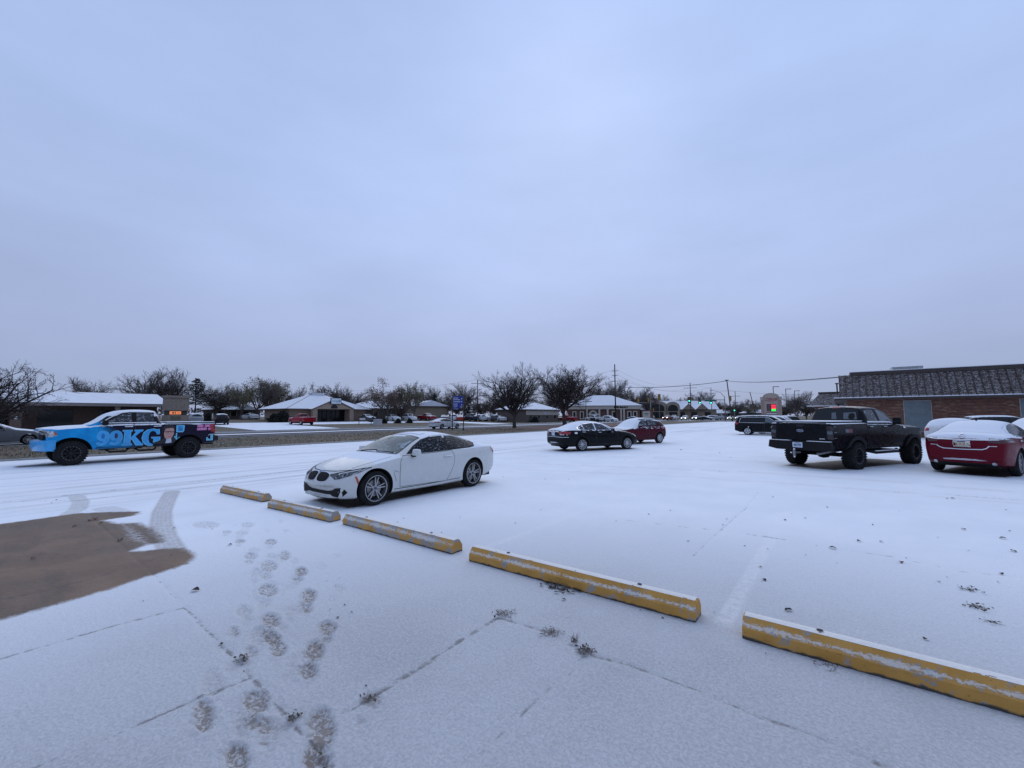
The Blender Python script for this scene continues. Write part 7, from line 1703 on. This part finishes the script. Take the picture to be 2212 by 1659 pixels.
# far wood that reads as one mass along the horizon
fw = MB(); rg = random.Random(77); vs = []; fs = []
for _ in range(9000):
    px = rg.uniform(-150, 2350); D = rg.uniform(250, 420)
    p = PT(px, D); hmax = 7 + 3 * noise.noise((px * .012, D * .01, 0)); z = terrain(p.x) + hmax * rg.random() ** .7; s = rg.uniform(.5, 1.3)
    a = Vector((rg.gauss(0, 1), rg.gauss(0, 1), rg.gauss(0, 1))).normalized(); u = a.orthogonal().normalized() * s; v = a.cross(u) * .7
    n = len(vs); q = Vector((p.x, p.y, z)); vs += [q - u, q + v, q + u, q - v]; fs.append((n, n + 1, n + 2, n + 3))
fw.add(vs, fs); o = link('far_wood', fw.mesh(), None, plain('far_wood', (.085, .075, .078), .95, var=.3, scale=.2)); tag(o, 'band of far brown woodland along the horizon', 'woodland', kind='stuff')

# ================================================================== POLES, WIRES, SIGNALS, SIGNS
wood = plain('weathered_pole', (.085, .07, .06), .9, var=.25, scale=2); galv = plain('galvanised_pole', (.24, .25, .26), .5, .5); dkp = plain('dark_pole', (.03, .03, .032), .5)
def at_xy(px, D): p = PT(px, D); return p
def util_pole(px, top, D, label, arms=((.93, 1.2),), r=.15, lean=0., mat=None, rz=None):
    p = at_xy(px, D); H = top_h(px, top, D, p.z); o = empty('utility_pole', p, -R(37.5) + math.atan((px - 1106) / FPX) * -1 + R(75) if rz is None else rz); tag(o, label, 'utility pole', 'utility poles')
    o.rotation_euler = (0, 0, math.atan2(p.y, p.x) - math.pi / 2)
    b = MB(); b.tube([(-lean, 0, 0), (0, 0, H)], [r, r * .7], 8); b.obj('pole', mat or wood, o, True)
    for f, w_ in arms:
        b = MB(); b.box(-w_, w_, -.06, .06, H * f - .06, H * f + .06); a = b.obj('cross_arm', mat or wood, o)
        for sx in (-.9, -.4, .4, .9):
            b = MB(); b.tube([(w_ * sx, 0, H * f + .06), (w_ * sx, 0, H * f + .26)], .045, 5); b.obj('insulator', dkp, a)
    return o, Vector((p.x, p.y, p.z + H)), H
_, tpA, hA = util_pole(1330, 787, 134, 'tall dark transmission pole with short arms left of the traffic lights', ((.88, .9), (.80, .9), (.70, .9)), .22, mat=plain('dark_wood_pole', (.04, .033, .03), .9))
_, tpB, _ = util_pole(1031.5, 820, 128, 'utility pole with two cross arms behind the blue sign', ((.90, 1.9), (.74, 1.2)), .16)
_, tpC, _ = util_pole(1493, 827, 170, 'utility pole with two wide cross arms above the green signals', ((.86, 2.4), (.66, 2.0)), .2)
_, tpD, _ = util_pole(1538, 836.5, 178, 'grey utility pole between the green signals', ((.80, 1.8),), .15, mat=galv)
_, tpE, _ = util_pole(1573, 820.5, 123, 'slightly leaning brown wood pole at the corner of the lot', ((.985, .5),), .19, lean=-1.0)
_, tpF, _ = util_pole(1590, 845, 180, 'far utility pole with pale cross arms right of the corner pole', ((.82, 1.9), (.60, 1.6)), .17)
_, tpG, _ = util_pole(1622, 846.5, 185, 'plain leaning pole left of the fuel price sign', (), .2, lean=-2.2)
wm = plain('cable', (.10, .10, .12), .7, var=0)
def wire(a, b_, sag, r, label):
    mb = MB(); n = 18; pts = [a.lerp(b_, k / n) - Vector((0, 0, sag * 4 * (k / n) * (1 - k / n))) for k in range(n + 1)]
    mb.tube(pts, r, 4, cap=False); o = mb.obj('overhead_cable', wm); tag(o, label, 'cable', 'overhead cables'); return o
off = Vector((0, 0, -1.0))
wire(AT(1338, 836, 134), tpE - Vector((0, 0, .3)), .8, .075, 'thick bundled cable from the transmission pole to the corner pole'); wire(tpE - Vector((0, 0, .3)), Vector((1.9, 47, 5.15)), .5, .06, 'thick bundled cable from the corner pole to the mansard building')
wire(AT(1330, 797, 134), tpC, 3.0, .022, 'thin power line from the tall transmission pole to the far poles'); wire(AT(1330, 806, 134), tpC - Vector((0, 0, 2)), 3.0, .022, 'thin power line from the tall transmission pole to the far poles'); wire(AT(1330, 816, 134), tpD, 3.0, .022, 'thin power line from the tall transmission pole to the far poles')
wire(AT(1330, 797, 134), tpB, 3.0, .022, 'thin power line above the two street trees'); wire(AT(1330, 812, 134), tpB - Vector((0, 0, 1.5)), 3.0, .022, 'thin power line above the two street trees')
wire(tpB, AT(640, 838, 150), 2.0, .022, 'thin power line running left behind the clinic'); wire(tpB - Vector((0, 0, 2)), AT(640, 850, 150), 2.0, .022, 'thin power line running left behind the clinic')
wire(tpE - Vector((0, 0, 3)), AT(1850, 846, 110), 1.0, .02, 'thin line passing behind the mansard building'); wire(tpC, tpF, 1.0, .022, 'thin power line between the far poles'); wire(tpC - Vector((0, 0, 3)), tpE - Vector((0, 0, 3)), 1.0, .02, 'thin line from the corner pole to the far poles')
# traffic signals
sigy = plain('signal_yellow', (.36, .20, .03), .6); sigb = plain('signal_black', (.012, .012, .012), .6)
LAMP = {'g': emis('signal_green', (.05, 1.0, .62), 4.5), 'r': emis('signal_red', (1.0, .06, .03), 3.0), 'o': plain('signal_dark_lens', (.02, .02, .02), .3)}
def signal_head(p, face, lit, label, back=False, n=3, s=1.0):
    o = empty('traffic_signal', p, face); tag(o, label, 'traffic signal', 'traffic signals'); hh = n * .36 * s
    b = MB(); b.box(-.14, .14, -.20 * s, .20 * s, -hh / 2, hh / 2); b.obj('housing', sigy, o, bevel=.02)
    b = MB(); b.box(.10, .125, -.34 * s, .34 * s, -hh / 2 - .14, hh / 2 + .14); b.obj('backplate', sigb, o)
    for k in range(n):
        z = hh / 2 - (k + .5) * .36 * s; b = MB(); b.prism([(.14 * s * math.cos(t_), z + .14 * s * math.sin(t_)) for t_ in np.linspace(0, 6.283, 13)[:-1]], 'x', .142, .17)
        b.obj('lamp', LAMP['g'] if (k == lit) else LAMP['o'], o)
        b = MB(); b.add([(q, .16 * s * math.cos(t_), z + .16 * s * math.sin(t_)) for t_ in np.linspace(0, math.pi, 7) for q in (.142, .36)], [(2 * j, 2 * j + 1, 2 * j + 3, 2 * j + 2) for j in range(6)]); b.obj('visor', sigb, o)
    return o
def mast(px, D, px2, D2, hgt, label):
    p, q = at_xy(px, D), at_xy(px2, D2); o = empty('signal_mast', p); tag(o, label, 'signal mast', 'signal masts')
    b = MB(); b.tube([(0, 0, 0), (0, 0, hgt + 1.0)], [.16, .12], 10); b.obj('pole', galv, o, True)
    d = q - p; b = MB(); b.tube([(0, 0, hgt), (d.x * .5, d.y * .5, hgt + .25), (d.x, d.y, hgt + .35)], [.11, .08, .05], 8); b.obj('mast_arm', galv, o, True)
    b = MB(); b.box(-.35, .35, -.35, .35, 0, .25); b.obj('base', plain('footing', (.3, .3, .3), .9), o)
    return o, p, q
m1_, p1, q1 = mast(1566.7, 122, 1480, 130, 6.1, 'signal mast at the lot corner with three green signals over the street')
b = MB(); b.tube([(0, 0, 7.0), (-1.0, -.6, 8.3), (-2.9, -1.4, 8.9)], [.07, .06, .05], 6); b.obj('lamp_arm', galv, m1_, True)
b = MB(); b.box(-3.5, -2.8, -1.6, -1.3, 8.82, 8.98); b.obj('street_lamp', galv, m1_)
b = MB(); d = (q1 - p1).normalized(); b.add([tuple(d * a + Vector((0, 0, z))) for a, z in ((2.2, 5.75), (5.6, 5.80), (5.6, 6.25), (2.2, 6.20))], [(0, 1, 2, 3)]); b.obj('street_name_plate', plain('sign_green', (.01, .16, .10), .5), m1_)
toward = lambda p: math.atan2(-p.y, -p.x)
for px, D, lab in ((1490, 129, 'green traffic signal at the outer end of the mast arm'), (1512.7, 127, 'green traffic signal in the middle of the mast arm'), (1537, 125, 'green traffic signal nearest the mast pole')):
    p = at_xy(px, D); p.z = AT(px, 867 if px > 1495 else 864.5, D).z; signal_head(p, toward(p), 2, lab, n=4 if px < 1495 else 3, s=1.15)
p = at_xy(1579, 121.5); p.z = AT(1579, 861, 121.5).z; signal_head(p, toward(p) + R(100), 9, 'yellow backed traffic signal high on the corner mast', s=1.3)
p = at_xy(1563, 121.7); p.z = AT(1563, 883, 121.7).z; signal_head(p, toward(p) + R(80), 9, 'yellow side mounted traffic signal low on the corner mast', s=1.1)
p = at_xy(1587, 140); p.z = AT(1587, 884, 140).z; o_ = signal_head(p, toward(p), 2, 'low green traffic signal right of the corner mast', s=1.1)
b = MB(); b.tube([(-.3, 0, -p.z), (-.3, 0, 3.0)], .12, 8); b.obj('post', galv, o_)
m2_, p2, q2 = mast(1406, 142, 1306, 150, 5.9, 'far signal mast with its arm reaching left in front of the bank')
for px, D, py, lab in ((1380, 144, 865, 'yellow backed signal hanging on the far mast arm over the bank roof'), (1402, 142.5, 864, 'yellow backed signal beside the far mast pole'), (1425, 141, 858, 'tall yellow signal seen edge on above the shop row')):
    p = at_xy(px, D); p.z = AT(px, py, D).z; o_ = signal_head(p, toward(p) + R(170), 9, lab, n=3 if px < 1420 else 4, s=1.25)
    if px > 1420: b = MB(); b.tube([(0, 0, -p.z), (0, 0, -.6)], .08, 6); b.obj('post', galv, o_)
p = at_xy(1412, 141.5); p.z = AT(1412, 885, 141.5).z; o_ = signal_head(p, toward(p) + R(100), 9, 'dark pedestrian signal low on the far mast pole', s=1.0)
for px, tp, D in ((1266, 867, 118), (1471, 864, 205), (1423, 868, 205), (1673, 835, 120), (1700, 840, 128), (1719, 844, 137)):
    p = at_xy(px, D); H = top_h(px, tp, D, p.z); o = empty('lamp_post', p, 0); near_ps = px > 1600
    tag(o, 'dark lamp post with a flat head near the fuel price sign' if near_ps else 'thin lamp post with a flat head in front of the far shops', 'lamp post', 'lamp posts near the price sign' if near_ps else 'lamp posts by the shops')
    b = MB(); b.tube([(0, 0, 0), (0, 0, H)], .10, 6); b.obj('post', dkp, o)
    dirx = Vector((math.cos(YAW), math.sin(YAW), 0)) * (1 if px != 1471 else -1); e = dirx * 1.7
    b = MB(); b.tube([(0, 0, H - .05), (e.x, e.y, H - .03)], .09, 5); b.obj('lamp_head', dkp, o)
# fuel price sign
p = at_xy(1667, 90); o = empty('price_sign', p, math.atan2(-p.y, -p.x)); tag(o, 'tan arched fuel price sign with red and green lit digits', 'sign')
st_ = plain('sign_stone', (.36, .29, .24), .8, var=.1); s2 = plain('sign_stone_dark', (.27, .20, .17), .8)
b = MB(); b.prism([(-1.55, 0), (1.55, 0), (1.55, 5.55)] + [(1.5 * math.cos(t_), 5.55 + .85 * math.sin(t_)) for t_ in np.linspace(.02, math.pi - .02, 11)] + [(-1.55, 5.55)], 'x', -.35, .35); b.obj('body', st_, o)
for sy in (-1, 1):
    b = MB(); b.box(-.5, .5, sy * 1.6 - .28, sy * 1.6 + .28, 0, 4.9); pi_ = b.obj('pilaster', s2, o)
    for z in (4.9, 5.15, 5.4): b = MB(); b.box(-.6, .6, sy * 1.6 - .38, sy * 1.6 + .38, z, z + .18); b.obj('capital', st_, pi_)
vs, fs = text_geo('Dillons', .95, .02, .35)
b = MB(); b.add([(.356, x * .78, 4.82 + y * .9 + x * .06) for x, y in vs], fs); b.obj('sign_script', plain('script_red', (.22, .015, .035), .5, var=0), o)
b = MB(); b.add([(.357, -.7, 4.52), (.357, -.68, 4.60), (.357, .9, 4.80), (.357, .92, 4.70)], [(0, 3, 2, 1)]); b.obj('script_swash', plain('script_red2', (.22, .015, .035), .5, var=0), o)
b = MB(); b.box(.35, .40, -.82, .82, 2.55, 4.05); dp = b.obj('price_board', plain('board_black', (.02, .008, .01), .5), o)
for z, nm, c, dg in ((3.50, 'red_price', (1.0, .03, .08), '3.09'), (3.02, 'red_price', (1.0, .03, .08), '2.89'), (2.58, 'green_price', (.03, 1.0, .10), '3.59')):
    b = MB(); b.box(.402, .41, .02, .76, z + .02, z + .42); lp = b.obj(nm, emis(nm, c, 1.7), dp)
    rgd = random.Random(int(z * 100)); b = MB()
    for k in range(3):
        for q in range(3): b.box(.4105, .413, .09 + k * .23, .09 + k * .23 + .12, z + .08 + q * .13, z + .10 + q * .13)
    b.obj('digit_gaps', plain('digit_gap', (c[0] * .35, c[1] * .35, c[2] * .35), .6, var=0), lp)
    b = MB(); b.box(.402, .41, -.72, -.12, z + .16, z + .28); b.obj('grade_label', plain('grade_label', (.25, .18, .18), .6, var=.2), dp)
b = MB(); b.box(.35, .39, -1.05, 1.05, 1.75, 2.3); b.obj('dark_panel', plain('panel_maroon', (.10, .04, .05), .6), o)
b = MB(); b.box(.39, .40, -.95, .95, 1.95, 2.1); b.obj('pale_strip', M['white'], o)
b = MB(); b.box(.35, .39, -1.05, 1.05, 1.15, 1.7); b.obj('white_panel', M['white'], o)
# blue wayfinding sign on two posts
p = Vector((-35.95, 36.3, .08)); o = empty('blue_direction_sign', p, R(0)); tag(o, 'blue direction sign between two dark posts on the verge', 'sign')
o.rotation_euler = (0, 0, math.atan2(-p.y, -p.x) + R(0))
for sy in (-.66, .66):
    b = MB(); b.tube([(0, sy, -.1), (0, sy, 4.2)], .055, 8); po = b.obj('post', dkp, o, True); b = MB(); b.box(-.12, .12, sy - .12, sy + .12, -.05, .05); b.obj('post_foot', dkp, po)
b = MB(); b.prism([(-.58, 4.02), (-.58, 2.60)] + [(-.58 + 1.16 * k / 8, 2.44 - .10 * math.sin(k / 8 * 3.14) + .42 * (k / 8) ** 2) for k in range(9)] + [(.58, 4.02)], 'x', -.03, .03); bp = b.obj('blue_panel', plain('sign_blue_panel', (.010, .035, .30), .45, var=.08), o)
wl_ = plain('sign_white', (.55, .58, .66), .5, var=0)
for k, (z, w_) in enumerate(((3.80, .55), (3.60, .76), (3.36, .82), (3.08, .52), (2.86, .48))):
    bars(MB(), .034, -.54, z - .065, w_, .12, k, int(w_ / .09)).obj('sign_row', wl_, bp)
for z in (3.70, 3.36, 2.98):
    b = MB(); b.add([(.036, .44, z + .12), (.036, .36, z), (.036, .41, z), (.036, .41, z - .10), (.036, .47, z - .10), (.036, .47, z), (.036, .52, z)], [tuple(range(7))]); b.obj('arrow', wl_, bp)
gr_ = plain('sign_grey_art', (.30, .29, .27), .6, var=.3, scale=8)
b = MB()
for k in range(5): x0 = -.52 + k * .10; b.add([(.035, x0, 2.46 - .02 * k), (.035, x0 + .05, 2.45 - .02 * k), (.035, x0 + .18, 2.78 - .07 * k), (.035, x0 + .13, 2.80 - .07 * k)], [(0, 1, 2, 3)])
b.add([(.035, .25, 2.85), (.035, .35, 2.55), (.035, .56, 2.70), (.035, .42, 2.83)], [(0, 1, 2, 3)]); b.obj('grey_artwork', gr_, bp)
# small things across the street
p = PT(793, 74); o = empty('yard_sign', p, math.atan2(-p.y, -p.x)); tag(o, 'small white yard sign on two legs in front of the clinic drive', 'sign')
b = MB(); b.box(-.04, .04, -1.4, .9, .75, 1.25); b.obj('panel', plain('yard_sign_dark', (.10, .09, .10), .6, var=.3, scale=5), o); b = MB(); b.box(.041, .045, -1.2, -.3, .85, 1.2); b.obj('white_panel', M['white'], o)
for sy in (-1.3, .7): b = MB(); b.box(-.05, .05, sy - .05, sy + .05, -.2, .75); b.obj('leg', dkp, o)
p = PT(816, 74); o = empty('electric_cabinet', p, R(10)); tag(o, 'pale grey utility box beside the small yard sign', 'utility box'); b = MB(); b.box(-.5, .5, -.55, .55, -.1, .95); b.obj('cabinet', plain('pale_cabinet', (.45, .47, .5), .6), o, bevel=.03); b = MB(); b.box(-.55, .55, -.6, .6, .952, 1.02); b.obj('lid_snow', M['roofsnow'], o)
p = PT(1178, 98); o = empty('round_sign', p, math.atan2(-p.y, -p.x)); tag(o, 'round pale road sign on a thin post between the two street trees', 'sign')
b = MB(); b.tube([(0, 0, 0), (0, 0, 2.6)], .04, 6); b.obj('post', dkp, o); b = MB(); b.prism([(.38 * math.cos(t_), 2.3 + .38 * math.sin(t_)) for t_ in np.linspace(.39, 6.67, 9)[:-1]], 'x', .05, .08); b.obj('face', plain('sign_back', (.35, .36, .38), .5), o)
p = PT(1283, 108); o = empty('golf_cart', p, R(40)); tag(o, 'small dark cart with a white flat canopy near the bank drive', 'cart')
b = MB(); b.box(-1.3, 1.3, -.6, .6, .35, .75); b.box(-.9, .2, -.55, .55, .75, 1.15); b.obj('body', M['trim'], o, bevel=.06); b = MB(); b.box(-1.3, 1.2, -.75, .75, 2.0, 2.15); b.obj('canopy', M['roofsnow'], o)
for sx in (-1.1, 1.0):
    for sy in (-.6, .6): b = MB(); b.tube([(sx, sy, .7), (sx, sy, 2.0)], .04, 5); b.obj('canopy_post', M['trim'], o)
for sx in (-.9, .9):
    for sy in (-.6, .6): b = MB(); b.lathe_y([(.001, -.1), (.26, -.1), (.28, 0), (.26, .1), (.001, .1)], 14, sx, .28); w_ = b.obj('wheel', M['rubber'], o, True, loc=(0, sy, 0))
p = PT(459, 70); o = tag(MB().tube([(0, 0, 0), (0, 0, 1.6)], .09, 8).obj('marker_post', plain('marker_pale', (.42, .40, .33), .7), None, loc=p), 'pale marker post in the lawn between two parked cars', 'post'); b = MB(); b.tube([(0, 0, 1.6), (0, 0, 1.68)], .1, 8); b.obj('cap', dkp, o)

# ================================================================== OTHER VEHICLES
s_sed = sedan_spec(); s_sed['WB'] = 2.80; s_suv = suv_spec(4.65, 1.86, 1.70, .92, 2.68, hood=1.02, cowl=1.2, rf=2.0, rr=4.15, belt=1.06, rake=.25)
s_suv2 = suv_spec(4.5, 1.84, 1.56, .92, 2.65, hood=.98, cowl=1.2, rf=2.0, rr=3.95, belt=1.0, rake=.35)
full_snow = lambda d, p, n: 1.2 * soften(n.z, .45, .8)
lite_snow = lambda d, p, n: .75 * soften(n.z, .6, .9)
# white sedan, dark hatch and grey car in front of the mansard building
cA, B = suv('suv_car', 4.75, 33.6, 24, (.60, .61, .62), 'white snow topped car between the black pickup and the brick wall', 'car', s_suv2, .33, 'ten', M['alloy'], full_snow, detail=2, fglass='wind_frost', glass='glass_grey'); finish(cA)
cB, B = suv('hatchback_car', 7.2, 40.8, 75, (.020, .020, .022), 'dark hatchback with a snowy roof edge parked below the grey window', 'car', s_suv, .34, 'ten', M['alloy'], lite_snow, detail=2, fglass='wind_frost', glass='glass'); finish(cB)
cC, B = suv('suv_car', 7.8, 28.8, -130, (.30, .31, .33), 'pale grey car with a snowy windscreen standing beyond the dark red sedan', 'car', s_suv, .34, 'ten', M['alloy'], full_snow, detail=2, fglass='wind_frost', glass='wind_frost'); finish(cC)
# row beyond the minivan, nose to the building
for k, (dy_, col, lab) in enumerate(((46.9, (.07, .075, .085), 'dark grey car with its sloping windscreen just beyond the minivan'), (50.2, (.40, .41, .43), 'silver car second beyond the minivan'))):
    c_, B = (suv('suv_car', -5.9, dy_, 90, col, lab, 'car', s_suv, .34, 'ten', M['alloy'], lite_snow, fglass='glass_grey', glass='glass_grey')); finish(c_)
c_, B = suv('suv_car', -4.6, 58.5, 205, (.02, .02, .022), 'black SUV with its head lamps lit beyond the parked row', 'car', s_suv, .34, 'ten', M['alloy'], lite_snow, fglass='glass', glass='glass', lit=True); finish(c_)
# street car behind the wrapped pickup
c_, B = sedan('sedan_car', -41.6, .1, 0, (.15, .155, .165), 'dark silver sedan on the street behind the low bare tree', 'car', s_sed, .32, 'ten', M['alloy'], snowfn=lite_snow, rglass='glass', sglass='glass', fglass='glass', chrome_line=False); finish(c_)
# small background vehicles: body, glass, wheels and lamps only
def lite(kind, lit=False):
    r = empty('proto_' + kind)
    if kind == 'sedan': s = sedan_spec(); s['WB'] = 2.8; Rt = .32; gl_ = [(1.95, 1.03), (2.45, 1.34), (3.1, 1.38), (3.6, 1.31), (3.95, 1.10)]
    elif kind == 'suv': s = suv_spec(4.65, 1.86, 1.70, .92, 2.68, hood=1.02, cowl=1.2, rf=2.0, rr=4.15, belt=1.06, rake=.25); Rt = .34; gl_ = [(1.7, 1.10), (2.1, 1.54), (3.8, 1.54), (4.15, 1.16)]
    else:
        lo_, cb_ = truck_specs(5.6, 1.95, .95, 3.5, .42, 1.16, 1.26, 1.28, 1.30, 1.85, 1.70, 2.5, 3.45, 3.7); lo_['WB'] = 3.5; s = lo_; Rt = .39; gl_ = [(2.1, 1.34), (2.5, 1.70), (3.3, 1.71), (3.42, 1.34)]
    me_ = hull_mesh(s, 2, [(0, Rt, Rt + .06), (s['WB'], Rt, Rt + .06)]); XF_ = s['XF']; ex = None
    if kind == 'pickup': ex = hull_mesh(cb_, 2); add_body(ex, r, [M['paint'], M['under']], lambda p, n: 1.1 * soften(n.z, .5, .85), XF_, 'cab')
    B_ = add_body(me_, r, [M['paint'], M['under']], lambda p, n: 1.1 * soften(n.z, .55, .88), XF_, extra=ex)
    for sd_ in 'LR': B_.lay('side_window', sd_, gl_, M['glass'], .006, .15, snow=False)
    if kind == 'sedan': B_.lay('windscreen', 'T', screen_poly(s, 1.6, 2.4, .05, .055), M['glass_grey'], .005, .15, snow=False); B_.lay('rear_window', 'T', screen_poly(s, 3.48, s['XF'] + .5, .06, .06), M['glass_grey'], .005, .15, snow=False)
    elif kind == 'suv': B_.lay('windscreen', 'T', screen_poly(s, 1.28, 1.96, .05, .06), M['glass_grey'], .005, .15, snow=False); B_.lay('rear_window', 'B', [(-.6, 1.18), (.6, 1.18), (.55, 1.57), (-.55, 1.57)], M['glass'], .006, .15, snow=False)
    else: B_.lay('windscreen', 'T', screen_poly(cb_, 1.68, 2.46, .05, .06), M['glass_grey'], .005, .15, snow=False); Body(ex, XF_, r).lay('rear_window', 'B', [(-.6, 1.36), (.6, 1.36), (.55, 1.74), (-.55, 1.74)], M['glass'], .006, .15, snow=False)
    zl = {'sedan': .68, 'suv': .76, 'pickup': .98}[kind]
    for sg in (1, -1):
        B_.lay('head_lamp', 'F', [(sg * .50, zl - .06), (sg * .82, zl - .03), (sg * .84, zl + .09), (sg * .52, zl + .06)], M['lamp_on' if lit else 'lens'], .012, .15, snow=False)
        zt = {'sedan': .92, 'suv': .98, 'pickup': 1.05}[kind]; B_.lay('tail_lamp', 'B', [(sg * .58, zt - .07), (sg * .86, zt - .07), (sg * .86, zt + .08), (sg * .58, zt + .06)], M['tail'], .010, .15, snow=False)
    MB().box(-.6, s['WB'] + .4, -.6, .6, Rt * .7, .7).obj('underbody', M['under'], r)
    w_ = MB(); w_.lathe_y([(.001, -.11), (Rt - .02, -.11), (Rt, -.06), (Rt, .06), (Rt - .02, .11), (Rt * .66, .112), (.001, .10)], 20); wme = w_.fix('wheel'); wme.materials.append(M['rubber'])
    rm_ = MB(); rm_.lathe_y([(.001, .125), (Rt * .6, .12), (Rt * .63, .11)], 12); rme = rm_.fix('rim'); rme.materials.append(M['alloy'])
    for ax in (0, s['WB']):
        for sg in (1, -1):
            o = bpy.data.objects.new('wheel', wme); C.objects.link(o); o.parent = r; o.location = (ax, sg * (s['W'] / 2 - .13), Rt); o.rotation_euler = (0, 0, 0 if sg > 0 else math.pi)
            q = bpy.data.objects.new('rim', rme); C.objects.link(q); q.parent = o
    r['off'] = s['WB'] / 2
    return r
PRO = {}
NAMES = {'sedan': 'sedan_car', 'suv': 'suv_car', 'pickup': 'pickup_truck'}
def place(kind, px, D, hd, col, label, group, lit=False, dz=0.0):
    key = (kind, lit)
    if key not in PRO: PRO[key] = lite(*key)
    pr = PRO[key]; c_ = copy_tree(pr); c_.name = NAMES[kind]
    h = R(hd); p = PT(px, D); f = Vector((math.sin(h), math.cos(h), 0)); p = p - f * pr['off']; p.z = (terrain(p.x) + .035 if p.x < -56 else .012) + dz; c_.location = p; c_.rotation_euler = (0, 0, R(90) - h)
    if 'off' in c_: del c_['off']
    tag(c_, label, 'pickup truck' if kind == 'pickup' else 'car', group)
    for k in children_of(c_):
        if k.data and k.data.materials and k.data.materials[0] is M['paint']: k.color = c4(col)
W_, BK, GR, SV, RD, DG, BL, YG = (.58, .59, .61), (.015, .015, .017), (.10, .105, .115), (.33, .34, .36), (.20, .012, .018), (.03, .045, .035), (.03, .04, .06), (.34, .34, .22)
g1, g2, g3 = 'cars parked across the street', 'cars waiting at the traffic lights', 'cars parked beside the bank'
place('pickup', 651, 70, -90, (.28, .010, .022), 'red pickup parked on the snowy drive in front of the clinic', g1)
place('suv', 419, 66, -85, SV, 'grey SUV parked right of the tan monument sign', g1); place('suv', 476, 66, -80, BK, 'black SUV parked by the lawn left of the small house', g1)
place('sedan', 538, 95, -100, W_, 'white sedan parked beside the small dark house', g1)
place('sedan', 795, 92, 95, GR, 'dark car half hidden behind the clinic corner', g1); place('sedan', 850, 96, 100, W_, 'white hatch glimpsed under the rusty leaved tree', g1); place('suv', 885, 99, 100, W_, 'white SUV parked below the olive leaved tree', g1); place('pickup', 923, 101, 100, RD, 'dark red pickup parked in front of the tan hall', g1)
for px, D, k, col, lab in ((958, 104, 'sedan', GR, 'grey sedan parked left of the blue sign'), (978, 105, 'suv', W_, 'pale car behind the left sign post'), (992, 104, 'sedan', (.30, .03, .02), 'orange red car seen between the sign posts'), (1015, 105, 'pickup', BL, 'dark blue pickup parked right of the blue sign'),
   (1036, 108, 'suv', W_, 'white SUV parked beside the dark blue pickup'), (1050, 109, 'sedan', SV, 'silver sedan in the row behind the utility pole'), (1064, 108, 'suv', GR, 'grey SUV in the row left of the street trees'), (1078, 107, 'sedan', W_, 'white car at the end of the row by the street trees')):
    place(k, px, D, -70 + (px % 7) * 3, col, lab, g1)
place('pickup', 1283, 118, -80, W_, 'white pickup parked behind the small canopy cart', g3); place('suv', 1318, 116, 100, W_, 'white SUV parked beside the tall transmission pole', g3); place('pickup', 1224, 116, -85, (.30, .02, .03), 'red pickup just visible between the street trees', g3)
for px, D, k, hd, col, lit, lab in ((1372, 128, 'sedan', 95, BL, False, 'dark sedan crossing behind the red crossover roof'), (1392, 146, 'suv', 185, W_, False, 'white SUV waiting beside the far mast pole'), (1405, 139, 'suv', 178, GR, True, 'grey SUV with lit lamps beside the far mast'),
   (1442, 148, 'pickup', 182, (.16, .015, .015), True, 'red pickup with lit lamps at the traffic lights'), (1456, 158, 'pickup', 180, W_, False, 'white pickup behind the red one at the lights'), (1479, 150, 'suv', 178, YG, True, 'pale yellow car with lit lamps at the lights'),
   (1502, 152, 'suv', 178, DG, True, 'dark green SUV with lit lamps at the lights'), (1525, 152, 'sedan', 95, BL, False, 'dark blue car in the crossing'), (1541, 160, 'suv', 60, W_, False, 'white car turning in the crossing'), (1557, 150, 'pickup', 15, SV, False, 'silver pickup driving away through the crossing'),
   (1578, 156, 'sedan', 180, YG, True, 'small car with yellow lamps right of the corner mast'), (1595, 160, 'sedan', 182, BK, True, 'dark car with lit lamps above the minivan roof'), (1552, 185, 'suv', 90, W_, False, 'white van like car far behind the crossing')):
    place(k, px, D, hd, col, lab, g2, lit)
for pr in PRO.values():
    for k in children_of(pr):
        for g in children_of(k): bpy.data.objects.remove(g)
        bpy.data.objects.remove(k)
    bpy.data.objects.remove(pr)
